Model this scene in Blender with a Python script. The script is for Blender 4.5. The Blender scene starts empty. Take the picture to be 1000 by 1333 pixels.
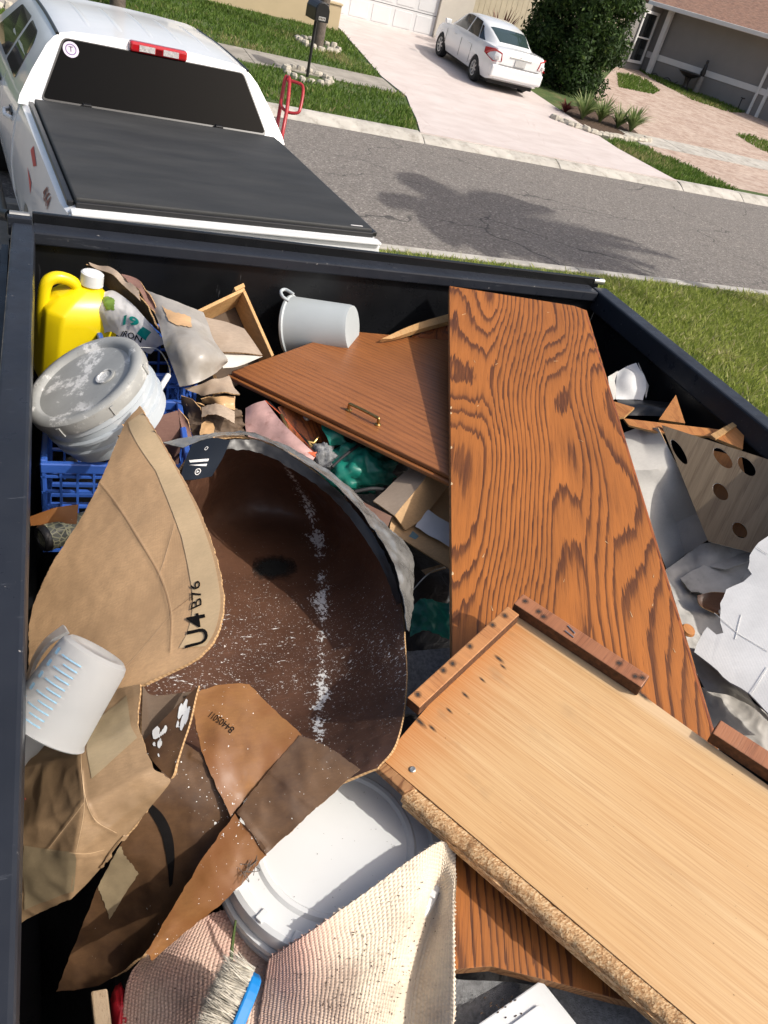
import bpy, bmesh, math, random
import numpy as np
from mathutils import Vector, Matrix, noise
random.seed(7)
rng = np.random.default_rng(7)
SC = bpy.context.scene
COL = SC.collection

# ------------------------------------------------------------------ camera
F, CX, CY = 1000.0, 500.0, 666.5           # focal length and centre in photograph pixels
ROLL = math.atan(0.297); PITCH = math.atan(0.72)
CAM = np.array([0.0, 0.0, 2.75])
_n = np.array([math.sin(ROLL), -math.cos(ROLL)])
_up = np.array([_n[0]*math.cos(PITCH), _n[1]*math.cos(PITCH), -math.sin(PITCH)])
_vp = np.array([39.0-CX, -222.0-CY, F]); _vp /= np.linalg.norm(_vp)
_Y = _vp-_up*np.dot(_vp, _up); _Y /= np.linalg.norm(_Y)
_X = np.cross(_Y, _up)
RM = np.stack([_X, _Y, _up])               # world axes in camera axes (x right, y down, z forward)
cam_d = bpy.data.cameras.new('camera'); cam = bpy.data.objects.new('camera', cam_d); COL.objects.link(cam)
cam_d.sensor_fit = 'VERTICAL'; cam_d.sensor_height = 24.0; cam_d.lens = 24.0*F/1333.0
cam_d.clip_start = 0.05; cam_d.clip_end = 1000
_B = RM @ np.diag([1, -1, -1])
cam.matrix_world = Matrix.Translation(Vector(CAM)) @ Matrix([[float(v) for v in r] for r in _B]).to_4x4()
SC.camera = cam

# ------------------------------------------------------------------ light
SUN_TO = Vector((0.50, -0.45, 0.74)).normalized()
elev = math.asin(SUN_TO.z); azim = math.atan2(SUN_TO.x, SUN_TO.y)
world = bpy.data.worlds.new('World'); SC.world = world; world.use_nodes = True
wn = world.node_tree
sky = wn.nodes.new('ShaderNodeTexSky'); sky.sky_type = 'NISHITA'; sky.sun_disc = False
sky.sun_elevation = elev; sky.sun_rotation = azim
sky.air_density = 1.0; sky.dust_density = 6.0; sky.ozone_density = 1.0
bg = wn.nodes['Background']; bg.inputs['Strength'].default_value = 0.15
wn.links.new(sky.outputs[0], bg.inputs['Color'])
sd = bpy.data.lights.new('sun', 'SUN'); sd.energy = 3.5; sd.angle = math.radians(0.55); sd.color = (1.0, 0.955, 0.88)
sun = bpy.data.objects.new('sun', sd); COL.objects.link(sun)
sun.rotation_euler = SUN_TO.to_track_quat('Z', 'Y').to_euler(); sun.location = (20, -5, 25)
SC.view_settings.view_transform = 'Standard'; SC.view_settings.look = 'None'
SC.view_settings.exposure = 0.13; SC.view_settings.gamma = 1.0
SC.cycles.max_bounces = 8; SC.cycles.transparent_max_bounces = 12
SC.cycles.use_denoising = True
SC.cycles.sample_clamp_indirect = 8.0

# ------------------------------------------------------------------ sight lines measured on the photograph
def ray(px, py): return RM @ np.array([px-CX, py-CY, F])
def W(px, py, z):
    r = ray(px, py); return CAM + r*((z-CAM[2])/r[2])
def zt(y):
    if y < 7.8: return 0.10
    if y < 13.9: return 0.0
    return max(0.10, 0.04+0.045*(y-15))
def T(px, py):
    y = 20.0
    for _ in range(50):
        p = W(px, py, max(0.04, 0.04+0.045*(y-15))); y = .5*y+.5*p[1]
    return p

# ------------------------------------------------------------------ object helpers
def V(p): return Vector((float(p[0]), float(p[1]), float(p[2])))
def tag(o, label=None, cat=None, group=None, kind=None):
    if label: o['label'] = label
    if cat: o['category'] = cat
    if group: o['group'] = group
    if kind: o['kind'] = kind
    return o
def empty(name, loc=(0, 0, 0), rz=0.0, label=None, cat=None, group=None):
    o = bpy.data.objects.new(name, None); COL.objects.link(o)
    o.empty_display_size = 0.1; o.location = loc; o.rotation_euler = (0, 0, rz)
    return tag(o, label, cat, group)
def link(name, me, mats=None, parent=None, matrix=None):
    o = bpy.data.objects.new(name, me); COL.objects.link(o)
    if mats is not None and len(me.materials) == 0:
        for m in (mats if isinstance(mats, (list, tuple)) else [mats]): me.materials.append(m)
    if parent is not None: o.parent = parent
    if matrix is not None: o.matrix_local = matrix
    return o
def pymesh(name, verts, faces, mats, parent=None, smooth=False, matrix=None, fmat=None, uvs=None):
    me = bpy.data.meshes.new(name)
    me.from_pydata([tuple(map(float, v)) for v in verts], [], [tuple(map(int, f)) for f in faces])
    if uvs is not None:
        ul = me.uv_layers.new(name='UVMap')
        li = np.zeros(len(me.loops), dtype=np.int32); me.loops.foreach_get('vertex_index', li)
        ul.data.foreach_set('uv', np.asarray(uvs, dtype=np.float32)[li].ravel())
    if fmat is not None: me.polygons.foreach_set('material_index', np.asarray(fmat, dtype=np.int32))
    if smooth is True: me.polygons.foreach_set('use_smooth', [True]*len(me.polygons))
    me.update()
    o = link(name, me, mats, parent, matrix)
    return o
def fixn(o):
    bm = bmesh.new(); bm.from_mesh(o.data); bmesh.ops.recalc_face_normals(bm, faces=bm.faces); bm.to_mesh(o.data); bm.free(); return o
def autosmooth(o, deg=35):
    me = o.data
    me.polygons.foreach_set('use_smooth', [True]*len(me.polygons))
    bm = bmesh.new(); bm.from_mesh(me)
    lim = math.radians(deg)
    for e in bm.edges:
        e.smooth = not (len(e.link_faces) == 2 and e.calc_face_angle(0) > lim)
    bm.to_mesh(me); bm.free(); return o
def bevel(o, w=0.003, seg=2, ang=30):
    m = o.modifiers.new('bevel', 'BEVEL'); m.width = w; m.segments = seg; m.limit_method = 'ANGLE'; m.angle_limit = math.radians(ang)
    m.harden_normals = False
    return o
def frame(o, x, y):
    """matrix with local x along x, y near y, z = x cross y"""
    x = V(x).normalized(); z = x.cross(V(y)).normalized(); y2 = z.cross(x)
    M = Matrix((x, y2, z)).transposed().to_4x4(); M.translation = V(o); return M
def ball(c, ax):  # rotation taking +Z to ax, at c
    M = V(ax).normalized().to_track_quat('Z', 'Y').to_matrix().to_4x4(); M.translation = V(c); return M
def box(name, lo, hi, mat, parent=None, matrix=None, bev=0.0, seg=2):
    x0, y0, z0 = lo; x1, y1, z1 = hi
    v = [(x0,y0,z0),(x1,y0,z0),(x1,y1,z0),(x0,y1,z0),(x0,y0,z1),(x1,y0,z1),(x1,y1,z1),(x0,y1,z1)]
    f = [(3,2,1,0),(4,5,6,7),(0,1,5,4),(1,2,6,5),(2,3,7,6),(3,0,4,7)]
    o = pymesh(name, v, f, mat, parent, matrix=matrix)
    if bev: bevel(o, bev, seg)
    return o
def boxes(name, lst, mat, parent=None, matrix=None, bev=0.0):
    v = []; f = []
    for lo, hi in lst:
        x0, y0, z0 = lo; x1, y1, z1 = hi; b = len(v)
        v += [(x0,y0,z0),(x1,y0,z0),(x1,y1,z0),(x0,y1,z0),(x0,y0,z1),(x1,y0,z1),(x1,y1,z1),(x0,y1,z1)]
        f += [tuple(b+i for i in q) for q in [(3,2,1,0),(4,5,6,7),(0,1,5,4),(1,2,6,5),(2,3,7,6),(3,0,4,7)]]
    o = pymesh(name, v, f, mat, parent, matrix=matrix)
    if bev: bevel(o, bev, 1)
    return o
def prism(name, pts, thick, mat, parent=None, matrix=None, bev=0.0, edge_mat=None, seg=2):
    """outline in local xy, top face at z=0, going down by thick"""
    n = len(pts)
    a = sum(pts[i][0]*pts[(i+1) % n][1]-pts[(i+1) % n][0]*pts[i][1] for i in range(n))
    if a < 0: pts = pts[::-1]
    v = [(p[0], p[1], 0) for p in pts]+[(p[0], p[1], -thick) for p in pts]
    f = [tuple(range(n)), tuple(range(2*n-1, n-1, -1))]+[(i+n, (i+1) % n+n, (i+1) % n, i) for i in range(n)]
    fm = [0, 0]+[1 if edge_mat else 0]*n
    o = pymesh(name, v, f, [mat, edge_mat] if edge_mat else mat, parent, matrix=matrix, fmat=fm)
    if bev: bevel(o, bev, seg)
    return o
def tube(name, pts, r, mat, parent=None, seg=10, matrix=None, closed=False, cap=True, smooth_path=0):
    P = [np.array(p, float) for p in pts]
    if smooth_path: P = list(catmull(np.array(P), smooth_path))
    n = len(P); rr = list(np.interp(np.linspace(0, 1, n), np.linspace(0, 1, len(r)), r)) if hasattr(r, '__len__') else [r]*n
    v = []; f = []; prev = None
    for i, p in enumerate(P):
        t = (P[(i+1) % n]-P[i-1]) if closed else (P[min(i+1, n-1)]-P[max(i-1, 0)])
        t = t/(np.linalg.norm(t)+1e-12)
        if prev is None:
            a = np.array([0, 0, 1.0]) if abs(t[2]) < .9 else np.array([1.0, 0, 0])
            u = np.cross(t, a)
        else: u = prev-t*np.dot(prev, t)
        u /= np.linalg.norm(u)+1e-12; prev = u; w = np.cross(t, u)
        for k in range(seg):
            th = 2*math.pi*k/seg
            v.append(p+(u*math.cos(th)+w*math.sin(th))*rr[i])
    m = n if closed else n-1
    for i in range(m):
        j = (i+1) % n
        for k in range(seg):
            l = (k+1) % seg
            f.append((i*seg+k, i*seg+l, j*seg+l, j*seg+k))
    if cap and not closed:
        f.append(tuple(range(seg-1, -1, -1))); f.append(tuple((n-1)*seg+k for k in range(seg)))
    o = pymesh(name, v, f, mat, parent, matrix=matrix)
    return autosmooth(o, 50)
def lathe(name, prof, mat, parent=None, seg=48, matrix=None, deg=35, sx=1.0, sy=1.0, a0=0.0, a1=2*math.pi):
    """profile (r, z) revolved about local z"""
    v = []; f = []; full = abs(a1-a0-2*math.pi) < 1e-6
    ns = seg if full else seg+1
    for (r, z) in prof:
        for k in range(ns):
            th = a0+(a1-a0)*k/seg; v.append((r*math.cos(th)*sx, r*math.sin(th)*sy, z))
    for i in range(len(prof)-1):
        for k in range(seg):
            l = (k+1) % ns
            f.append((i*ns+k, i*ns+l, (i+1)*ns+l, (i+1)*ns+k))
    o = pymesh(name, v, f, mat, parent, matrix=matrix)
    bm = bmesh.new(); bm.from_mesh(o.data); bmesh.ops.remove_doubles(bm, verts=bm.verts, dist=1e-5)
    bmesh.ops.recalc_face_normals(bm, faces=bm.faces); bm.to_mesh(o.data); bm.free()
    return autosmooth(o, deg)
def catmull(P, k):
    P = np.asarray(P, float); n = len(P); out = []
    for i in range(n-1):
        p0 = P[i-1] if i > 0 else 2*P[0]-P[1]
        p1, p2 = P[i], P[i+1]
        p3 = P[i+2] if i+2 < n else 2*P[-1]-P[-2]
        for j in range(k):
            t = j/k
            out.append(.5*((2*p1)+(-p0+p2)*t+(2*p0-5*p1+4*p2-p3)*t*t+(-p0+3*p1-3*p2+p3)*t**3))
    out.append(P[-1]); return np.array(out)

class Patch:
    """smooth surface through a grid of points; rows are (px, py, z) sight-line points or world points"""
    def __init__(s, rows, lin_u=False, lin_v=False, world=False):
        s.P = np.array([[np.array(p, float) if world else W(*p) for p in r] for r in rows])
        s.lu, s.lv = lin_u, lin_v
    @staticmethod
    def _ev(P, t, lin):
        n = len(P)
        x = min(max(t, 0), 1)*(n-1); i = min(int(x), n-2); t = x-i
        p1, p2 = P[i], P[i+1]
        if lin or n == 2: return p1+(p2-p1)*t
        p0 = P[i-1] if i > 0 else 2*P[0]-P[1]
        p3 = P[i+2] if i+2 < n else 2*P[-1]-P[-2]
        return .5*((2*p1)+(-p0+p2)*t+(2*p0-5*p1+4*p2-p3)*t*t+(-p0+3*p1-3*p2+p3)*t**3)
    def at(s, u, v):
        return s._ev(np.array([s._ev(r, u, s.lu) for r in s.P]), v, s.lv)
    def grid(s, nu, nv, u0=0, u1=1, v0=0, v1=1):
        us = np.linspace(u0, u1, nu+1); vs = np.linspace(v0, v1, nv+1)
        rows = np.array([[s._ev(r, u, s.lu) for u in us] for r in s.P])       # R x U x 3
        return np.array([s._ev(rows, v, s.lv) for v in vs])                    # V x U x 3
def gnormals(G):
    du = np.gradient(G, axis=1); dv = np.gradient(G, axis=0)
    n = np.cross(du, dv); n /= np.linalg.norm(n, axis=2, keepdims=True)+1e-12
    c = G[G.shape[0]//2, G.shape[1]//2]
    if np.sum(np.einsum('ijk,ijk->ij', n, CAM-G)) < 0: n = -n
    return n
def nz(G, scale, off=0.0):
    out = np.zeros(G.shape[:2])
    for i in range(G.shape[0]):
        for j in range(G.shape[1]):
            p = G[i, j]; out[i, j] = noise.noise((p[0]*scale+off, p[1]*scale, p[2]*scale+off*.37))
    return out
def crumple(G, scale, off=0.0, octs=3):
    out = np.zeros(G.shape[:2])
    for i in range(G.shape[0]):
        for j in range(G.shape[1]):
            p = G[i, j]; a = 1.0; q = 0.0; sc = scale
            for o in range(octs):
                q += a*(1-2*abs(noise.noise((p[0]*sc+off, p[1]*sc+off*.7+o*3.1, p[2]*sc)))); a *= .5; sc *= 2.03
            out[i, j] = q
    return out
def ragged(G, amp, freq=60.0, seed=0.0):
    """torn outline: border points pushed in and out along the sheet"""
    G = G.copy(); nv, nu = G.shape[:2]
    def nn(p): return amp*(noise.noise((p[0]*freq+seed, p[1]*freq, p[2]*freq))+.6*noise.noise((p[0]*freq*3, p[1]*freq*3+seed, p[2]*freq*3)))
    for (a, b, ax) in ((0, 1, 0), (-1, -2, 0), (0, 1, 1), (-1, -2, 1)):
        L = nu if ax == 0 else nv
        for k in range(L):
            i0, i1 = ((a, k), (b, k)) if ax == 0 else ((k, a), (k, b))
            d = G[i0]-G[i1]; d = d/(np.linalg.norm(d)+1e-9); G[i0] = G[i0]+d*nn(G[i0])
    return G
def solid_grid(name, G, N, thick, mats, parent=None, uv=None, cut=None, edge=1):
    nv, nu = G.shape[:2]
    top = G.reshape(-1, 3); bot = (G-N*thick).reshape(-1, 3)
    v = np.concatenate([top, bot]); o = nv*nu; f = []; fm = []
    def idx(i, j): return i*nu+j
    c = G[:-1, :-1]; flip = np.dot(np.cross(G[0, 1]-G[0, 0], G[1, 0]-G[0, 0]), N[0, 0]) < 0
    keep = np.ones((nv-1, nu-1), bool) if cut is None else ~cut
    for i in range(nv-1):
        for j in range(nu-1):
            if not keep[i, j]: continue
            a, b, cc, d = idx(i, j), idx(i, j+1), idx(i+1, j+1), idx(i+1, j)
            q = (a, d, cc, b) if flip else (a, b, cc, d)
            f.append(q); fm.append(0); f.append(tuple(o+k for k in q[::-1])); fm.append(2 if isinstance(mats, (list, tuple)) and len(mats) > 2 else 0)
            for (ii, jj, e0, e1) in ((i-1, j, a, b), (i, j+1, b, cc), (i+1, j, cc, d), (i, j-1, d, a)):
                out = ii < 0 or jj < 0 or ii >= nv-1 or jj >= nu-1 or not keep[ii, jj]
                if out:
                    f.append((e0, e1, o+e1, o+e0) if flip else (e1, e0, o+e0, o+e1)); fm.append(edge if isinstance(mats, (list, tuple)) and len(mats) > 1 else 0)
    U, Vv = np.meshgrid(np.linspace(0, 1, nu), np.linspace(0, 1, nv))
    if uv is not None: U, Vv = U*uv[0], Vv*uv[1]
    uvs = np.stack([U.ravel(), Vv.ravel()], 1); uvs = np.concatenate([uvs, uvs])
    ob = pymesh(name, v, f, mats, parent, fmat=fm, uvs=uvs)
    bm = bmesh.new(); bm.from_mesh(ob.data)
    loose = [x for x in bm.verts if not x.link_faces]
    bmesh.ops.delete(bm, geom=loose, context='VERTS')
    bm.to_mesh(ob.data); bm.free()
    return autosmooth(ob, 40)
def sheet(name, rows, mats, parent=None, thick=.004, nu=40, nv=40, wob=0.0, wscale=6, fine=0.0, fscale=25, lin_u=False, lin_v=False,
          uv=None, cut=None, off=0.0, world=False, crum=0.0, cscale=12, rag=0.0):
    p = Patch(rows, lin_u, lin_v, world)
    G = p.grid(nu, nv); N = gnormals(G)
    if wob: G = G+N*(nz(G, wscale, off)*wob)[..., None]
    if fine: G = G+N*(nz(G, fscale, off+5)*fine)[..., None]
    if crum: G = G+gnormals(G)*(crumple(G, cscale, off)*crum)[..., None]
    if rag: G = ragged(G, rag, seed=off)
    N = gnormals(G)
    if uv is None:
        uv = (np.linalg.norm(G[nv//2, -1]-G[nv//2, 0]), np.linalg.norm(G[-1, nu//2]-G[0, nu//2]))
    c = None
    if cut is not None:
        c = np.array([[cut((j+.5)/nu, (i+.5)/nv) for j in range(nu)] for i in range(nv)])
    o = solid_grid(name, G, N, thick, mats, parent, uv, c)
    o['_'] = 0; del o['_']
    p.G, p.N = G, N
    return o, p
def gsample(p, u, v, off=.001):
    G, N = p.G, p.N; nv, nu = G.shape[:2]
    x = min(max(u, 0), 1)*(nu-1); y = min(max(v, 0), 1)*(nv-1)
    j = min(int(x), nu-2); i = min(int(y), nv-2); a, b = x-j, y-i
    q = (G[i, j]*(1-a)+G[i, j+1]*a)*(1-b)+(G[i+1, j]*(1-a)+G[i+1, j+1]*a)*b
    n = (N[i, j]*(1-a)+N[i, j+1]*a)*(1-b)+(N[i+1, j]*(1-a)+N[i+1, j+1]*a)*b
    return q+n*off
def thin_patch(name, p, quad, mat, parent=None, off=.0012, n=16, m=16, ragged=0.0):
    """a thin strip stuck on a sheet; quad = four (u,v) corners"""
    q = [np.array(c, float) for c in quad]; v = []; f = []; uv = []
    for i in range(m+1):
        for j in range(n+1):
            a, b = j/n, i/m
            uvp = (q[0]*(1-a)+q[1]*a)*(1-b)+(q[3]*(1-a)+q[2]*a)*b
            if ragged and (i in (0, m) or j in (0, n)): uvp = uvp+np.array([random.uniform(-1, 1), random.uniform(-1, 1)])*ragged
            v.append(gsample(p, uvp[0], uvp[1], off)); uv.append((a, b))
    for i in range(m):
        for j in range(n):
            k = i*(n+1)+j; f.append((k, k+1, k+n+2, k+n+1))
    v = np.array(v); nn = np.cross(v[1]-v[0], v[n+1]-v[0])
    if np.dot(nn, gsample(p, .5, .5, 1)-gsample(p, .5, .5, 0)) < 0: f = [t[::-1] for t in f]
    return pymesh(name, v, f, mat, parent, smooth=True, uvs=uv)
def text_mesh(s, size=1.0, bold=0.0, space=1.0):
    cu = bpy.data.curves.new('lettering', 'FONT'); cu.body = s; cu.size = size; cu.align_x = 'CENTER'; cu.align_y = 'CENTER'
    cu.offset = bold; cu.space_character = space; cu.resolution_u = 4
    ob = bpy.data.objects.new('lettering', cu); COL.objects.link(ob)
    dg = bpy.context.evaluated_depsgraph_get(); dg.update()
    me = bpy.data.meshes.new_from_object(ob.evaluated_get(dg))
    bpy.data.objects.remove(ob); bpy.data.curves.remove(cu)
    return me
def text_flat(name, s, size, mat, parent, matrix, bold=0.0, sx=1.0, thick=0.0):
    me = text_mesh(s, size, bold); me.name = name
    for v in me.vertices: v.co.x *= sx
    return link(name, me, mat, parent, matrix)
def text_on(name, s, p, c, ex, ey, mat, parent, bold=0.0, off=.0016):
    """lettering on a sheet: c = centre (u,v); ex, ey = (du,dv) for one letter height along and up"""
    me = text_mesh(s, 1.0, bold); me.name = name
    bm = bmesh.new(); bm.from_mesh(me)
    bmesh.ops.triangulate(bm, faces=bm.faces); bmesh.ops.subdivide_edges(bm, edges=bm.edges, cuts=1); 
    for v in bm.verts:
        u = c[0]+v.co.x*ex[0]+v.co.y*ey[0]; w = c[1]+v.co.x*ex[1]+v.co.y*ey[1]
        q = gsample(p, u, w, off); v.co = Vector(q)
    bm.to_mesh(me); bm.free(); 
    return link(name, me, mat, parent)
def copy_tree(o, parent=None):
    c = o.copy(); COL.objects.link(c); c.parent = parent
    for ch in o.children: copy_tree(ch, c)
    return c
# ------------------------------------------------------------------ materials
class NB:
    def __init__(s, name):
        s.m = bpy.data.materials.new(name); s.m.use_nodes = True; s.t = s.m.node_tree; s.N = s.t.nodes
        s.b = s.N['Principled BSDF']; s._tc = None
    def node(s, typ, **kw):
        n = s.N.new(typ)
        for k, v in kw.items(): setattr(n, k, v)
        return n
    def lk(s, a, b): s.t.links.new(a, b)
    def tc(s, which='Object'):
        if s._tc is None: s._tc = s.node('ShaderNodeTexCoord')
        return s._tc.outputs[which]
    def mapping(s, src, scale=(1, 1, 1), loc=(0, 0, 0), rot=(0, 0, 0)):
        n = s.node('ShaderNodeMapping'); s.lk(src, n.inputs['Vector'])
        n.inputs['Scale'].default_value = scale; n.inputs['Location'].default_value = loc; n.inputs['Rotation'].default_value = rot
        return n.outputs[0]
    def noise(s, src, scale, detail=4, rough=.55, dist=0.0):
        n = s.node('ShaderNodeTexNoise'); s.lk(src, n.inputs['Vector'])
        n.inputs['Scale'].default_value = scale; n.inputs['Detail'].default_value = detail
        n.inputs['Roughness'].default_value = rough; n.inputs['Distortion'].default_value = dist
        return n.outputs['Fac']
    def vor(s, src, scale, feature='F1', rand=1.0, out='Distance'):
        n = s.node('ShaderNodeTexVoronoi', feature=feature); s.lk(src, n.inputs['Vector'])
        n.inputs['Scale'].default_value = scale; n.inputs['Randomness'].default_value = rand
        return n.outputs[out]
    def ramp(s, src, stops, interp='LINEAR'):
        n = s.node('ShaderNodeValToRGB'); s.lk(src, n.inputs[0]); r = n.color_ramp; r.interpolation = interp
        while len(r.elements) < len(stops): r.elements.new(0.5)
        for e, (p, c) in zip(r.elements, stops):
            e.position = p; e.color = (c[0], c[1], c[2], 1) if hasattr(c, '__len__') else (c, c, c, 1)
        return n.outputs[0]
    def mix(s, fac, a, b, blend='MIX'):
        n = s.node('ShaderNodeMix', data_type='RGBA', blend_type=blend)
        for sock, v in ((n.inputs[0], fac), (n.inputs[6], a), (n.inputs[7], b)):
            if hasattr(v, 'is_linked') or hasattr(v, 'links'): s.lk(v, sock)
            else: sock.default_value = (v[0], v[1], v[2], 1) if hasattr(v, '__len__') else v
        return n.outputs[2]
    def math(s, op, a, b=None, c=None):
        n = s.node('ShaderNodeMath', operation=op)
        for i, v in enumerate((a, b, c)):
            if v is None: continue
            if hasattr(v, 'links'): s.lk(v, n.inputs[i])
            else: n.inputs[i].default_value = v
        return n.outputs[0]
    def bump(s, h, strength=.3, dist=.002, prev=None):
        n = s.node('ShaderNodeBump'); s.lk(h, n.inputs['Height']); n.inputs['Strength'].default_value = strength; n.inputs['Distance'].default_value = dist
        if prev is not None: s.lk(prev, n.inputs['Normal'])
        return n.outputs[0]
    def sep(s, src):
        n = s.node('ShaderNodeSeparateXYZ'); s.lk(src, n.inputs[0]); return n.outputs
    def set(s, **kw):
        for k, v in kw.items():
            sock = s.b.inputs[k.replace('_', ' ')] if k.replace('_', ' ') in s.b.inputs else s.b.inputs[k]
            if hasattr(v, 'links'): s.lk(v, sock)
            else: sock.default_value = (v[0], v[1], v[2], 1) if hasattr(v, '__len__') and len(v) == 3 and sock.type == 'RGBA' else v
        return s
def dim(c, k): return tuple(x*k for x in c)

def plain(name, col, rough=.5, var=.12, vs=6, bump=.0, bs=60, dirt=None, metal=0.0, spec=.5, bd=.001, rvar=.0, coat=0.0, coord='Object'):
    n = NB(name); src = n.tc(coord)
    f = n.noise(src, vs, 5)
    c = n.ramp(f, [(.3, dim(col, 1-var)), (.7, tuple(min(1, x*(1+var*.6)) for x in col))])
    if dirt:
        dcol, amt, ds = dirt
        m = n.ramp(n.noise(src, ds, 8, .65), [(1-amt-.12, 0.0), (1-amt+.1, 1.0)])
        c = n.mix(m, c, dcol)
    n.set(Base_Color=c, Metallic=metal); n.b.inputs['Specular IOR Level'].default_value = spec
    if coat: n.b.inputs['Coat Weight'].default_value = coat; n.b.inputs['Coat Roughness'].default_value = .08
    if rvar:
        n.set(Roughness=n.ramp(n.noise(src, vs*2.3, 6), [(.3, max(.02, rough-rvar)), (.7, min(1, rough+rvar))]))
    else: n.set(Roughness=rough)
    if bump: n.set(Normal=n.bump(n.noise(src, bs, 6, .6), bump, bd))
    return n.m

def oak(name, light, dark, rough=.34, scale=1.0, seed=0.0, contrast=1.0, coat=.15, freq=34, spec=.45, red=None, cath=3.2, lat=1.0, lines=0.0, jag=.7, ys=.62, prof=None):
    n = NB(name); src = n.mapping(n.tc(), (1, 1, 1), (seed, seed*.7, 0))
    st = n.mapping(src, (cath*scale*lat, ys*scale, cath*scale*lat))
    field = n.noise(st, 1.0, .8, .35)
    fib = n.noise(n.mapping(src, (90*scale, 3.2*scale, 90*scale)), 1.0, 5, .65)
    fib2 = n.noise(n.mapping(src, (26*scale, 2.0*scale, 26*scale)), 1.0, 3, .6)
    xo = n.sep(src)
    if prof:
        xo = [n.ramp(n.math('DIVIDE', n.sep(n.tc())[0], prof[0]), prof[1])]
    ff = n.math('ADD', n.math('ADD', n.math('MULTIPLY', field, freq), n.math('MULTIPLY', xo[0], lines)), n.math('ADD', n.math('MULTIPLY', fib2, jag), n.math('MULTIPLY', fib, 1.1)))
    saw = n.math('FRACT', ff)
    band = n.ramp(saw, [(0.0, 0.0), (.06, 1.0), (.24, .85), (.38, .25), (.65, .05), (1.0, 0.0)])
    pore = n.ramp(n.noise(n.mapping(src, (420*scale, 9*scale, 420*scale)), 1.0, 3, .6), [(.50, 0.0), (.66, 1.0)])
    tone = n.noise(n.mapping(src, (4, 1.4, 4)), 1.0, 3)
    l2 = n.mix(n.ramp(tone, [(.35, 0.0), (.7, 1.0)]), light, red or dim(light, .74))
    l2 = n.mix(n.ramp(fib, [(.35, 0.35), (.6, 0.0)]), l2, dim(light, .55))
    amt = n.math('MULTIPLY', band, .92*contrast)
    amt = n.math('MULTIPLY', amt, n.ramp(fib2, [(.3, .72), (.55, 1.0)]))
    c = n.mix(amt, l2, dark)
    c = n.mix(n.math('MULTIPLY', pore, n.math('ADD', n.math('MULTIPLY', band, .5), .18)), c, dim(dark, .6))
    n.set(Base_Color=c, Roughness=n.ramp(fib, [(.3, rough+.14), (.7, rough-.05)]))
    n.b.inputs['Specular IOR Level'].default_value = spec; n.b.inputs['Coat Weight'].default_value = coat; n.b.inputs['Coat Roughness'].default_value = .22
    h = n.math('SUBTRACT', n.math('MULTIPLY', fib, .5), n.math('ADD', n.math('MULTIPLY', pore, .5), n.math('MULTIPLY', band, .35)))
    n.set(Normal=n.bump(h, .35, .0012))
    return n.m

def cardboard(name, col, rough=.8, gloss=0.0, wet=None, flute=0.0, splat=0.0, edge=False, stain=None, axis=0, fiber=1.0):
    n = NB(name); src = n.tc()
    big = n.noise(src, 5, 5, .6); fine = n.noise(n.mapping(src, (60, 240, 150)), 1.0, 4, .7); fl = n.noise(src, 330, 3, .7)
    c = n.ramp(big, [(.28, dim(col, .78)), (.72, tuple(min(1, x*1.1) for x in col))])
    c = n.mix(n.ramp(fine, [(.35, .34*fiber), (.62, 0.0)]), c, dim(col, .55))
    c = n.mix(n.ramp(fl, [(.58, 0.0), (.74, .30*fiber)]), c, tuple(min(1, x*1.5) for x in col))
    if stain:
        c = n.mix(n.ramp(n.noise(src, stain[2], 7, .62), [(1-stain[1]-.1, 0.0), (1-stain[1]+.12, 1.0)]), c, stain[0])
    r = rough
    if wet:   # damp, shiny patches
        m = n.ramp(n.noise(src, 7, 6, .6, .4), [(.42, 0.0), (.6, 1.0)])
        c = n.mix(m, c, wet); r = n.mix(m, (rough,)*3, (.45,)*3)
    if splat:
        reg = n.ramp(n.noise(src, 6.5, 4), [(.40, 0.0), (.66, 1.0)])
        thr = n.math('SUBTRACT', .85-splat*.35, n.math('MULTIPLY', reg, .10))
        s = n.math('GREATER_THAN', n.noise(src, 120, 2.0, .5), thr)
        s = n.math('MAXIMUM', s, n.math('GREATER_THAN', n.noise(src, 300, 1.5, .5), n.math('ADD', thr, .015)))
        reg = 1.0
        c = n.mix(n.math('MULTIPLY', s, reg), c, (.66, .66, .63))
    n.set(Base_Color=c, Roughness=r); n.b.inputs['Specular IOR Level'].default_value = .3+gloss*.4
    if gloss: n.b.inputs['Coat Weight'].default_value = gloss; n.b.inputs['Coat Roughness'].default_value = .22
    h = n.math('ADD', n.math('MULTIPLY', fine, .5), n.math('MULTIPLY', big, 1.5))
    nm = n.bump(h, .25, .0014)
    if flute:
        w = n.node('ShaderNodeTexWave', wave_type='BANDS', bands_direction='X' if axis == 0 else 'Y'); n.lk(n.tc('UV'), w.inputs['Vector']); w.inputs['Scale'].default_value = 45; w.inputs['Distortion'].default_value = .6
        nm = n.bump(w.outputs['Fac'], flute, .0008, nm)
    n.set(Normal=nm)
    return n.m

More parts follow.
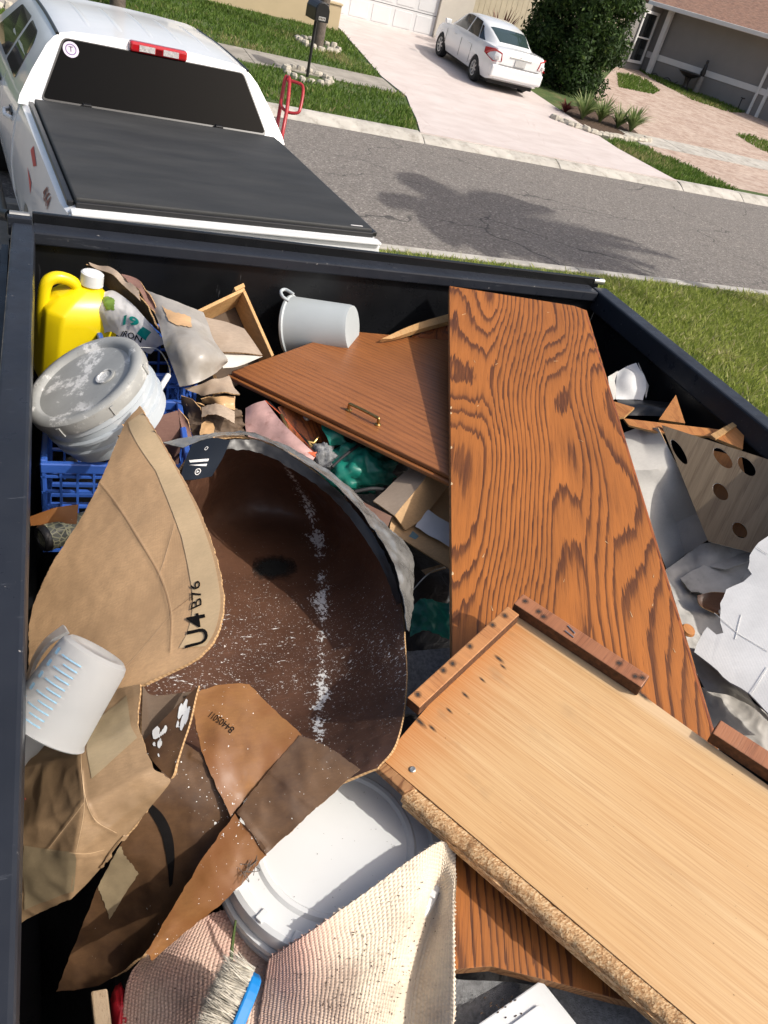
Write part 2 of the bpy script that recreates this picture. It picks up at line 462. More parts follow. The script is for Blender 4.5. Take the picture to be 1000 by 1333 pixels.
M = {}
def build_materials():
    # trailer paint: black with scuffs, dust, bare-metal scratches
    n = NB('black_trailer_paint'); s = n.tc()
    sc = n.ramp(n.noise(n.mapping(s, (70, 2.2, 9), rot=(0, 0, .25)), 1.0, 7, .68), [(.66, 0.0), (.72, 1.0)])
    ch = n.ramp(n.noise(s, 34, 8, .72), [(.69, 0.0), (.73, 1.0)])
    du = n.ramp(n.noise(s, 3.5, 6, .6), [(.3, 0.0), (.8, .55)])
    c = n.mix(du, (.0045, .005, .006), (.016, .017, .020)); c = n.mix(n.math('MULTIPLY', sc, .35), c, (.16, .16, .17)); c = n.mix(n.math('MULTIPLY', ch, .7), c, (.30, .28, .26))
    n.set(Base_Color=c, Roughness=n.ramp(n.noise(s, 9, 6), [(.3, .22), (.7, .42)]), Normal=n.bump(n.noise(s, 28, 4), .12, .002)); n.b.inputs['Specular IOR Level'].default_value = .3; M['trailer'] = n.m
    n = NB('black_rail_paint'); s = n.tc()
    sc = n.ramp(n.noise(n.mapping(s, (9, 60, 60), rot=(0, 0, .12)), 1.0, 7, .7), [(.62, 0.0), (.70, 1.0)])
    ch = n.ramp(n.noise(s, 42, 8, .72), [(.665, 0.0), (.70, 1.0)])
    ru = n.ramp(n.noise(s, 13, 8, .72), [(.70, 0.0), (.745, 1.0)])
    c = n.mix(n.noise(s, 4, 6), (.010, .012, .017), (.028, .032, .042)); c = n.mix(n.math('MULTIPLY', sc, .45), c, (.13, .14, .16)); c = n.mix(n.math('MULTIPLY', ch, .75), c, (.34, .32, .30)); c = n.mix(n.math('MULTIPLY', ru, .8), c, (.16, .055, .02))
    n.set(Base_Color=c, Roughness=n.ramp(n.noise(s, 22, 6), [(.3, .24), (.7, .5)]), Normal=n.bump(n.noise(s, 60, 4), .1, .001)); n.b.inputs['Specular IOR Level'].default_value = .25; M['rail'] = n.m
    M['zinc'] = plain('zinc_steel', (.40, .40, .385), .45, .2, 30, .15, 80, metal=.9)
    M['chrome'] = plain('chrome', (.7, .7, .7), .15, .05, metal=1.0)
    M['brass'] = plain('aged_brass', (.50, .33, .12), .3, .35, 60, metal=1.0, dirt=((.10, .06, .02), .35, 60))
    M['oak_board'] = oak('stained_oak_panel', (.41, .140, .030), (.062, .020, .009), .46, seed=4.6, freq=13, cath=3.0, lines=21, ys=1.15, jag=.5, prof=(.56, [(.0, .0), (.05, .04), (.38, .56), (.52, .60), (.68, .84), (.80, .88), (1.0, 1.0)]), coat=.03, spec=.3)
    M['oak_door'] = oak('stained_oak_door', (.34, .125, .038), (.15, .050, .017), .36, seed=8.1, freq=9, contrast=.62, cath=2.6, coat=.12, lines=48, ys=.7, jag=.35)
    M['oak_trim'] = oak('stained_oak_trim', (.36, .10, .024), (.10, .026, .009), .35, seed=1.7, freq=26, cath=6)
    M['oak_edge'] = oak('raw_oak_edge', (.40, .20, .08), (.16, .06, .02), .7, seed=5.5, coat=0, freq=44, cath=5)
    M['cherry'] = oak('orange_birch', (.56, .235, .07), (.30, .10, .028), .5, seed=6.2, coat=.05, freq=12, contrast=.55)
    M['birch'] = oak('pale_birch', (.60, .36, .15), (.44, .22, .08), .55, seed=9.2, coat=0, freq=14, contrast=.5)
    M['greyply'] = oak('weathered_ply', (.30, .225, .145), (.155, .105, .065), .7, seed=2.2, coat=0, freq=9, contrast=.55, cath=5)
    M['pine'] = oak('grey_pine', (.34, .25, .16), (.2, .13, .07), .7, seed=4.2, coat=0, freq=10, contrast=.5)
    # tan oak veneer
    n = NB('tan_oak_veneer'); s = n.tc()
    fib = n.noise(n.mapping(s, (5, 330, 330)), 1.0, 6, .62); fib2 = n.noise(n.mapping(s, (1.6, 60, 60)), 1.0, 4, .6); big = n.noise(n.mapping(s, (.9, 6, 6)), 1.0, 3)
    c = n.ramp(fib2, [(.3, (.52, .322, .148)), (.68, (.60, .41, .215))]); c = n.mix(n.ramp(fib, [(.36, .6), (.55, 0.0)]), c, (.36, .185, .068)); c = n.mix(n.ramp(big, [(.35, .35), (.62, 0.0)]), c, (.52, .28, .10))
    # reddish stain bled round the glued end
    xs = n.sep(s); e = n.ramp(xs[0], [(.0, 1.0), (.05, .62), (.11, .2), (.2, 0.0)]); e = n.math('MULTIPLY', e, n.ramp(fib, [(.3, 1.0), (.7, .45)]))
    c = n.mix(e, c, (.44, .155, .035))
    c = n.mix(n.ramp(n.math('ADD', xs[1], n.math('MULTIPLY', fib2, .006)), [(.462, 0.0), (.474, .6), (.52, .6)]), c, (.60, .43, .26))
    dk = n.ramp(n.noise(n.mapping(s, (6, 9, 6)), 1.0, 6, .6), [(.55, 0.0), (.70, .55)]); dk = n.math('MULTIPLY', dk, n.ramp(xs[0], [(.1, 1.0), (.3, .0)]))
    c = n.mix(dk, c, (.22, .15, .08))
    n.set(Base_Color=c, Roughness=n.ramp(fib, [(.3, .52), (.7, .36)]), Normal=n.bump(fib, .16, .0008)); M['veneer'] = n.m
    # chipboard
    n = NB('chipboard'); s = n.tc()
    cm = n.mapping(s, (1, 2.6, 1.7), rot=(0, 0, .9)); v = n.vor(cm, 190, out='Color'); d = n.vor(cm, 190); g = n.noise(s, 60, 6, .7)
    c = n.ramp(n.sep(v)[0], [(.0, (.34, .17, .065)), (.35, (.52, .29, .13)), (.7, (.66, .42, .21)), (1.0, (.74, .53, .30))]); c = n.mix(n.ramp(n.noise(s, 24, 6, .7), [(.34, .75), (.46, 0.0)]), c, (.20, .095, .035))
    n.set(Base_Color=c, Roughness=.9, Normal=n.bump(n.math('ADD', d, g), .35, .002)); M['chip'] = n.m
    M['cleat_red'] = oak('stained_cleat', (.38, .155, .07), (.22, .075, .03), .33, seed=7.7, coat=.25, freq=8, contrast=.5)
    M['cleat_raw'] = oak('raw_cleat', (.52, .235, .085), (.34, .125, .04), .6, seed=2.9, coat=0, freq=10, contrast=.5)
    M['cleat_end'] = plain('end_grain', (.105, .042, .016), .8, .5, 90, .6, 300)
    n = NB('nail_stain'); s = n.tc(); ln = n.node('ShaderNodeVectorMath', operation='LENGTH'); n.lk(s, ln.inputs[0])
    al = n.ramp(n.math('ADD', n.math('DIVIDE', ln.outputs['Value'], .012), n.math('MULTIPLY', n.math('SUBTRACT', n.noise(s, 260, 4), .5), .7)), [(.16, 1.0), (.34, .55), (.85, 0.0)])
    n.set(Base_Color=(.035, .028, .024), Roughness=.9, Alpha=al); M['soot'] = n.m
    n = NB('tar_spot'); s = n.tc(); ln = n.node('ShaderNodeVectorMath', operation='LENGTH'); n.lk(n.mapping(s, (1, 1.25, 1)), ln.inputs[0])
    al = n.ramp(n.math('ADD', n.math('DIVIDE', ln.outputs['Value'], .085), n.math('MULTIPLY', n.math('SUBTRACT', n.noise(s, 70, 6, .65), .5), .9)), [(.35, 1.0), (.62, .7), (.95, 0.0)])
    n.set(Base_Color=(.010, .012, .012), Roughness=.55, Alpha=al); M['tar'] = n.m
    M['staple'] = plain('steel_staple', (.5, .5, .5), .3, .1, metal=1.0)
    # cardboards
    M['card_tan'] = cardboard('tan_cardboard', (.56, .355, .19), stain=((.44, .275, .145), .40, 7), flute=.06)
    M['card_tape'] = cardboard('papery_tape', (.64, .465, .27), .6, fiber=.6)
    n = NB('corrugated_edge'); s = n.tc(); w = n.node('ShaderNodeTexWave', wave_type='BANDS', bands_direction='DIAGONAL'); n.lk(s, w.inputs['Vector']); w.inputs['Scale'].default_value = 55; w.inputs['Distortion'].default_value = 1.2; w.inputs['Detail'].default_value = 2
    c = n.ramp(w.outputs['Fac'], [(.25, (.20, .115, .05)), (.6, (.50, .32, .16))]); n.set(Base_Color=n.mix(n.noise(s, 40, 5), c, (.40, .25, .12)), Roughness=.95); M['card_edge'] = n.m
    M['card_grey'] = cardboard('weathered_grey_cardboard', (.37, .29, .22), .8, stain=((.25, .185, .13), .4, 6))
    M['card_taped'] = cardboard('taped_box_cardboard', (.34, .225, .125), .5, stain=((.215, .14, .076), .44, 8), gloss=.12)
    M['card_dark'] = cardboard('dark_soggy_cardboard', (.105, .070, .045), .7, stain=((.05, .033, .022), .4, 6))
    M['card_brown'] = cardboard('brown_box_cardboard', (.112, .058, .026), .6, gloss=.08, splat=.12, stain=((.045, .022, .011), .46, 9))
    M['card_orange'] = cardboard('wet_orange_cardboard', (.235, .105, .031), .68, gloss=.04, splat=.16, wet=(.17, .066, .018), stain=((.12, .048, .015), .36, 11))
    M['card_mauve'] = cardboard('mauve_cardboard', (.215, .118, .094), .75)
    M['card_box'] = cardboard('light_box_cardboard', (.50, .31, .15), .7, gloss=.1)
    M['paper_silver'] = cardboard('silvery_paper', (.36, .335, .30), .42, gloss=.25, stain=((.25, .22, .18), .40, 7), fiber=.4)
    M['white_card'] = cardboard('white_cardboard', (.74, .735, .715), .75, stain=((.55, .53, .49), .25, 5), fiber=.35, flute=.10)
    M['white_lined'] = cardboard('white_box_lining', (.55, .53, .49), .85, stain=((.43, .41, .37), .34, 6), fiber=.4)
    # fibre drum, inside: brown with spilled white paint
    n = NB('drum_lining'); s = n.tc(); uv = n.tc('UV')
    big = n.noise(s, 6, 6, .6); st = n.noise(n.mapping(s, (14, 120, 60), rot=(0, 0, .5)), 1.0, 5, .7)
    c = n.ramp(big, [(.3, (.066, .029, .016)), (.7, (.118, .055, .031))]); c = n.mix(n.ramp(st, [(.58, 0.0), (.75, .55)]), c, (.22, .105, .06))
    c = n.mix(n.ramp(n.noise(s, 12, 6, .6), [(.6, 0.0), (.72, .6)]), c, (.038, .018, .012))
    x, y, _z = n.sep(uv)
    wav = n.math('MULTIPLY', n.math('SUBTRACT', n.noise(s, 9, 6, .6), .5), .05)
    dx = n.math('ABSOLUTE', n.math('SUBTRACT', n.math('ADD', x, wav), .70))
    along = n.math('MULTIPLY', n.math('SUBTRACT', .52, n.noise(s, 8, 4, .6)), .75)
    thr = n.math('ADD', n.math('ADD', .475, n.math('MULTIPLY', dx, 4.6)), along)
    streak = n.math('GREATER_THAN', n.noise(n.mapping(s, (1.6, .8, 1.2)), 85, 8, .72), thr)
    # flung specks and smears, thickest across the near half of the floor
    band = n.ramp(n.math('ADD', y, n.math('MULTIPLY', n.math('SUBTRACT', n.noise(s, 4, 3), .5), .35)), [(.30, 0.0), (.52, .75), (.66, 1.0), (.86, .45)])
    t2 = n.math('SUBTRACT', .81, n.math('MULTIPLY', band, .135))
    f1 = n.math('GREATER_THAN', n.noise(n.mapping(s, (.7, 1.25, 1), rot=(0, 0, .45)), 110, 3, .55), t2)
    f2 = n.math('GREATER_THAN', n.noise(s, 260, 2, .5), n.math('ADD', t2, -.005))
    sm = n.math('GREATER_THAN', n.noise(n.mapping(s, (22, 120, 70), rot=(0, 0, .5)), 1.0, 5, .65), n.math('SUBTRACT', .85, n.math('MULTIPLY', band, .215)))
    m = n.math('MAXIMUM', n.math('MAXIMUM', streak, sm), n.math('MAXIMUM', f1, f2))
    c = n.mix(m, c, (.72, .72, .70)); n.set(Base_Color=c, Roughness=n.ramp(st, [(.3, .40), (.7, .65)]), Normal=n.bump(n.math('ADD', n.math('ADD', st, m), big), .3, .0015)); n.b.inputs['Coat Weight'].default_value = .1
    M['drum_in'] = n.m
    M['foil'] = plain('crinkled_foil_film', (.33, .32, .30), .24, .3, 14, .3, 34, metal=.55, dirt=((.16, .15, .135), .42, 16), bd=.003)
    M['drum_out'] = cardboard('silver_foil_wrap', (.26, .25, .23), .22, gloss=.7, stain=((.12, .115, .105), .48, 14), fiber=.4)
    M['navy_print'] = plain('navy_print', (.006, .010, .018), .8, .2, 8, spec=.2)
    M['ink'] = plain('black_ink', (.010, .009, .009), .95, .2, 30, spec=.05)
    M['ink_soft'] = plain('faded_brown_ink', (.07, .045, .025), .8, .2, 30)
    M['splash'] = plain('dried_white_paint', (.68, .68, .66), .6, .1, 30, .3, 60)
    # plastics
    M['yellow'] = plain('yellow_plastic', (.74, .57, .004), .33, .1, 5, .06, 20, coat=.1)
    M['white_plastic'] = plain('white_plastic', (.76, .765, .755), .35, .05, 6, .03, 30, dirt=((.52, .50, .46), .22, 14))
    M['white_clean'] = plain('white_gloss_plastic', (.62, .63, .625), .36, .04, 6, .03, 30, dirt=((.50, .485, .45), .25, 18))
    M['bucket_grey'] = plain('milky_bucket_plastic', (.40, .44, .47), .38, .08, 7, .05, 40, dirt=((.56, .575, .58), .33, 17))
    n = NB('grimy_lid'); s = n.tc()
    a = n.ramp(n.noise(s, 7, 6), [(.3, (.25, .255, .245)), (.7, (.37, .375, .36))]); p1 = n.ramp(n.noise(s, 13, 9, .7), [(.52, 0.0), (.58, 1.0)]); p2 = n.ramp(n.noise(s, 60, 6, .7), [(.6, 0.0), (.7, .6)])
    p1 = n.math('MULTIPLY', p1, n.ramp(n.noise(s, 5.5, 2), [(.40, 0.0), (.52, 1.0)]))
    c = n.mix(p1, a, (.68, .675, .65)); c = n.mix(p2, c, (.20, .19, .17)); n.set(Base_Color=c, Roughness=.45, Normal=n.bump(n.math('ADD', p1, n.noise(s, 40, 5)), .35, .0012)); M['lid'] = n.m
    M['blue_crate'] = plain('blue_crate_plastic', (.032, .10, .40), .42, .15, 8, .05, 40, dirt=((.06, .12, .34), .2, 20))
    M['tub'] = plain('pale_grey_tub', (.40, .435, .445), .5, .08, 6, .08, 90)
    n = NB('clear_jug'); n.set(Base_Color=(.74, .75, .75), Roughness=.36); n.b.inputs['Transmission Weight'].default_value = .68; n.b.inputs['IOR'].default_value = 1.12
    n.set(Normal=n.bump(n.noise(n.tc(), 30, 4), .1, .001)); M['jug'] = n.m
    M['blue_ink'] = plain('blue_scale_print', (.30, .50, .66), .5, .2, 200)
    M['teal'] = plain('teal_nylon', (.006, .155, .115), .42, .25, 12, .2, 120)
    M['black_cloth'] = plain('black_webbing', (.010, .010, .012), .7, .2, 40, .3, 200)
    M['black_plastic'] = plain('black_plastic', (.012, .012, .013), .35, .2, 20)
    n = NB('black_bag_film'); s = n.tc(); n.set(Base_Color=(.006, .006, .007), Roughness=.38, Normal=n.bump(n.noise(s, 18, 6, .6, .6), .7, .01)); M['bag'] = n.m
    M['grey_fuzz'] = plain('grey_carpet', (.27, .275, .28), .95, .35, 120, 1.0, 420, bd=.004)
    M['red'] = plain('red_plastic', (.42, .012, .022), .45, .2, 10)
    M['red_paint'] = plain('red_enamel', (.34, .022, .028), .35, .15, 12)
    M['pink_print'] = plain('pink_carton', (.55, .34, .31), .45, .3, 18, coat=.15, dirt=((.28, .14, .12), .34, 24))
    M['orange_edge'] = plain('orange_carton_edge', (.62, .13, .05), .5, .1)
    M['bristle'] = plain('dirty_bristle', (.52, .48, .40), .8, .3, 90, dirt=((.13, .09, .06), .3, 55))
    M['blue_brush'] = plain('blue_brush_plastic', (.006, .19, .52), .38, .1, 20, dirt=((.08, .10, .10), .14, 60))
    n = NB('woven_mat'); s = n.tc(); xyz = n.sep(s)
    pk = n.ramp(n.noise(s, 6.5, 4, .55), [(.36, 0.0), (.58, 1.0)])
    side = n.ramp(n.math('ADD', xyz[0], n.math('MULTIPLY', n.noise(s, 5, 3), .12)), [(.40, 1.0), (.50, .12)])
    c = n.mix(n.math('MULTIPLY', side, n.math('ADD', n.math('MULTIPLY', pk, .4), .55)), (.66, .585, .455), (.60, .37, .30))
    di = n.ramp(n.noise(s, 9, 8, .66), [(.47, 0.0), (.68, .65)]); c = n.mix(di, c, (.30, .215, .165))
    dk = n.ramp(n.noise(s, 130, 4, .7), [(.64, 0.0), (.72, .6)]); dk = n.math('MULTIPLY', dk, n.ramp(n.noise(s, 8, 4), [(.45, 0.0), (.6, 1.0)])); c = n.mix(dk, c, (.08, .06, .05))
    n.set(Base_Color=c, Roughness=.92); n.b.inputs['Sheen Weight'].default_value = .2; M['mat'] = n.m
    M['film'] = plain('dusty_plastic_film', (.42, .40, .365), .42, .2, 12, .25, 26, coat=.15, bd=.004)
    M['box_floor'] = plain('dusty_grey_liner', (.47, .45, .415), .8, .25, 14, .5, 40, dirt=((.19, .18, .165), .35, 12))
    M['label_white'] = plain('white_paper', (.58, .57, .56), .75, .06, 20, .3, 60)
    M['green_print'] = plain('green_print', (.16, .27, .035), .45, .45, 60)
    M['teal_print'] = plain('teal_print', (.0, .22, .19), .45, .1, 30)
    n = NB('camo_can'); s = n.tc(); v = n.vor(s, 70, 'DISTANCE_TO_EDGE'); c = n.mix(n.ramp(v, [(.05, 1.0), (.10, 0.0)]), n.ramp(n.noise(s, 50, 4), [(.4, (.05, .06, .05)), (.6, (.16, .17, .14))]), (.35, .35, .22)); n.set(Base_Color=c, Roughness=.3); M['camo'] = n.m
    # street
    n = NB('asphalt'); s = n.tc()
    g = n.noise(s, 60, 5, .8); v = n.vor(s, 46, out='Color'); big = n.noise(n.mapping(s, (.25, .9, 1)), 1.0, 5)
    c = n.ramp(n.sep(v)[0], [(.0, (.105, .094, .083)), (.6, (.175, .157, .140)), (.9, (.235, .212, .190)), (1.0, (.36, .33, .30))]); c = n.mix(n.ramp(g, [(.3, .55), (.5, 0.0)]), c, (.085, .078, .073))
    c = n.mix(n.ramp(big, [(.3, .22), (.7, 0.0)]), c, (.13, .12, .112))
    wv = n.node('ShaderNodeTexNoise'); n.lk(s, wv.inputs['Vector']); wv.inputs['Scale'].default_value = 1.4; wv.inputs['Detail'].default_value = 5
    va = n.node('ShaderNodeVectorMath', operation='MULTIPLY_ADD'); n.lk(wv.outputs['Color'], va.inputs[0]); va.inputs[1].default_value = (.9, .9, 0); n.lk(s, va.inputs[2])
    cr = n.vor(n.mapping(va.outputs[0], (.32, .62, 1)), 1.0, 'DISTANCE_TO_EDGE'); crm = n.ramp(cr, [(.0, 1.0), (.0035, .8), (.007, 0.0)])
    crm = n.math('MULTIPLY', crm, n.ramp(n.noise(s, .5, 2), [(.42, 0.0), (.55, 1.0)])); c = n.mix(n.math('MULTIPLY', crm, .8), c, (.025, .024, .024))
    n.set(Base_Color=c, Roughness=.88, Normal=n.bump(n.math('ADD', g, n.sep(v)[0]), .5, .008)); M['asphalt'] = n.m
    M['kerb'] = plain('kerb_concrete', (.43, .405, .36), .9, .25, 3, .4, 60, dirt=((.23, .21, .175), .38, 5), bd=.004)
    M['walk'] = plain('old_concrete_walk', (.30, .275, .235), .9, .25, 2.4, .4, 50, dirt=((.17, .155, .12), .36, 3), bd=.004)
    n = NB('stamped_driveway'); s = n.tc(); a = n.noise(n.mapping(s, (1, 1.6, 1), rot=(0, 0, .4)), 1.6, 7, .6)
    ve = n.vor(n.mapping(s, (1.0, .55, 1), rot=(0, 0, .6)), 1.5, 'DISTANCE_TO_EDGE'); vein = n.ramp(n.math('ADD', ve, n.math('MULTIPLY', n.noise(s, 4, 6, .7), .10)), [(.045, .7), (.075, 0.0)]); vein = n.math('MULTIPLY', vein, n.ramp(n.noise(s, 1.1, 3), [(.42, 0.0), (.6, 1.0)]))
    c = n.ramp(a, [(.3, (.50, .43, .40)), (.7, (.60, .535, .505))]); c = n.mix(vein, c, (.46, .37, .33)); n.set(Base_Color=c, Roughness=.6, Normal=n.bump(a, .25, .01)); M['drive'] = n.m
    n = NB('brick_pavers'); s = n.tc(); br = n.node('ShaderNodeTexBrick'); n.lk(n.mapping(s, (1, 1, 1), rot=(0, 0, .35)), br.inputs['Vector']); br.offset = .5
    br.inputs['Scale'].default_value = 4.6; br.inputs['Mortar Size'].default_value = .016; br.inputs['Color1'].default_value = (.50, .385, .305, 1); br.inputs['Color2'].default_value = (.285, .185, .14, 1); br.inputs['Mortar'].default_value = (.20, .16, .13, 1)
    br.inputs['Bias'].default_value = .1; c = n.mix(n.ramp(n.noise(s, 2.2, 5), [(.35, 0.0), (.7, .5)]), br.outputs['Color'], (.55, .46, .385)); n.set(Base_Color=c, Roughness=.85, Normal=n.bump(br.outputs['Fac'], -.4, .006)); M['pavers'] = n.m
    n = NB('turf_soil'); s = n.tc(); c = n.ramp(n.noise(s, 2.2, 7, .6), [(.30, (.035, .062, .013)), (.55, (.062, .095, .020)), (.72, (.14, .115, .055))]); n.set(Base_Color=c, Roughness=1.0, Normal=n.bump(n.noise(s, 25, 6), .6, .03)); M['soil'] = n.m
    def grass(name, ramp):
        n = NB(name); at = n.node('ShaderNodeAttribute'); at.attribute_name = 'tone'
        c = n.ramp(at.outputs['Fac'], ramp); n.set(Base_Color=c, Roughness=.6); n.b.inputs['Specular IOR Level'].default_value = .25
        tr = n.node('ShaderNodeBsdfTranslucent'); n.lk(c, tr.inputs['Color']); mx = n.node('ShaderNodeMixShader'); mx.inputs[0].default_value = .4
        n.lk(n.b.outputs[0], mx.inputs[1]); n.lk(tr.outputs[0], mx.inputs[2]); n.lk(mx.outputs[0], n.N['Material Output'].inputs[0]); return n.m
    M['grass'] = grass('grass_blades', [(.0, (.055, .11, .014)), (.45, (.105, .18, .028)), (.8, (.17, .24, .055)), (1.0, (.36, .31, .15))])
    M['grass_near'] = grass('verge_grass_blades', [(.0, (.17, .225, .035)), (.4, (.29, .345, .07)), (.75, (.40, .43, .13)), (1.0, (.56, .50, .27))])
    M['leaf'] = grass('hedge_leaves', [(.0, (.014, .03, .009)), (.5, (.032, .066, .016)), (.85, (.075, .13, .03)), (1.0, (.15, .21, .05))])
    M['leaf_strap'] = grass('strap_leaves', [(.0, (.09, .14, .04)), (.5, (.18, .25, .085)), (1.0, (.38, .42, .20))])
    M['leaf_red'] = grass('red_leaves', [(.0, (.06, .012, .018)), (.5, (.14, .03, .035)), (1.0, (.22, .10, .06))])
    M['frond'] = grass('palm_fronds', [(.0, (.02, .05, .012)), (1.0, (.07, .12, .03))])
    M['bark'] = plain('grey_bark', (.135, .11, .09), .95, .35, 9, .8, 30, bd=.02)
    M['stone'] = plain('edging_stone', (.46, .42, .35), .9, .25, 7, .5, 30, dirt=((.22, .19, .15), .3, 9), bd=.01)
    M['beige'] = plain('beige_stucco', (.50, .40, .255), .9, .06, 2, .3, 60)
    M['cream'] = plain('cream_stucco', (.62, .57, .49), .9, .06, 2, .3, 60)
    M['garage'] = plain('white_garage_door', (.70, .70, .70), .5, .05, 2, dirt=((.52, .51, .49), .18, 3))
    M['fence'] = plain('beige_vinyl_fence', (.47, .405, .30), .65, .10, 3, dirt=((.33, .29, .22), .3, 4))
    M['grey_wall'] = plain('grey_stucco', (.235, .225, .215), .95, .05, 2, .4, 70)
    M['trim'] = plain('white_trim', (.66, .655, .64), .6, .05, 3)
    n = NB('shingles'); s = n.tc('UV'); br = n.node('ShaderNodeTexBrick'); n.lk(s, br.inputs['Vector']); br.inputs['Scale'].default_value = 3.4; br.inputs['Mortar Size'].default_value = .012
    br.inputs['Color1'].default_value = (.27, .145, .098, 1); br.inputs['Color2'].default_value = (.155, .085, .062, 1); br.inputs['Mortar'].default_value = (.07, .04, .03, 1)
    c = n.mix(n.ramp(n.noise(n.tc(), 9, 7, .7), [(.4, 0.0), (.65, .6)]), br.outputs['Color'], (.34, .215, .155)); n.set(Base_Color=c, Roughness=.95, Normal=n.bump(n.math('ADD', br.outputs['Fac'], n.noise(n.tc(), 40, 4)), .5, .02)); M['shingle'] = n.m
    M['glass'] = plain('dark_glass', (.012, .015, .016), .06, .1, 2, spec=.8)
    n = NB('rear_glass'); n.set(Base_Color=(.03, .05, .048), Roughness=.04); n.b.inputs['Specular IOR Level'].default_value = .8; n.b.inputs['Transmission Weight'].default_value = .0; M['car_glass'] = n.m
    M['black_glass'] = plain('tinted_black_glass', (.002, .0022, .0026), .03, .1, 2, spec=.06)
    n = NB('white_car_paint'); n.set(Base_Color=(.74, .75, .755), Roughness=.22); n.b.inputs['Coat Weight'].default_value = .7; n.b.inputs['Coat Roughness'].default_value = .04; M['white_paint'] = n.m
    n = NB('white_truck_paint'); s = n.tc(); n.set(Base_Color=n.ramp(n.noise(s, 3, 5), [(.3, (.69, .71, .73)), (.7, (.76, .775, .79))]), Roughness=.25); n.b.inputs['Coat Weight'].default_value = .6; n.b.inputs['Coat Roughness'].default_value = .06; M['truck_paint'] = n.m
    n = NB('vinyl_bed_cover'); s = n.tc(); n.set(Base_Color=n.ramp(n.noise(n.mapping(s, (.8, 2.6, 1)), 1.6, 5), [(.32, (.017, .018, .0185)), (.68, (.033, .034, .0345))]), Roughness=n.ramp(n.noise(n.mapping(s, (.7, 3.2, 1)), 1.3, 4), [(.3, .62), (.7, .78)]), Normal=n.bump(n.math('ADD', n.noise(s, 240, 3), n.math('MULTIPLY', n.noise(n.mapping(s, (1, 3, 1)), 1.6, 3), 9)), .12, .003)); M['vinyl'] = n.m
    M['tyre'] = plain('tyre_rubber', (.016, .016, .017), .85, .25, 30, .3, 60)
    M['alloy'] = plain('alloy_wheel', (.48, .49, .5), .35, .15, 20, metal=.8)
    n = NB('red_lens'); n.set(Base_Color=(.42, .008, .014), Roughness=.14); n.b.inputs['Coat Weight'].default_value = .8; M['lens_red'] = n.m
    M['lens_clear'] = plain('clear_lens', (.55, .53, .53), .2, .35, 90, coat=.8)
    M['mail_black'] = plain('black_mailbox', (.014, .014, .015), .35, .2, 10, .1, 60)
    M['number'] = plain('number_plate', (.45, .45, .44), .6)
    M['mulch'] = plain('mulch', (.085, .052, .032), 1.0, .5, 40, 1.0, 60, bd=.02)
    M['pink_patch'] = plain('pinkish_red_patch', (.62, .05, .05), .5, .1)
    M['tape'] = cardboard('clear_tape_patch', (.34, .265, .16), .3, gloss=.5, fiber=.6)
    M['dark_gap'] = plain('dark_interior', (.01, .01, .01), .8)
build_materials()
# ------------------------------------------------------------------ the setting
def in_poly(P, poly):
    x, y = P[:, 0], P[:, 1]; ins = np.zeros(len(P), bool); n = len(poly)
    for i in range(n):
        x0, y0 = poly[i][:2]; x1, y1 = poly[(i+1) % n][:2]
        c = ((y0 > y) != (y1 > y)) & (x < (x1-x0)*(y-y0)/((y1-y0)+1e-12)+x0)
        ins ^= c
    return ins
def flat(name, poly, off, mat, parent=None, depth=.06, subdiv=False):
    """slab draped on the terrain, top at terrain + off"""
    bm = bmesh.new(); vs = [bm.verts.new((p[0], p[1], 0)) for p in poly]; bm.faces.new(vs)
    for yc in (13.95, 16.333):
        bmesh.ops.bisect_plane(bm, geom=bm.verts[:]+bm.edges[:]+bm.faces[:], plane_co=(0, yc, 0), plane_no=(0, 1, 0))
    r = bmesh.ops.extrude_face_region(bm, geom=bm.faces[:])
    top = [v for v in r['geom'] if isinstance(v, bmesh.types.BMVert)]; ts = set(top)
    for v in bm.verts: v.co.z = zt(max(v.co.y, 13.95) if v.co.y > 10 else v.co.y)+(off if v in ts else off-depth)
    bmesh.ops.recalc_face_normals(bm, faces=bm.faces)
    me = bpy.data.meshes.new(name); bm.to_mesh(me); bm.free()
    return link(name, me, mat, parent)
gy = [(-80, .10), (7.80, .10), (7.81, -.06), (13.90, -.06), (13.91, .10), (16.333, .10), (60, 2.065), (300, 2.065)]
gv = []; gf = []
for y, z in gy: gv += [(-150, y, z), (200, y, z)]
for i in range(len(gy)-1): gf.append((2*i, 2*i+1, 2*i+3, 2*i+2))
tag(pymesh('ground', gv, gf, M['soil']), 'grassy soil of the front lawns on both sides of the street', 'ground', kind='structure')
box('road', (-150, 7.80, -.055), (200, 13.92, 0.0), M['asphalt'])
tag(bpy.data.objects['road'], 'grey worn asphalt street with hairline cracks', 'road', kind='structure')
def kerb(name, prof, xs, low=None):
    e = empty(name); tag(e, 'rolled concrete kerb along the street', 'kerb', kind='structure')
    e['label'] = 'rolled concrete kerb on the lawn side beside the trailer' if name == 'kerb_near' else 'rolled concrete kerb on the far side of the street'
    cache = {}
    for i in range(len(xs)-1):
        L = xs[i+1]-xs[i]-.012; lo = low is not None and low[0] < (xs[i]+xs[i+1])/2 < low[1]
        key = (round(L, 3), lo)
        if key not in cache:
            pr = [(y, min(z, .045+.75*(z-.045)) if lo else z) for y, z in prof]
            v = [(0, y, z) for y, z in pr]+[(L, y, z) for y, z in pr]; n = len(pr)
            f = [(k, (k+1) % n, (k+1) % n+n, k+n) for k in range(n)]+[tuple(range(n-1, -1, -1)), tuple(range(n, 2*n))]
            o = fixn(pymesh('kerb_segment', v, f, M['kerb'], e)); bevel(o, .012, 2, 20); cache[key] = o
        else:
            s = cache[key]; o = s.copy(); COL.objects.link(o); o.parent = e
        o.location = (xs[i]+.006, 0, 0)
    return e
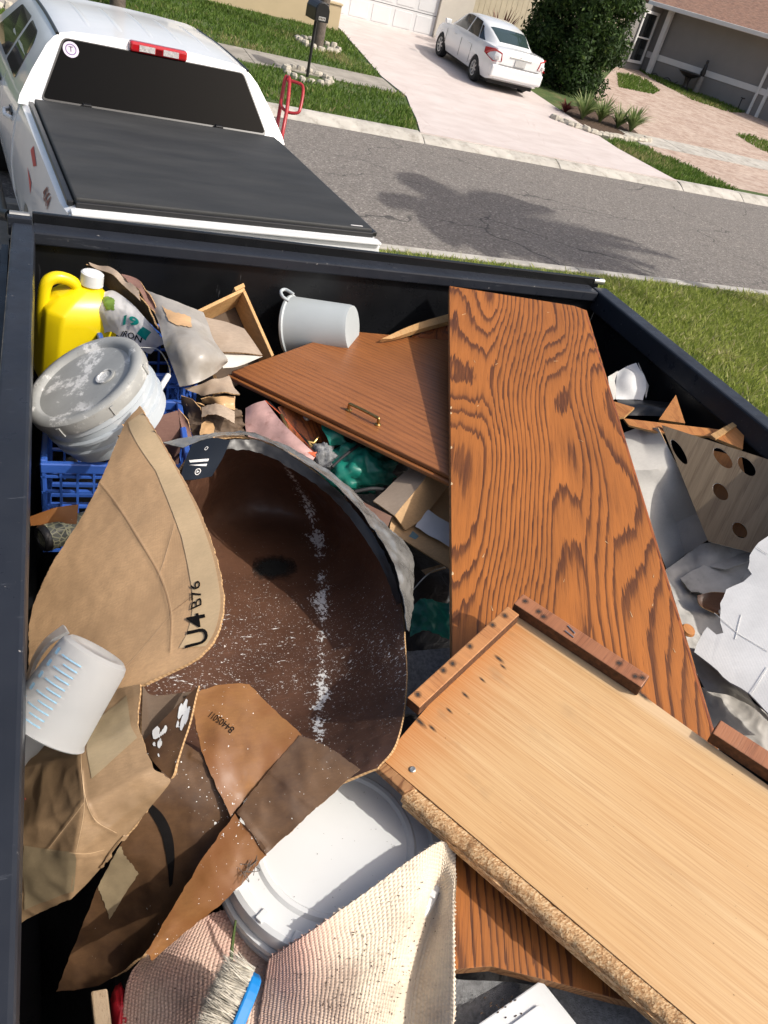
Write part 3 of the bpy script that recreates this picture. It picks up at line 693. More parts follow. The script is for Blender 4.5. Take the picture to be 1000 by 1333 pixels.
kerb('kerb_near', [(8.03, .006), (7.95, .05), (7.88, .085), (7.80, .118), (7.66, .122), (7.66, -.05), (8.03, -.05)], list(np.arange(-12, 31, 3.0)))
kerb('kerb_far', [(13.66, .006), (13.74, .05), (13.82, .09), (13.90, .118), (14.08, .122), (14.08, -.05), (13.66, -.05)], [-15, -12, -9, -6, -3, 0, 3.2, 6.35, 9.3, 12.45, 14.2, 17.2, 20.2, 23.2, 26.2, 29.2, 32.2], (6.35, 12.45))
drive_poly = [(6.35, 13.97), (12.45, 13.97), (12.45, 16.0), (12.55, 21.2), (12.45, 26.6), (7.75, 26.6), (7.70, 23.7), (7.45, 21.0), (7.22, 18.7), (7.30, 17.2), (6.75, 15.2)]
tag(flat('driveway', drive_poly, .022, M['drive']), 'pale pinkish stamped concrete driveway leading to the garage', 'driveway', kind='structure')
def walk(name, xs, y0, y1, lab):
    e = empty(name); tag(e, lab, 'sidewalk', kind='structure')
    for i in range(len(xs)-1):
        flat('slab', [(xs[i]+.006, y0), (xs[i+1]-.006, y0), (xs[i+1]-.006, y1), (xs[i]+.006, y1)], .012+random.uniform(0, .006), M['walk'] if xs[i] < 10 else M['kerb'], e)
walk('sidewalk_left', [-9.5, -8, -6.5, -5, -3.5, -2, -.5, 1.0, 2.5, 4.0, 5.5, 7.20], 17.38, 18.55, 'weathered grey sidewalk slabs between verge and lawn')
walk('sidewalk_right', [13.9, 15.4, 16.9, 18.4, 19.9, 21.4, 22.9, 24.4, 25.9], 17.38, 18.50, 'light grey sidewalk slabs crossing the paver drive')
pav = [tuple(T(*p)[:2]) for p in ((943, 246), (905, 222), (850, 196), (836, 181), (800, 160), (772, 128), (786, 104), (800, 88))]
pav = [(max(13.2, p[0]), max(14.1, p[1])) for p in pav]
pav_poly = [pav[0]]+pav[1:]+[(21.5, 31.5), (25, 33), (40, 33), (40, 14.1)]
tag(flat('paver_driveway', pav_poly, .006, M['pavers']), 'tan and reddish brick paver driveway in front of the grey house', 'driveway', kind='structure')
tag(flat('parking_pad', [(-3.2, -6), (2.75, -6), (2.75, 7.64), (-3.2, 7.64)], .012, M['walk']), 'dull concrete pad under the trailer', 'pavement', kind='structure')

def blades(name, polys, dens, h, w, mat, zf, label, cut=(), lean=.5, tone=(.0, 1.0), dry=0.0):
    pts = []
    for poly in polys:
        a = np.array(poly, float)[:, :2]; lo, hi = a.min(0), a.max(0); n = int(np.prod(hi-lo)*dens)
        P = lo+rng.random((n, 2))*(hi-lo); P = P[in_poly(P, a)]
        pts.append(P)
    P = np.concatenate(pts)
    for c in cut:
        if len(c) == 3: P = P[np.hypot(P[:, 0]-c[0], P[:, 1]-c[1]) > c[2]]
        else: P = P[~in_poly(P, c)]
    # clumps and bare patches
    k = np.array([noise.noise((x*1.3, y*1.3, 3.1))+.5*noise.noise((x*4.1, y*4.1, 9.2)) for x, y in P])
    keep = k > -.72+rng.random(len(P))*.35; P, k = P[keep], k[keep]
    n = len(P); ang = rng.random(n)*2*math.pi; hh = h*(.55+.9*rng.random(n))*(1+.35*k); ww = w*(.7+.6*rng.random(n))
    z = np.array([zf(y) for y in P[:, 1]])-.01
    dx, dy = np.cos(ang), np.sin(ang); la = rng.random(n)*2*math.pi; ll = hh*lean*rng.random(n)
    v = np.zeros((n, 4, 3))
    v[:, 0] = np.stack([P[:, 0]-dx*ww/2, P[:, 1]-dy*ww/2, z], 1); v[:, 1] = np.stack([P[:, 0]+dx*ww/2, P[:, 1]+dy*ww/2, z], 1)
    v[:, 2] = np.stack([P[:, 0]+dx*ww*.35+np.cos(la)*ll*.35, P[:, 1]+dy*ww*.35+np.sin(la)*ll*.35, z+hh*.6], 1)
    v[:, 3] = np.stack([P[:, 0]+np.cos(la)*ll, P[:, 1]+np.sin(la)*ll, z+hh], 1)
    b = np.arange(n)*4; f = np.concatenate([np.stack([b, b+1, b+2], 1), np.stack([b, b+2, b+3], 1)])
    lo = np.array([noise.noise((x*.55, y*.55, 7.7)) for x, y in P]); t = np.clip(.42+.9*np.maximum(0, lo-.12)+.30*k+rng.normal(0, .17, n)+dry*(rng.random(n) < .22), 0, 1)
    me = bpy.data.meshes.new(name); me.vertices.add(n*4); me.vertices.foreach_set('co', v.astype(np.float32).ravel())
    me.loops.add(len(f)*3); me.loops.foreach_set('vertex_index', f.astype(np.int32).ravel())
    me.polygons.add(len(f)); me.polygons.foreach_set('loop_start', np.arange(len(f), dtype=np.int32)*3); me.polygons.foreach_set('loop_total', np.full(len(f), 3, dtype=np.int32))
    at = me.attributes.new('tone', 'FLOAT', 'POINT'); at.data.foreach_set('value', np.repeat(t, 4).astype(np.float32))
    me.update(); me.validate()
    return tag(link(name, me, mat), label, 'grass', kind='stuff')
mbox = T(401, 101); trk = T(414, 60); trk2 = T(153, 13)
blades('verge_grass', [[(2.55, 2.2), (11.8, 2.2), (11.8, 7.55), (2.55, 7.55)]], 2600, .075, .010, M['grass_near'], lambda y: .10, 'sunlit uncut grass between the trailer and the street', lean=.9, dry=.35)
verge_far = [(-9, 14.1), (6.3, 14.1), (6.72, 15.2), (7.26, 17.36), (-9, 17.36)]
lawn_far = [(-9, 18.56), (7.20, 18.56), (7.42, 21.0), (7.66, 23.4), (4.5, 23.2), (-9, 23.0)]
verge_r = [(12.47, 14.1), (12.5, 16.9), (13.1, 17.35)]+[(pav[2][0], min(17.2, pav[2][1])), pav[1], (pav[0][0], 14.1)]
blades('far_lawn_grass', [verge_far, lawn_far], 520, .075, .026, M['grass'], zt, 'mown green front lawn and verge across the street', cut=[(mbox[0], mbox[1], .5), (trk[0], trk[1], .5)], lean=.8, dry=.12)
blades('corner_verge_grass', [verge_r], 700, .085, .024, M['grass'], zt, 'green grass wedge between the pink driveway and the pavers', lean=.8, dry=.2)
isl1 = [tuple(T(*p)[:2]) for p in ((803, 96), (822, 98), (845, 108), (858, 119), (850, 123), (830, 119), (805, 114))]
isl2 = [tuple(T(*p)[:2]) for p in ((958, 176), (975, 177), (1010, 190), (1010, 204), (985, 193))]
isl3 = [tuple(T(*p)[:2]) for p in ((820, 84), (860, 96), (900, 116), (972, 147), (950, 147), (900, 130), (850, 104))]
for k, (pl, nm, lb) in enumerate(((isl1, 'lawn_tongue', 'pointed grass tongue on the pavers next to the hedge'), (isl2, 'lawn_island', 'grass island set in the pavers by the sidewalk'), (isl3, 'lawn_strip', 'narrow grass strip along the foot of the grey wall'))):
    blades(nm, [pl], 420, .09, .035, M['grass'], lambda y: zt(y)+.006, lb, lean=.8)

# ------------------------------------------------------------------ planting
def leaf_cloud(name, mat, parent, centers, n, size, shell=.75, seed=1, up=.25, matrix=None, aspect=.42):
    """many small leaves spread through lumpy lobes; centers = (x,y,z,rx,ry,rz)"""
    r = np.random.default_rng(seed); C = np.array(centers, float)
    wgt = (C[:, 3]*C[:, 4]*C[:, 5])**(2/3); wgt /= wgt.sum()
    k = r.choice(len(C), n, p=wgt); d = r.normal(size=(n, 3)); d /= np.linalg.norm(d, axis=1, keepdims=True)
    rad = shell+(1-shell)*r.random(n)**.6; rad *= np.where(r.random(n) < .15, .7, 1.0)*(1+.12*r.normal(size=n))
    p = C[k, :3]+d*C[k, 3:]*rad[:, None]
    nrm = d+.7*r.normal(size=(n, 3)); nrm[:, 2] += up; nrm /= np.linalg.norm(nrm, axis=1, keepdims=True)
    a = np.cross(nrm, r.normal(size=(n, 3))); a /= np.linalg.norm(a, axis=1, keepdims=True); b = np.cross(nrm, a)
    s = size*(.6+.8*r.random(n))[:, None]
    v = np.stack([p-a*s, p-b*s*aspect, p+a*s, p+b*s*aspect], 1).reshape(-1, 3); f = np.arange(4*n).reshape(n, 4)
    t = np.clip(.45+.22*r.normal(size=n)+.25*(C[k, 2]-C[:, 2].mean())/(np.ptp(C[:, 2])+.1), 0, 1)
    me = bpy.data.meshes.new(name); me.from_pydata(v.tolist(), [], f.tolist())
    at = me.attributes.new('tone', 'FLOAT', 'POINT'); at.data.foreach_set('value', np.repeat(t, 4).astype(np.float32))
    return link(name, me, mat, parent, matrix)
def strap_plant(name, pos, n, L, w, mat, label, cat, seed, spread=.9, group=None):
    r = random.Random(seed); e = empty(name, pos, 0, label, cat, group); v = []; f = []; tn = []
    for i in range(n):
        a = r.random()*2*math.pi; le = L*r.uniform(.6, 1.1); sp = spread*r.uniform(.3, 1.0); tone = r.random(); b0 = len(v); m = 5
        for k in range(m):
            t = k/(m-1); x = sp*le*t**1.3; z = le*(t-.55*sp*t*t); ww = w*(1-t**2)*.5+.001
            cx, cy = math.cos(a)*x, math.sin(a)*x
            v += [(cx-math.sin(a)*ww, cy+math.cos(a)*ww, z), (cx+math.sin(a)*ww, cy-math.cos(a)*ww, z)]; tn += [tone]*2
            if k: f.append((b0+2*k-2, b0+2*k-1, b0+2*k+1, b0+2*k))
    me = bpy.data.meshes.new('foliage'); me.from_pydata(v, [], f); at = me.attributes.new('tone', 'FLOAT', 'POINT'); at.data.foreach_set('value', tn)
    link('foliage', me, mat, e); return e
hb = (T(690, 112)+T(788, 134))/2; hz = zt(hb[1])
hedge = empty('hedge_bush', (hb[0]+.18, hb[1]+1.0, hz), 0, 'tall dense dark green rounded hedge beside the white sedan', 'hedge')
cs = []
rr = random.Random(5)
for i in range(80):
    a = rr.random()*2*math.pi; q = rr.uniform(.6, 1.0); z = rr.uniform(.15, 3.9); rad = 1.45*(1-.07*abs(z-1.8))
    cs.append((math.cos(a)*rad*q*.98, math.sin(a)*rad*q*.9, z, rr.uniform(.32, .56), rr.uniform(.32, .56), rr.uniform(.34, .6)))
cs.append((0, 0, 1.9, 1.15, 1.05, 1.75))
leaf_cloud('crown', M['leaf'], hedge, cs, 46000, .066, shell=.78, seed=3)
tube('trunk', [(0, 0, -.05), (.03, .02, .8), (0, .05, 1.9)], [.10, .08, .05], M['bark'], hedge, 8)
for (px, py, L, n, sd, lb) in ((757, 156, .85, 130, 1, 'tall green and cream strap leaf plant right beside the low purplish shrub'), (780, 160, .8, 110, 2, 'strap leaf plant second from the low purplish shrub'), (820, 172, .82, 140, 3, 'wide strap leaf plant at the paver end of the edged bed'), (803, 167, .7, 100, 4, 'shorter strap leaf plant third from the low purplish shrub')):
    p = T(px, py); strap_plant('strap_leaf_plant', (p[0], p[1], zt(p[1])), n, L, .045, M['leaf_strap'], lb, 'plant', sd, group='strap leaf plants in the edged bed')
p = T(735, 147); strap_plant('dark_shrub', (p[0], p[1], zt(p[1])), 90, .42, .05, M['leaf_red'], 'low dark purplish shrub in the bed next to the driveway', 'shrub', 9, 1.1)
p = T(585, 26); strap_plant('cordyline', (p[0]-.6, 26.35, zt(26)), 46, 1.5, .10, M['leaf_red'], 'dark red spiky plant against the wall beside the garage', 'plant', 12, .7)
bed = [tuple(T(*q)[:2]) for q in ((722, 152), (745, 160), (790, 176), (838, 181), (815, 160), (770, 140), (735, 138))]
tag(flat('planting_bed', bed, .012, M['mulch']), 'brown mulch bed with strap leaf plants', 'planting bed', kind='structure')
def stone_ring(pts, label, seed, size=.16, close=True):
    r = random.Random(seed); e = empty('stone_edging', (0, 0, 0), 0, label, 'stone edging')
    for (x, y) in pts:
        s = size*r.uniform(.8, 1.2); h = r.uniform(.09, .14); M4 = Matrix.Translation((x, y, zt(y)-.015)) @ Matrix.Rotation(r.random()*3, 4, 'Z')
        v = []
        for zz, k in ((0, 1.0), (h*.6, 1.02), (h, .72)):
            for j in range(7):
                a = j/7*2*math.pi; q = s*.5*k*r.uniform(.85, 1.12); v.append((math.cos(a)*q*1.25, math.sin(a)*q*.9, zz+r.uniform(-.008, .008)))
        f = [tuple(range(6, -1, -1)), tuple(range(14, 21))]
        for l in (0, 7):
            for j in range(7): f.append((l+j, l+(j+1) % 7, l+7+(j+1) % 7, l+7+j))
        o = pymesh('stone', v, f, M['stone'], e, matrix=M4)
    return e
def ring_pts(c, r, n, sq=1.0): return [(c[0]+math.cos(i/n*2*math.pi)*r, c[1]+math.sin(i/n*2*math.pi)*r*sq) for i in range(n)]
stone_ring(ring_pts(mbox, .46, 15), 'ring of pale stones round the black mailbox post', 3)
stone_ring(ring_pts(trk, .50, 15), 'ring of pale stones round the slim tree trunk', 4)
lr = T(30, 26); stone_ring(ring_pts(lr, .75, 20), 'oval of pale stones on the lawn beyond the pickup cab', 5, .2)
bp = catmull(np.array([[*T(722, 156)[:2], 0], [*T(748, 166)[:2], 0], [*T(790, 179)[:2], 0], [*T(842, 184)[:2], 0]]), 8)[:, :2]
stone_ring([tuple(q) for q in bp], 'grey block edging round the planting bed', 6, .26)

def palm(name, pos, H, seed, label, fr=2.2, nf=16, lean=(0, 0), r0=.13, wid=.06, seg=14):
    r = random.Random(seed); e = empty(name, pos, 0, label, 'palm tree')
    tube('trunk', [(lean[0]*t*t, lean[1]*t*t, H*t-.05) for t in np.linspace(0, 1, 9)], list(np.linspace(r0, r0*.72, 9)), M['bark'], e, 12)
    v = []; f = []; tn = []
    for i in range(nf):
        a = i/nf*2*math.pi*2.618+r.uniform(-.2, .2); el = r.uniform(-.25, .95); L = fr*r.uniform(.8, 1.1); pp = []
        for k in range(seg):
            t = k/(seg-1); x = L*t*math.cos(el*.8)*(1-.12*t); z = L*(math.sin(el)*t-.62*t*t); pp.append(np.array([lean[0]+math.cos(a)*x, lean[1]+math.sin(a)*x, H+z]))
        side = np.array([-math.sin(a), math.cos(a), 0])
        for k in range(1, seg-1):
            ll = .62*math.sin(math.pi*min(1, .15+k/seg*.85))*r.uniform(.85, 1.1)
            for q in range(2):
                for s in (-1, 1):
                    o = pp[k]+(pp[k+1]-pp[k])*q*.5; d = side*s*.86+np.array([math.cos(a)*.4, math.sin(a)*.4, -.38]); tip = o+d*ll; w = np.array([math.cos(a), math.sin(a), 0])*wid*.5
                    b = len(v); v += [o-w, o+w, tip]; f.append((b, b+1, b+2)); tn += [r.random()]*3
    me = bpy.data.meshes.new('crown'); me.from_pydata([tuple(map(float, q)) for q in v], [], f); at = me.attributes.new('tone', 'FLOAT', 'POINT'); at.data.foreach_set('value', tn)
    link('crown', me, M['frond'], e); return e
palm('palm_tree', (trk[0], trk[1], zt(trk[1])), 6.4, 3, 'slim trunked palm in a stone ring behind the mailbox', 1.7)
palm('palm_tree', (trk2[0], trk2[1], zt(trk2[1])), 6.4, 4, 'palm trunk on the lawn straight beyond the pickup roof', 1.7, r0=.16)
palm('palm_tree', (10.6, 5.25, .1), 7.0, 8, 'leaning palm on the near verge, its shadow across the street', 2.15, 26, lean=(-.1, .2), wid=.13)

# ------------------------------------------------------------------ garage house across the street
gh = empty('garage_house', (9.6, 26.3, zt(26.1)), 0, 'cream house front with a wide white panelled garage door', 'house'); z0 = 0.0
def gbox(nm, lo, hi, m, par=gh, bev=0.0): return box(nm, lo, hi, m, par, bev=bev)
gbox('wall', (2.02, .02, -.3), (3.15, .30, 3.2), M['cream']); gbox('wall', (-6.0, .02, -.3), (-3.85, .30, 3.2), M['cream']); gbox('lintel', (-3.85, .03, 2.35), (2.02, .30, 3.2), M['cream'])
gd = gbox('garage_door', (-3.84, .14, -.02), (2.01, .20, 2.34), M['garage'])
for c in range(8):
    for r_ in range(4):
        x0 = -3.84+c*.731+.07; zz = .07+r_*.585
        o = prism('door_panel', [(x0, zz), (x0+.59, zz), (x0+.59, zz+.44), (x0, zz+.44)], .012, M['garage'], gd, matrix=Matrix(((1, 0, 0, 0), (0, 0, -1, .128), (0, 1, 0, 0), (0, 0, 0, 1))), bev=.008)
for r_ in range(1, 4): boxes('section_joint', [((-3.84, .136, r_*.585-.006), (2.01, .141, r_*.585+.006))], M['dark_gap'], gd)
gbox('roof', (-6.6, -.5, 3.2), (3.7, 6, 3.38), M['shingle'])
lw = empty('garden_wall', (0, 0, 0), 0, 'low beige rendered wall at the back of the lawn', 'wall')
box('wall_face', (-7, 23.45, .2), (7.55, 23.65, zt(23.5)+.58), M['beige'], lw, bev=.01); box('coping', (-7, 23.42, zt(23.5)+.582), (7.57, 23.68, zt(23.5)+.63), M['beige'], lw, bev=.01)
hg = empty('clipped_hedge', (0, 0, 0), 0, 'clipped green shrubs behind the low beige wall', 'hedge')
leaf_cloud('crown', M['leaf'], hg, [(x, 24.3+rr.uniform(-.1, .1), 1.0+rr.uniform(-.05, .15), .5, .45, .55) for x in np.arange(-5, 5.3, .55)], 9000, .06, seed=8)
tube('stem', [(2, 24.3, .3), (2, 24.3, 1.0)], .03, M['bark'], hg, 6)
fe = empty('vinyl_fence', (12.9, 28.4, zt(28.4)), 0, 'beige vertical plank fence between the two houses', 'fence')
for i in range(34):
    box('plank', (i*.205, random.uniform(0, .006), -.02), (i*.205+.198, .03, 1.95), M['fence'], fe, bev=.004)
for zz in (.35, 1.6): box('rail', (-.02, .034, zz), (7.0, .08, zz+.12), M['fence'], fe)
for i in range(4): box('post', (i*2.3-.06, .085, -.1), (i*2.3+.06, .2, 2.05), M['fence'], fe)

# ------------------------------------------------------------------ grey house
hc = np.array([25.95, 26.35]); hd = np.array([-.42, .91]); hd /= np.linalg.norm(hd)
hz0 = .56
hm = Matrix(((hd[0], hd[1], 0, hc[0]), (hd[1], -hd[0], 0, hc[1]), (0, 0, 1, hz0), (0, 0, 0, 1)))   # x along the wall away, y into the house
gr = empty('grey_house', (0, 0, 0), 0, 'grey stucco house with white band, white gutter and brown shingle roof', 'house'); gr.matrix_world = hm
def hbox(nm, lo, hi, m, par=None, bev=0.0): return box(nm, lo, hi, m, par or gr, bev=bev)
HH = 2.50
hbox('wall', (.0, 0, -.6), (5.6, .3, HH), M['grey_wall']); hbox('base_band', (.02, -.05, -.6), (5.58, -.001, .74), M['grey_wall'])
hbox('trim_band', (.02, -.075, .745), (5.58, -.001, .96), M['trim'], bev=.01)
hbox('corner_post', (-.02, -.09, -.5), (.10, .0, HH), M['trim']); hbox('downspout', (.34, -.16, -.5), (.44, -.078, HH-.05), M['trim'], bev=.01)
hbox('wall', (-6, .01, -.6), (-.021, .31, HH), M['grey_wall'])
hbox('entry_wall', (5.61, -3.5, -.6), (5.9, .3, HH), M['grey_wall'])
w = hbox('window', (5.575, -1.35, .55), (5.608, -.35, 2.2), M['glass'])
for lo, hi in (((5.53, -1.45, .45), (5.574, -1.35, 2.3)), ((5.53, -.35, .45), (5.574, -.25, 2.3)), ((5.53, -1.349, 2.2), (5.574, -.351, 2.3)), ((5.53, -1.349, .45), (5.574, -.351, .55)), ((5.53, -1.349, 1.33), (5.574, -.351, 1.39))):
    hbox('frame', lo, hi, M['trim'], w)
hbox('entry_post', (5.0, -.30, -.5), (5.2, -.12, HH), M['trim'])
hbox('soffit', (-6.5, -.75, HH+.001), (5.9, .4, HH+.05), M['trim']); hbox('gutter', (-6.5, -.87, HH-.02), (5.9, -.752, HH+.13), M['trim'], bev=.02)
rv = [(-6.5, -.85, HH+.12), (7.5, -.85, HH+.12), (7.5, 7, HH+3.0), (-6.5, 7, HH+3.0), (-6.5, -.85, HH+.07), (7.5, -.85, HH+.07), (7.5, 7, HH+2.9), (-6.5, 7, HH+2.9)]
pymesh('roof', rv, [(0, 1, 2, 3), (7, 6, 5, 4), (0, 4, 5, 1), (1, 5, 6, 2), (2, 6, 7, 3), (3, 7, 4, 0)], M['shingle'], gr, uvs=[(p[0], p[1]*1.07) for p in rv])
def hw(x, y, z): q = hm @ Vector((x, y, z)); return (q.x, q.y, q.z)
bb = empty('bird_bath', hw(3.05, -.75, .0), .4, 'dark stone bird bath on a pedestal before the grey wall', 'bird bath')
bb.location.z = zt(bb.location.y)
lathe('pedestal', [(.0, 0), (.22, 0), (.22, .06), (.12, .12), (.09, .3), (.14, .46), (0, .47)], M['mail_black'], bb, 16); lathe('bowl', [(0, .46), (.2, .47), (.44, .6), (.46, .64), (.42, .64), (.2, .54), (0, .53)], M['mail_black'], bb, 24)
st = empty('garden_statue', hw(2.75, -.28, 0), 0, 'small dark statue standing behind the bird bath', 'statue'); st.location.z = zt(st.location.y)
lathe('pedestal', [(0, 0), (.12, 0), (.12, .55), (.09, .62), (0, .62)], M['grey_wall'], st, 10); lathe('figure', [(0, .621), (.09, .63), (.11, .75), (.07, .92), (.075, 1.0), (.045, 1.06), (.06, 1.13), (.04, 1.2), (0, 1.21)], M['mail_black'], st, 12)
hs = [hw(4.9-.26*i, -.34-.10*math.sin(i*1.3), .16+.10*abs(math.sin(i*1.05))) for i in range(6)]
ho = tube('garden_hose', [(q[0], q[1], zt(q[1])+.03+(.12 if i % 2 else 0)) for i, q in enumerate(hs)], .016, M['mail_black'], None, 8, smooth_path=6); tag(ho, 'black garden hose lying along the foot of the grey wall', 'hose')
sp = empty('hose_reel', hw(.75, -.35, 0), 0, 'small black hose tap near the white downspout', 'hose tap'); sp.location.z = zt(sp.location.y)
tube('riser', [(0, 0, -.02), (0, 0, .42), (.08, -.06, .46)], .022, M['mail_black'], sp, 8); lathe('wheel', [(0, .44), (.07, .44), (.07, .47), (0, .47)], M['mail_black'], sp, 12)

# ------------------------------------------------------------------ mailbox
mb = empty('mailbox', (mbox[0], mbox[1], zt(mbox[1])), math.radians(6), 'black arched mailbox on a thin black post', 'mailbox')
tube('post', [(0, .05, -.1), (0, .05, 1.0)], .03, M['mail_black'], mb, 10)
pr = [(-.115, 0), (.115, 0), (.115, .15)]+[(.115*math.cos(a), .15+.115*math.sin(a)) for a in np.linspace(.2, math.pi-.2, 9)]+[(-.115, .15)]
def arch(y0, y1, k, m, nm, par):
    v = [(x*k, y0, 1.0+.02+z*k) for x, z in pr]+[(x*k, y1, 1.0+.02+z*k) for x, z in pr]; n = len(pr)
    return fixn(pymesh(nm, v, [tuple(range(n)), tuple(range(2*n-1, n-1, -1))]+[(i, (i+1) % n, (i+1) % n+n, i+n) for i in range(n)], m, par))
bevel(arch(-.22, .28, 1.25, M['mail_black'], 'box', mb), .008); bevel(arch(-.245, -.221, 1.2, M['black_plastic'], 'door', mb), .006)
box('number_plate', (-.07, -.252, 1.05), (.07, -.247, 1.11), M['number'], mb)
boxes('number_marks', [((x, -.2545, 1.062), (x+.018, -.2526, 1.098)) for x in (-.058, -.026, .006, .038)], M['ink_soft'], mb)
tube('flag', [(.15, .0, 1.1), (.15, .0, 1.32), (.15, -.08, 1.32)], .012, M['mail_black'], mb, 6)
# ------------------------------------------------------------------ hand truck
ht = empty('hand_truck', (0, 0, 0), 0, 'red tubular hand truck standing on the street beside the pickup', 'hand truck')
def D(px, py, d): return CAM+ray(px, py)*d/1000
A = [D(358, 182, 8.5), D(364, 145, 8.5), D(371, 104, 8.5), D(374, 101, 8.5), D(377, 105, 8.45), D(374, 140, 8.4), D(366, 184, 8.4)]
dirv = (A[0]-A[1])/np.linalg.norm(A[0]-A[1])
def toground(p, d): return p+d*((p[2]-.03)/-d[2])
d0 = np.array([0, 0.02, -1.0])
tube('frame', [toground(A[0], d0)]+A+[toground(A[-1], d0)], .021, M['red_paint'], ht, 10, smooth_path=4)
tube('handle', [D(374, 104, 8.45), D(388, 108, 8.45), D(394, 112, 8.45), D(394.5, 122, 8.43), D(391, 141, 8.42), D(387, 147, 8.42), D(375, 146, 8.42), D(367, 139, 8.44), D(366, 130, 8.46)], .017, M['red_paint'], ht, 10, smooth_path=5)
g0 = toground(A[0], d0); box('toe_plate', (g0[0]-.1, g0[1]-.35, .012), (g0[0]+.35, g0[1]+.02, .02), M['red_paint'], ht)
for s in (-.06, .40):
    lathe('wheel', [(0, -.03), (.10, -.03), (.12, -.015), (.12, .015), (.10, .03), (0, .03)], M['tyre'], ht, 20, matrix=Matrix.Translation((g0[0]+s, g0[1]+.1, .122)) @ Matrix.Rotation(math.pi/2, 4, 'Y'))
tube('axle', [(g0[0]-.06, g0[1]+.1, .122), (g0[0]+.40, g0[1]+.1, .122)], .012, M['red_paint'], ht, 8)
# ------------------------------------------------------------------ vehicles
def interp(tab, x):
    xs = [t[0] for t in tab]
    if not hasattr(tab[0][1], '__len__'): return float(np.interp(x, xs, [t[1] for t in tab]))
    return [float(np.interp(x, xs, [t[1][k] for t in tab])) for k in range(len(tab[0][1]))]
def loft(name, secs, mat, parent, deg=35, cap=True):
    """secs: list of rings of equal length"""
    n = len(secs[0]); v = [p for s in secs for p in s]; f = []
    for i in range(len(secs)-1):
        for k in range(n):
            l = (k+1) % n; f.append((i*n+k, i*n+l, (i+1)*n+l, (i+1)*n+k))
    if cap: f.append(tuple(range(n-1, -1, -1))); f.append(tuple((len(secs)-1)*n+k for k in range(n)))
    o = fixn(pymesh(name, v, f, mat, parent)); return autosmooth(o, deg)
def wheel(parent, x, y, r, w, side, spokes=5):
    M4 = Matrix.Translation((x, y, r)) @ Matrix.Rotation(math.pi/2*side, 4, 'Y')
    e = lathe('wheel', [(r*.62, -w/2), (r*.92, -w/2), (r, -w*.33), (r, w*.33), (r*.92, w/2), (r*.62, w/2), (r*.60, w*.2), (0, w*.2)], M['tyre'], parent, 36, matrix=M4)
    rim = lathe('rim', [(r*.64, w*.42), (r*.60, w*.47), (r*.55, w*.44), (r*.53, w*.28), (r*.14, w*.30), (r*.12, w*.40), (0, w*.41)], M['alloy'], e, 30)
    for i in range(spokes):
        a = i/spokes*2*math.pi
        box('spoke', (r*.08, -r*.055, w*.30), (r*.57, r*.055, w*.43), M['alloy'], e, matrix=Matrix.Rotation(a, 4, 'Z'), bev=.004)
    for i in range(spokes):
        a = (i+.5)/spokes*2*math.pi
        prism('rim_gap', [(r*.2, -r*.05), (r*.5, -r*.16), (r*.5, r*.16), (r*.2, r*.05)], .004, M['dark_gap'], e, matrix=Matrix.Rotation(a, 4, 'Z') @ Matrix.Translation((0, 0, w*.312)))
    return e
# ---- pickup truck
tk = empty('pickup_truck', (1.005, 4.37, -.02), math.radians(5.2), 'white crew cab pickup truck with a black bed cover hitched to the trailer', 'pickup truck'); tk.rotation_euler = (0, math.radians(.6), math.radians(5.5)); tk.location.z = -.005
TPROF = [(.82, .42), (.95, .50), (.995, .68), (1.005, .88), (.99, 1.04), (.965, 1.18), (.935, 1.268), (.895, 1.292)]
def tw(y): return interp([(-.02, .965), (.1, .985), (1.9, 1.0), (4.4, 1.0), (5.2, .97), (5.75, .88)], y)
def tbot(y):
    b = .42
    for yc in (1.02, 4.72):
        d = abs(y-yc)
        if d < .52: b = max(b, .42+math.sqrt(max(0, .52**2-d*d))*.95)
    return b
def tside(y, z, off=0.0):
    zs = [p[1] for p in TPROF]; return float(np.interp(z, zs, [p[0] for p in TPROF]))*tw(y)+off
ys = sorted(set([-.02, .03, .12, .3]+list(np.linspace(.48, 1.56, 15))+[1.8, 1.94, 2.6, 3.2, 3.8]+list(np.linspace(4.18, 5.26, 15))+[5.5, 5.75]))
secs = []
for y in ys:
    b = tbot(y); hz_ = 1.0 if y < 4.5 else 1.0-.06*((y-4.5)/1.25)**2
    pr_ = [(w*tw(y), max(z, b)*hz_) for w, z in TPROF]
    secs.append([(-w, y, z) for w, z in pr_]+[(w, y, z) for w, z in pr_[::-1]])
loft('body', secs, M['truck_paint'], tk, 28)
# cab
CP = [(.962, 1.285), (.945, 1.335), (.86, 1.48), (.755, 1.635), (.70, 1.688), (.655, 1.716), (.57, 1.733), (.30, 1.747), (0, 1.752)]
def cb(z): return 1.955+(z-1.285)*.62
def cf(z): return 4.55-(z-1.285)*1.7
ring = CP+[(-a, b) for a, b in CP[-2::-1]]
secs = []
for t in np.linspace(0, 1, 16):
    dome = .022*math.sin(math.pi*min(1, t*1.15)) if t < .87 else 0
    secs.append([(x, cb(z)+(cf(z)-cb(z))*t, z+dome*max(0, (z-1.6)/.15)) for x, z in ring])
loft('cab', secs, M['truck_paint'], tk, 30)
up = Vector((0, .62, 1)).normalized()
def rearm(z, off): return Matrix(((1, 0, 0, 0), (0, up.y, -up.z, cb(z)-off*up.z), (0, up.z, up.y, z+off*up.y), (0, 0, 0, 1)))
zb = 1.335; hgt = (1.682-zb)/up.z
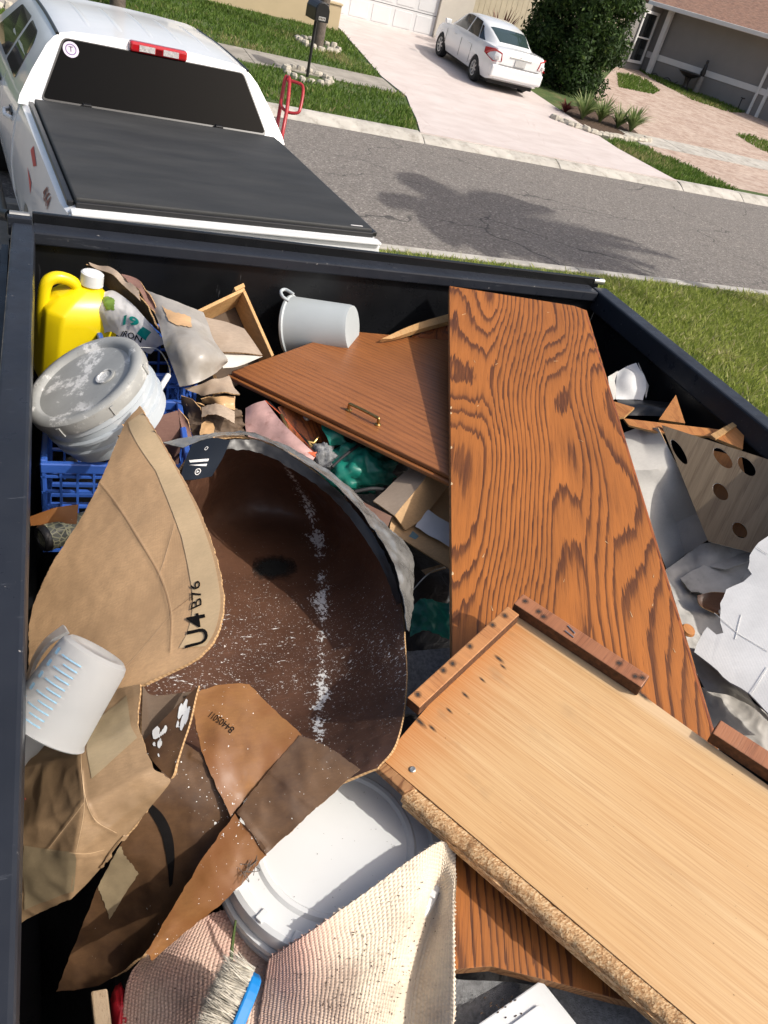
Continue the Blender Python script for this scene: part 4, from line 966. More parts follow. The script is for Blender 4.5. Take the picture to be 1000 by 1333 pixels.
def rounded(pts, r, n=4):
    out = []; m = len(pts)
    for i in range(m):
        p0, p1, p2 = (np.array(pts[(i+k) % m], float) for k in (-1, 0, 1))
        a = (p0-p1)/np.linalg.norm(p0-p1); b = (p2-p1)/np.linalg.norm(p2-p1)
        for k in range(n+1):
            t = k/n; q = p1+a*r*(1-t)**2+b*r*t**2; out.append(tuple(q))
    return out
rw = prism('rear_window', rounded([(-.80, 0), (.80, 0), (.635, hgt), (-.635, hgt)], .03), .012, M['black_glass'], tk, matrix=rearm(zb, .012))
prism('window_seal', rounded([(-.815, -.014), (.815, -.014), (.646, hgt+.008), (-.646, hgt+.008)], .035), .01, M['black_plastic'], rw, matrix=Matrix.Translation((0, 0, -.004)))
stk = lathe('sticker', [(0, .0), (.052, 0), (.052, .001), (0, .001)], plain('lilac_sticker', (.56, .50, .62), .6), rw, 24, matrix=Matrix.Translation((-.60, hgt-.065, .0015)))
lathe('sticker_ring', [(.030, .0012), (.037, .0012), (.037, .002), (.030, .002)], plain('purple_sticker_ink', (.16, .11, .24), .6), rw, 24, matrix=Matrix.Translation((-.60, hgt-.065, .0018)))
text_flat('lettering', 'T', .05, M['ink'], rw, Matrix.Translation((-.60, hgt-.065, .0042)))
for s in (-1, 1):
    tube('roof_strip', [(s*.678, cb(1.70)+.0+(cf(1.70)-cb(1.70))*t, 1.706+.022*math.sin(math.pi*min(1, t*1.15))*(.66 if t < .87 else 0)) for t in np.linspace(.0, .95, 14)], .012, M['black_plastic'], tk, 8)
    # side windows
    def sp(y, z, o=.006): return (s*(float(np.interp(z, [q[1] for q in CP[:5]], [q[0] for q in CP[:5]]))+o), y, z)
    for (nm, pts) in (('door_window', [(2.38, 1.345), (3.02, 1.345), (3.02, 1.64), (2.62, 1.63), (2.48, 1.56)]), ('door_window', [(3.10, 1.345), (4.18, 1.345), (4.02, 1.43), (3.72, 1.63), (3.10, 1.645)])):
        pts = rounded(pts, .04, 3); n = len(pts)
        v = [sp(y, z) for y, z in pts]+[sp(y, z, -.01) for y, z in pts]
        o = fixn(pymesh(nm, v, [tuple(range(n)), tuple(range(2*n-1, n-1, -1))]+[(i, (i+1) % n, (i+1) % n+n, i+n) for i in range(n)], M['glass'], tk))
    # doors, handles
    for (y0, y1, hy) in ((2.06, 3.03, 2.2), (3.06, 4.22, 3.2)):
        v = []; f = []; zz = np.linspace(.52, 1.262, 10); yy = np.linspace(y0, y1, 8)
        for z in zz:
            for y in yy: v.append((s*(tside(y, z)+.007), y, z))
        for z in zz:
            for y in yy: v.append((s*(tside(y, z)-.02), y, z))
        o8 = len(zz)*len(yy)
        for i in range(len(zz)-1):
            for j in range(len(yy)-1):
                k = i*len(yy)+j; f.append((k, k+1, k+len(yy)+1, k+len(yy)))
        for i in range(len(zz)-1):
            for j in (0, len(yy)-1): k = i*len(yy)+j; f.append((k, k+len(yy), k+len(yy)+o8, k+o8))
        for j in range(len(yy)-1):
            for i in (0, len(zz)-1): k = i*len(yy)+j; f.append((k, k+1, k+1+o8, k+o8))
        d = autosmooth(fixn(pymesh('door', v, f, M['truck_paint'], tk)), 35)
        hx = tside(hy, 1.13)
        tube('handle', [(s*(hx+.01), hy-.02, 1.13), (s*(hx+.05), hy+.03, 1.135), (s*(hx+.05), hy+.17, 1.135), (s*(hx+.01), hy+.22, 1.13)], .016, M['truck_paint'], d, 8)
        box('handle_recess', (s*(hx+.008)-.004, hy, 1.105), (s*(hx+.008)+.004, hy+.2, 1.165), M['black_plastic'], d)
    # mirror
    mm = box('mirror', (s*1.17-.11, 3.98, 1.22), (s*1.17+.11, 4.16, 1.45), M['black_plastic'], tk, bev=.05, seg=3)
    box('mirror_arm', (min(s*.95, s*1.08), 4.03, 1.24), (max(s*.95, s*1.08), 4.10, 1.30), M['black_plastic'], mm, bev=.01)
    tube('running_board', [(s*1.03, 2.0, .50), (s*1.08, 2.1, .47), (s*1.08, 4.0, .47), (s*1.03, 4.1, .50)], .045, M['black_plastic'], tk, 10)
    for yc in (1.02, 4.72): wheel(tk, s*.885, yc, .395, .26, s, 6)
    tl = box('tail_light', (s*.935-.035, -.045, .80), (s*.935+.035, .06, 1.12), M['lens_red'], tk, bev=.012)
def roofz(x, y):
    z = float(np.interp(abs(x), [q[0] for q in CP[::-1]], [q[1] for q in CP[::-1]])); t = (y-cb(z))/(cf(z)-cb(z))
    return z+(.022*math.sin(math.pi*min(1, t*1.15)) if t < .87 else 0)*max(0, (z-1.6)/.15)
for x in (-.44, -.22, 0, .22, .44):
    v = []; f = []
    for i, y in enumerate(np.linspace(2.45, 3.5, 14)):
        k = abs(math.sin(math.pi*i/13))**.5; v += [(x-.022, y, roofz(x-.022, y)-.002), (x-.012, y, roofz(x, y)+.005*k), (x+.012, y, roofz(x, y)+.005*k), (x+.022, y, roofz(x+.022, y)-.002)]
        if i: b_ = 4*i; f += [(b_-4+q, b_-3+q, b_+1+q, b_+q) for q in range(3)]
    autosmooth(pymesh('roof_rib', v, f, M['truck_paint'], tk), 40)
lb = box('brake_light', (-.205, cb(1.715)-.045, 1.690), (.205, cb(1.715)+.03, 1.757), M['lens_red'], tk, bev=.018, seg=3)
for x in (-.085, .085): box('clear_lens', (x-.055, cb(1.715)-.0475, 1.703), (x+.055, cb(1.715)-.0455, 1.742), M['lens_clear'], lb)
box('centre_lens', (-.022, cb(1.715)-.0475, 1.705), (.022, cb(1.715)-.0455, 1.735), plain('dark_red_lens', (.12, .004, .006), .15), lb)
# bed cover
cov = prism('bed_cover', rounded([(-.862, .012), (.862, .012), (.862, 1.93), (-.862, 1.93)], .02), .045, M['vinyl'], tk, matrix=Matrix.Translation((0, 0, 1.338)), bev=.012, seg=3)
for s in (-1, 1): box('side_rail', (s*.882-.017, .02, 1.288), (s*.882+.017, 1.92, 1.318), M['black_plastic'], cov, matrix=Matrix.Translation((0, 0, -1.338)), bev=.006)
box('rear_rail', (-.86, -.012, 1.288), (.86, .011, 1.322), M['black_plastic'], cov, matrix=Matrix.Translation((0, 0, -1.338)), bev=.006)
box('maker_tag', (.72, .035, .0005), (.80, .047, .002), M['label_white'], cov)
for x in (-.52, .42): box('cover_clip', (x-.03, 1.925, 1.315), (x+.03, 1.97, 1.352), M['black_plastic'], cov, matrix=Matrix.Translation((0, 0, -1.338)), bev=.006)
tg = box('tailgate', (-.90, -.062, .66), (.90, -.021, 1.272), M['truck_paint'], tk, bev=.018, seg=3)
box('tailgate_cap', (-.89, -.085, 1.2725), (.89, -.013, 1.291), M['truck_paint'], tg, bev=.006)
box('bumper', (-.95, -.24, .46), (.95, -.063, .655), M['chrome'], tk, bev=.03)
# badge and pinkish red patches on the left bedside
def side_patch(nm, pts, m):
    v = [(-(tside(y, z)+.003), y, z) for y, z in pts]; return pymesh(nm, v, [tuple(range(len(v)))], m, tk)
me = text_mesh('4X4', .14, .004); me.name = 'badge'
for q in me.vertices:
    y = .42-q.co.x*.9; z = 1.185+q.co.y*.7; q.co = Vector((-(tside(y, z)+.004), y, z))
link('badge', me, plain('dark_red_badge', (.16, .012, .016), .4), tk)
side_patch('thin_patch', [(.95, 1.02), (1.22, 1.10), (.98, 1.08)], M['pink_patch']); side_patch('thin_patch', [(.92, 1.20), (1.18, 1.24), (1.22, 1.20), (1.0, 1.17)], M['pink_patch'])

# ---- white sedan
s0 = T(614, 104); s1 = T(568, 70); hdg = math.atan2(-(s1[0]-s0[0]), s1[1]-s0[1])
car = empty('sedan', (0, 0, 0), 0, 'white four door sedan parked on the pale driveway', 'car')
ax0 = np.array([s0[0], s0[1]]); fw = np.array([-math.sin(hdg), math.cos(hdg)]); rt = np.array([fw[1], -fw[0]])
cc = ax0+rt*.66+fw*1.05; pit = math.atan(.045)*fw[1]
car.matrix_world = Matrix.Translation((cc[0], cc[1], zt(cc[1])+.024)) @ Matrix.Rotation(hdg, 4, 'Z') @ Matrix.Rotation(pit, 4, 'X') @ Matrix.Scale(.94, 4)
BP = [(.62, .20), (.80, .24), (.872, .42), (.882, .60), (.868, .76), (.84, .88), (.78, .955), (.55, .985), (0, 1.0)]
def bw(y): return interp([(-2.28, .80), (-2.2, .90), (-2.0, .965), (-1.5, 1.0), (.9, 1.0), (1.6, .97), (2.0, .90), (2.2, .80), (2.28, .70)], y)
def bt(y): return interp([(-2.28, .93), (-2.2, 1.035), (-2.05, 1.05), (-1.5, 1.045), (-1.0, 1.0), (.9, .97), (1.4, .93), (1.9, .84), (2.2, .72), (2.28, .62)], y)
def bbot(y):
    b = .2
    if y < -1.9: b = .2+.12*((-1.9-y)/.38)
    for yc in (-1.335, 1.335):
        d = abs(y-yc)
        if d < .37: b = max(b, .18+math.sqrt(.37**2-d*d)*1.25)
    return b
ys = sorted(set([-2.28, -2.25, -2.2, -2.1, -2.0, -1.85]+list(np.linspace(-1.71, -.96, 13))+[-.6, -.2, .2, .6]+list(np.linspace(.96, 1.71, 13))+[1.85, 2.0, 2.15, 2.25, 2.28]))
def cpt(w, z, y): return (w*bw(y), max(z*(bt(y) if z > .6 else 1.0+(bt(y)-1)*max(0, (z-.2)/.4)), bbot(y) if z < .7 else 0))
secs = []
for y in ys:
    pp = [cpt(w, z, y) for w, z in BP]; secs.append([(-w, y, z) for w, z in pp]+[(w, y, z) for w, z in pp[-2::-1]])
loft('body', secs, M['white_paint'], car, 30)
def gtop(y): return interp([(-1.80, 1.035), (-1.5, 1.155), (-1.2, 1.275), (-.95, 1.345), (-.6, 1.405), (-.2, 1.432), (.2, 1.425), (.5, 1.385), (.8, 1.27), (1.1, 1.12), (1.42, .945)], y)
def gbase(y): return bt(y)-.06
GU = [0, .35, .52, .64, .78, .92, 1.0]
def gs(u, y, off=0.0):
    t = gtop(y); b = gbase(y); s = 1 if u >= 0 else -1; u = abs(u); end = interp([(-1.8, .80), (-1.3, .92), (-.9, 1.0), (.5, 1.0), (1.0, .94), (1.42, .86)], y)
    h = max(t-b, .0)
    hw = [(0, 1.0), (.46, .985), (.56, .93), (.60, .86), (.685, .5), (.765, .12), (.79, 0.0)]
    x = float(np.interp(u, GU, [q[0] for q in hw]))*end; k = float(np.interp(u, GU, [q[1] for q in hw]))
    n = np.array([.35+u, 0, .8]); n /= np.linalg.norm(n)
    return (s*(x+off*n[0]), y, b+h*k+off*n[2])
gys = list(np.linspace(-1.8, 1.42, 30)); us = [-1, -.92, -.85, -.78, -.7, -.64, -.58, -.52, -.35, 0, .35, .52, .58, .64, .7, .78, .85, .92, 1]
secs = [[gs(u, y) for u in us] for y in gys]
loft('roof', secs, M['white_paint'], car, 32)
def panel(nm, u0, u1, y0, y1, m, off=.006, yt=None, par=car):
    v = []; f = []; nu, nv = 8, 12
    for i in range(nv+1):
        for j in range(nu+1):
            u = u0+(u1-u0)*j/nu; y = y0+(y1-y0)*i/nv
            if yt:
                k = (u-u0)/(u1-u0); a = y0+(yt[0]-y0)*k; b = y1+(yt[1]-y1)*k; y = a+(b-a)*i/nv
            v.append(gs(u, y, off))
    for i in range(nv):
        for j in range(nu): k = i*(nu+1)+j; f.append((k, k+1, k+nu+2, k+nu+1))
    return pymesh(nm, v, f, m, par, smooth=True)
rg = panel('rear_window', -.50, .50, -1.66, -1.02, M['car_glass'])
for x in (-.33, 0, .33):
    box('headrest', (x-.11, -1.09, 1.08), (x+.11, -1.03, 1.22), plain('seat_cloth', (.30, .33, .32), .8), car, bev=.03, seg=3)
panel('windscreen', -.50, .50, .58, 1.22, M['car_glass'])
for s in (-1, 1):
    panel('door_window', s*.92, s*.64, -.92, -.16, M['glass'], yt=(-.62, -.16)); panel('door_window', s*.92, s*.64, -.08, .98, M['glass'], yt=(-.08, .45)); panel('quarter_window', s*.92, s*.68, -1.28, -.97, M['glass'], yt=(-.82, -.70))
    for yc in (-1.335, 1.335): wheel(car, s*.775, yc, .315, .2, s, 7)
    for yh in (-.72, .35): box('door_handle', (s*.885-.012, yh, .78), (s*.885+.012, yh+.18, .805), M['white_paint'], car, bev=.006)
    for yj in (-.88, -.12, 1.0): box('door_seam', (s*.8805-.003, yj, .34), (s*.8805+.003, yj+.008, .80), M['dark_gap'], car)
    mi = box('mirror', (s*.98-.09, .82, .92), (s*.98+.09, .94, 1.05), M['white_paint'], car, bev=.03, seg=3)
    # tail light: wraps the corner
    L = [(s*.895, -1.78, .93), (s*.905, -1.80, .80), (s*.82, -2.26, .70), (s*.56, -2.302, .74), (s*.60, -2.29, .93), (s*.80, -2.17, .985)]
    v = L+[(x*.9, y+.10, z) for x, y, z in L]; n = 6
    tl = fixn(pymesh('tail_light', v, [tuple(range(n)), tuple(range(2*n-1, n-1, -1))]+[(i, (i+1) % n, (i+1) % n+n, i+n) for i in range(n)], M['lens_red'], car))
    Lc = [(s*.77, -2.276, .755), (s*.66, -2.306, .775), (s*.68, -2.302, .83), (s*.78, -2.25, .835)]
    fixn(pymesh('clear_lens', Lc+[(x*.97, y+.03, z) for x, y, z in Lc], [(0, 1, 2, 3), (7, 6, 5, 4)]+[(i, (i+1) % 4, (i+1) % 4+4, i+4) for i in range(4)], M['lens_clear'], tl))
pl = box('number_plate', (-.16, -2.303, .70), (.16, -2.286, .85), M['number'], car, bev=.003)
box('trunk_trim', (-.34, -2.30, .872), (.34, -2.275, .895), M['chrome'], car, bev=.006)
em = text_flat('emblem', 'H', .10, M['chrome'], car, Matrix.Translation((0, -2.298, .955)) @ Matrix.Rotation(math.pi/2-.12, 4, 'X'), bold=.004)
box('boot_seam', (-.62, -2.295, .665), (.62, -2.285, .672), M['dark_gap'], car)
box('bumper', (-.80, -2.315, .34), (.80, -2.1, .64), M['white_paint'], car, bev=.06, seg=4)
box('underbody', (-.7, -2.05, .16), (.7, 2.0, .3), M['dark_gap'], car)
# ------------------------------------------------------------------ dump trailer
RZ = 1.75; XL, XR, YF, YB = -.03, 2.235, 2.665, -1.75; FZ = .80
tr = empty('dump_trailer', (1.1, .5, 0), 0, 'black steel dump trailer heaped with household junk', 'trailer')
TM = Matrix.Translation((-1.1, -.5, 0))
def tb(nm, lo, hi, m='trailer', bev=0.0, par=None): return box(nm, lo, hi, M[m], par or tr, matrix=TM if par is None else None, bev=bev)
tb('floor', (XL-.09, YB, FZ-.05), (XR+.05, YF+.04, FZ))
wl = tb('side_wall', (XL-.090, YB, FZ-.1), (XL-.070, YF+.03, RZ-.06)); wr = tb('side_wall', (XR+.03, YB, FZ-.1), (XR+.05, YF+.03, RZ-.06)); wf = tb('front_wall', (XL-.068, YF+.032, FZ-.1), (XR+.028, YF+.052, RZ-.0455))
tb('tailgate', (XL-.068, YB, FZ-.1), (XR+.028, YB+.03, RZ-.06))
lv = [(-.075-.068, YB, RZ-.09), (-.075, YB, RZ-.09), (-.020, YF+.075, RZ-.09), (-.020-.068, YF+.075, RZ-.09)]
bevel(pymesh('top_rail', lv+[(x, y, RZ) for x, y, z in lv], [(3, 2, 1, 0), (4, 5, 6, 7), (0, 1, 5, 4), (1, 2, 6, 5), (2, 3, 7, 6), (3, 0, 4, 7)], M['rail'], tr, matrix=TM), .008); tb('top_rail', (XR, YB, RZ-.09), (XR+.08, YF+.075, RZ), 'rail', .008)
tb('front_rail', (XL+.003, YF+.012, RZ-.045), (XR-.003, YF+.098, RZ-.002), 'rail', .006); tb('front_lip', (XL+.003, YF+.099, RZ-.06), (XR+.05, YF+.118, RZ+.028), 'trailer', .003)
tb('corner_post', (XL-.125, YF-.03, FZ-.2), (XL-.091, YF+.06, RZ-.091), 'rail'); tb('corner_post', (XR+.051, YF-.04, FZ-.2), (XR+.085, YF+.075, RZ-.091), 'rail')
for y in (-1.2, -.4, .4, 1.2, 2.0):
    tb('stake', (XL-.150, y-.04, FZ-.25), (XL-.091, y+.04, RZ-.091), 'rail', .006); tb('stake', (XR+.051, y-.04, FZ-.25), (XR+.115, y+.04, RZ-.091), 'rail', .006)
# hinge pin, latch stub and weld plate on the front left corner, cap on the right
tube('hinge_pin', [(XL-.065, YF+.125, RZ+.004), (XL-.005, YF+.125, RZ+.004)], .015, M['zinc'], tr, 12, matrix=TM)
tb('corner_plate', (XL-.072, YF+.085, RZ-.05), (XL+.002, YF+.115, RZ+.012), 'rail', .004)
tube('tie_hook', [(XL-.30, YF-.28, RZ-.30), (XL-.12, YF-.28, RZ-.30)], .013, M['zinc'], tr, 10, matrix=TM); tube('hook_grip', [(XL-.36, YF-.28, RZ-.30), (XL-.24, YF-.28, RZ-.30)], .019, M['black_plastic'], tr, 10, matrix=TM)
tube('rail_end', [(XR+.02, YF+.108, RZ+.014), (XR+.075, YF+.108, RZ+.014)], .014, M['zinc'], tr, 12, matrix=TM)
# chassis, fenders, wheels, tongue (mostly out of sight)
for x in (.45, 1.75): tb('chassis_beam', (x-.05, YB, .5), (x+.05, 2.9, .69), 'rail')
for x0, x1 in ((.45, 1.1), (1.75, 1.12)): tube('tongue', [(x0, 2.85, .58), (x1, 3.95, .55)], .055, M['rail'], tr, 8, matrix=TM)
lathe('coupler', [(0, .5), (.07, .5), (.07, .58), (.04, .62), (0, .63)], M['zinc'], tr, 16, matrix=Matrix.Translation((.01, 3.52, 0)))
for s, x in ((-1, XL-.26), (1, XR+.26)):
    for y in (-.75, .1):
        w_ = wheel(tr, x-1.1, y-.5, .38, .22, s, 6)
    tb('fender', (x-.13, -1.25, .80), (x+.13, .60, .83), 'rail', .01)
for y in (-.75, .1): tube('axle', [(XL-.26, y, .38), (XR+.26, y, .38)], .04, M['rail'], tr, 8, matrix=TM)
for x in (.45, 1.75):
    for y in (-.75, .1): tb('spring', (x-.04, y-.12, .38), (x+.04, y+.12, .51), 'rail')
# ------------------------------------------------------------------ junk helpers
def proj(p):
    c = RM.T @ (np.asarray(p, float)-CAM); return (CX+F*c[0]/c[2], CY+F*c[1]/c[2])
def uv_of(p, px, py):
    G = p.G; nv, nu = G.shape[:2]; C = (G-CAM) @ RM
    X = CX+F*C[..., 0]/C[..., 2]; Y = CY+F*C[..., 1]/C[..., 2]
    k = np.argmin((X-px)**2+(Y-py)**2); i, j = divmod(k, nu)
    return (j/(nu-1), i/(nv-1))
def uv_fine(p, px, py):
    u, v = uv_of(p, px, py)
    for _ in range(3):
        q = gsample(p, u, v, 0); x, y = proj(q); e = 2e-3
        xu, yu = proj(gsample(p, min(u+e, 1), v, 0)); xv, yv = proj(gsample(p, u, min(v+e, 1), 0))
        J = np.array([[xu-x, xv-x], [yu-y, yv-y]])/e
        if abs(np.linalg.det(J)) < 1e-6: break
        d = np.linalg.solve(J, np.array([px-x, py-y])); u = min(max(u+d[0], 0), .998); v = min(max(v+d[1], 0), .998)
    return (u, v)
def pbox(name, o, a, b, c, mat, parent=None, bev=0.0):
    o, a, b, c = (np.asarray(q, float) for q in (o, a, b, c))
    v = [o, o+a, o+a+b, o+b, o+c, o+a+c, o+a+b+c, o+b+c]
    ob = fixn(pymesh(name, v, [(3, 2, 1, 0), (4, 5, 6, 7), (0, 1, 5, 4), (1, 2, 6, 5), (2, 3, 7, 6), (3, 0, 4, 7)], mat, parent))
    if bev: bevel(ob, bev)
    return ob
def lump(name, c, rad, mat, parent=None, amp=.25, fs=3.0, n=32, seed=0.0, matrix=None):
    bm = bmesh.new(); bmesh.ops.create_uvsphere(bm, u_segments=n, v_segments=n//2, radius=1.0)
    for v in bm.verts:
        d = v.co.normalized(); k = 1+amp*noise.noise((d.x*fs+seed, d.y*fs, d.z*fs))+amp*.5*noise.noise((d.x*fs*2.3, d.y*fs*2.3+seed, d.z*fs*2.3))
        v.co = Vector((c[0]+d.x*rad[0]*k, c[1]+d.y*rad[1]*k, c[2]+d.z*rad[2]*k))
    me = bpy.data.meshes.new(name); bm.to_mesh(me); bm.free()
    o = link(name, me, mat, parent, matrix); me.polygons.foreach_set('use_smooth', [True]*len(me.polygons)); return o
def plane_px(Mx, px, py, z=0.0):
    """sight line met with the local plane z of a frame -> local x, y"""
    Mi = Mx.inverted(); o = Mi @ Vector(CAM); d = Mi.to_3x3() @ Vector(ray(px, py)); t = (z-o.z)/d.z
    q = o+d*t; return (q.x, q.y)
def plate_holes(name, Mx, outer, holes, thick, mats, parent=None):
    bm = bmesh.new()
    def loop(pts):
        vs = [bm.verts.new((x, y, 0)) for x, y in pts]
        for i in range(len(vs)): bm.edges.new((vs[i], vs[(i+1) % len(vs)]))
    loop(outer)
    for h in holes: loop(h)
    bmesh.ops.triangle_fill(bm, use_beauty=True, use_dissolve=False, edges=bm.edges[:], normal=(0, 0, 1))
    for f in bm.faces:
        if f.normal.z < 0: f.normal_flip()
    r = bmesh.ops.extrude_face_region(bm, geom=bm.faces[:])
    for v in r['geom']:
        if isinstance(v, bmesh.types.BMVert): v.co.z = -thick
    bmesh.ops.recalc_face_normals(bm, faces=bm.faces)
    for f in bm.faces:
        if abs(f.normal.z) < .5: f.material_index = 1
    me = bpy.data.meshes.new(name); bm.to_mesh(me); bm.free()
    return link(name, me, mats, parent, Mx)
def poly_sheet(name, pts, thick, mats, parent=None, world=False, jag=0.0, seed=1, sub=4, bow=0.0):
    """irregular flat-ish piece from an outline of (px, py, z); subdivided ragged edge"""
    r = random.Random(seed); P = [np.array(p, float) if world else W(*p) for p in pts]; Q = []
    for i in range(len(P)):
        a, b = P[i], P[(i+1) % len(P)]
        k = max(1, int(np.linalg.norm(b-a)/.02)) if jag else 1
        for j in range(k):
            q = a+(b-a)*j/k
            if jag and j: q = q+np.array([r.uniform(-1, 1), r.uniform(-1, 1), 0])*jag
            Q.append(q)
    c = np.mean(Q, 0); n = np.zeros(3)
    for i in range(len(Q)): n += np.cross(Q[i]-c, Q[(i+1) % len(Q)]-c)
    n /= np.linalg.norm(n); s = 1 if np.dot(n, CAM-c) > 0 else -1; n = n*s
    if s < 0: Q = Q[::-1]
    Q = [q-n*np.dot(q-c, n)*(.85) for q in Q]      # nearly flat
    m = len(Q); v = Q+[q-n*thick for q in Q]
    f = [tuple(range(m)), tuple(range(2*m-1, m-1, -1))]+[(i+m, (i+1) % m+m, (i+1) % m, i) for i in range(m)]
    ml = mats if isinstance(mats, (list, tuple)) else [mats]
    ux = np.cross(n, np.array([.3, 1.0, .1])); ux /= np.linalg.norm(ux); uy = np.cross(n, ux)
    o = pymesh(name, v, f, ml, parent, fmat=[0, 0]+[min(1, len(ml)-1)]*m, uvs=[((q_-c) @ ux, (q_-c) @ uy) for q_ in v])
    bm = bmesh.new(); bm.from_mesh(o.data); bmesh.ops.triangulate(bm, faces=[x for x in bm.faces if len(x.verts) > 4]); bm.to_mesh(o.data); bm.free()
    return o
def T_(name, label, cat, group=None): return empty(name, (0, 0, 0), 0, label, cat, group)

# ------------------------------------------------------------------ hidden mass under the visible junk
G = np.zeros((46, 34, 3))
for i, y in enumerate(np.linspace(-1.6, 2.62, 46)):
    for j, x in enumerate(np.linspace(-.045, 2.25, 34)):
        e = min(1, (2.7-y)/.25, (x+.1)/.15, (2.3-x)/.15)
        G[i, j] = (x, y, .80+.20*max(.2, e)+.11*noise.noise((x*2.6, y*2.6, 1.2))+.07*noise.noise((x*7, y*7, 4)))
N = gnormals(G); N[:] = (0, 0, 1)
ob = solid_grid('rubbish_heap', G, N, .06, M['bag']); tag(ob, 'dark mass of bagged rubbish under the other junk', 'rubbish', kind='stuff')

# ------------------------------------------------------------------ oak panel lying the length of the trailer
def para(ps, s):
    r = [ray(*p) for p in ps]; d = np.concatenate([[1], np.linalg.solve(np.stack([r[1], -r[2], r[3]], 1), r[0])]); return [CAM+r[i]*d[i]*s for i in range(4)]
q = para([(585, 372), (762, 403), (1025, 1340), (592, 1262)], 1.0); sc = .55/np.linalg.norm(q[1]-q[0])
q = para([(585, 372), (762, 403), (1025, 1340), (592, 1262)], sc)
q[2] = CAM+(q[2]-CAM)*1.045; q[3] = CAM+(q[3]-CAM)*1.045     # the near end sinks a little into the load
OM = frame(q[3], q[2]-q[3], q[0]-q[3]); OL = np.linalg.norm(q[0]-q[3])
def ol(px, py): return plane_px(OM, px, py)
pan = T_('oak_board', 'long reddish stained oak panel with bold flame grain lying lengthwise', 'wood panel')
near = [ol(592, 1262), ol(640, 1258), ol(720, 1278), ol(800, 1300), ol(880, 1318), ol(1015, 1345)]
prism('panel_face', near+[ol(932, 960), ol(900, 850), ol(838, 650), ol(764, 404), ol(748, 398), ol(585, 372)], .030, M['oak_board'], pan, matrix=OM, bev=.0015, edge_mat=M['oak_edge'])
a0, a1 = ol(764, 404), ol(932, 960)
dv = np.array(a1)-np.array(a0)
tube('edge_moulding', [(a0[0]-.006, a0[1]-.01, -.008), (a1[0]-.004, a1[1], -.008)], .0085, M['oak_trim'], pan, 10, matrix=OM)
ts = T_('oak_trim_strip', 'dark oak moulding strip poking out under the long panel', 'wood strip')
prism('strip', [(a0[0]+dv[0]*f_+o_, a0[1]+dv[1]*f_) for f_, o_ in ((.36, -.05), (.36, .010), (.695, .012), (.695, -.06))], .024, M['oak_trim'], ts, matrix=OM @ Matrix.Translation((0, 0, -.032)), bev=.004, edge_mat=M['cleat_end'])

# ------------------------------------------------------------------ tan shelf with cleats
tn_ = np.array([-.18, -.07, .98]); tn_ /= np.linalg.norm(tn_); A_ = W(672, 786, 1.605)
def on_tan(px, py): r = ray(px, py); return CAM+r*((tn_ @ (A_-CAM))/(tn_ @ r))
C_ = on_tan(497, 988); E_ = on_tan(886, 1316)
VM = frame(C_, E_-C_, A_-C_)
def vl(px, py, z=0.0): return plane_px(VM, px, py, z)
tan = T_('veneered_shelf', 'pale tan oak veneer shelf with broken chipboard edge lying across the panel', 'shelf')
VW = vl(672, 786)[1]
prism('shelf_face', [(0, 0), (1.5, 0), (1.5, VW*1.02), vl(1000, 1022), vl(672, 786)], .012, M['veneer'], tan, matrix=VM, bev=.001, edge_mat=M['oak_edge'])
prism('front_lip', [(-.002, -.020), (.075, -.022), (.085, -.0005), (-.002, -.0005)], .02, M['oak_edge'], tan, matrix=VM, bev=.002)
# torn chipboard edge
nx = 220; G = np.zeros((9, nx, 3))
for i in range(9):
    for j in range(nx):
        x = .074+1.42*j/(nx-1); f_ = i/8; y = .003-.028*f_
        h = -.002-.006*f_-.010*f_**3
        n1 = noise.noise((x*70, y*90, 2.2)); n2 = noise.noise((x*210, y*260, 5.2)); n3 = noise.noise((x*14, 3.1, y*20))
        G[i, j] = V(VM @ Vector((x, y+(.004*n1+.004*n3)*(f_ > .01), h+.0012*n1+.0009*n2+.0016*n3-(.003 if i == 0 else 0))))
N = np.zeros_like(G); N[:] = np.array(VM.to_3x3() @ Vector((0, 0, 1)))
solid_grid('chipboard_edge', G, N, .012, M['chip'], tan)
prism('core', [(.08, -.028), (1.5, -.028), (1.5, -.0005), (.08, -.0005)], .018, M['chip'], tan, matrix=VM @ Matrix.Translation((0, 0, -.026)))
def cleat(nm, p0, p1, w, h, m, par, endm=M['cleat_end'], nails=(), side=1, tilt=0):
    p0, p1 = np.array(p0), np.array(p1); L = np.linalg.norm(p1-p0); d = (p1-p0)/L
    Mx = VM @ Matrix.Translation((p0[0], p0[1], .0008)) @ Matrix.Rotation(math.atan2(d[1], d[0]), 4, 'Z')
    o = box(nm, (0, -w, 0), (L, 0, h), [m, endm], par, matrix=Mx)
    # grain runs along local y of the oak material, so turn the coordinates: build lengthwise in y
    me = o.data
    for p in me.polygons:
        if abs(p.normal.x) > .9 or (p.normal.y < -.9): p.material_index = 1
    bevel(o, .0025, 2)
    for (t, u, r_) in nails:
        lathe('nail_hole', [(0, .0005), (r_*1.9, .0005)], M['soot'], o, 12, matrix=Matrix.Translation((L*t, -w*u, h)))
    return o, L, Mx
c0, c1 = vl(530, 908, .03), vl(661, 789, .03)
rnd = random.Random(4)
cleat('raw_cleat', c0, c1, .034, .030, M['cleat_raw'], tan, nails=[(t, .35+rnd.uniform(-.1, .2), .0055) for t in (.06, .30, .38, .56, .80, .92)])
r0, r1 = vl(681, 773, .033), vl(846, 880, .033)
cl, L_, Mx_ = cleat('stained_cleat', r0, r1, .040, .033, M['cleat_red'], tan, nails=[(.05, .4, .006), (.17, .5, .006), (.22, .62, .007), (.80, .45, .006), (.93, .6, .008), (.97, .4, .006)])
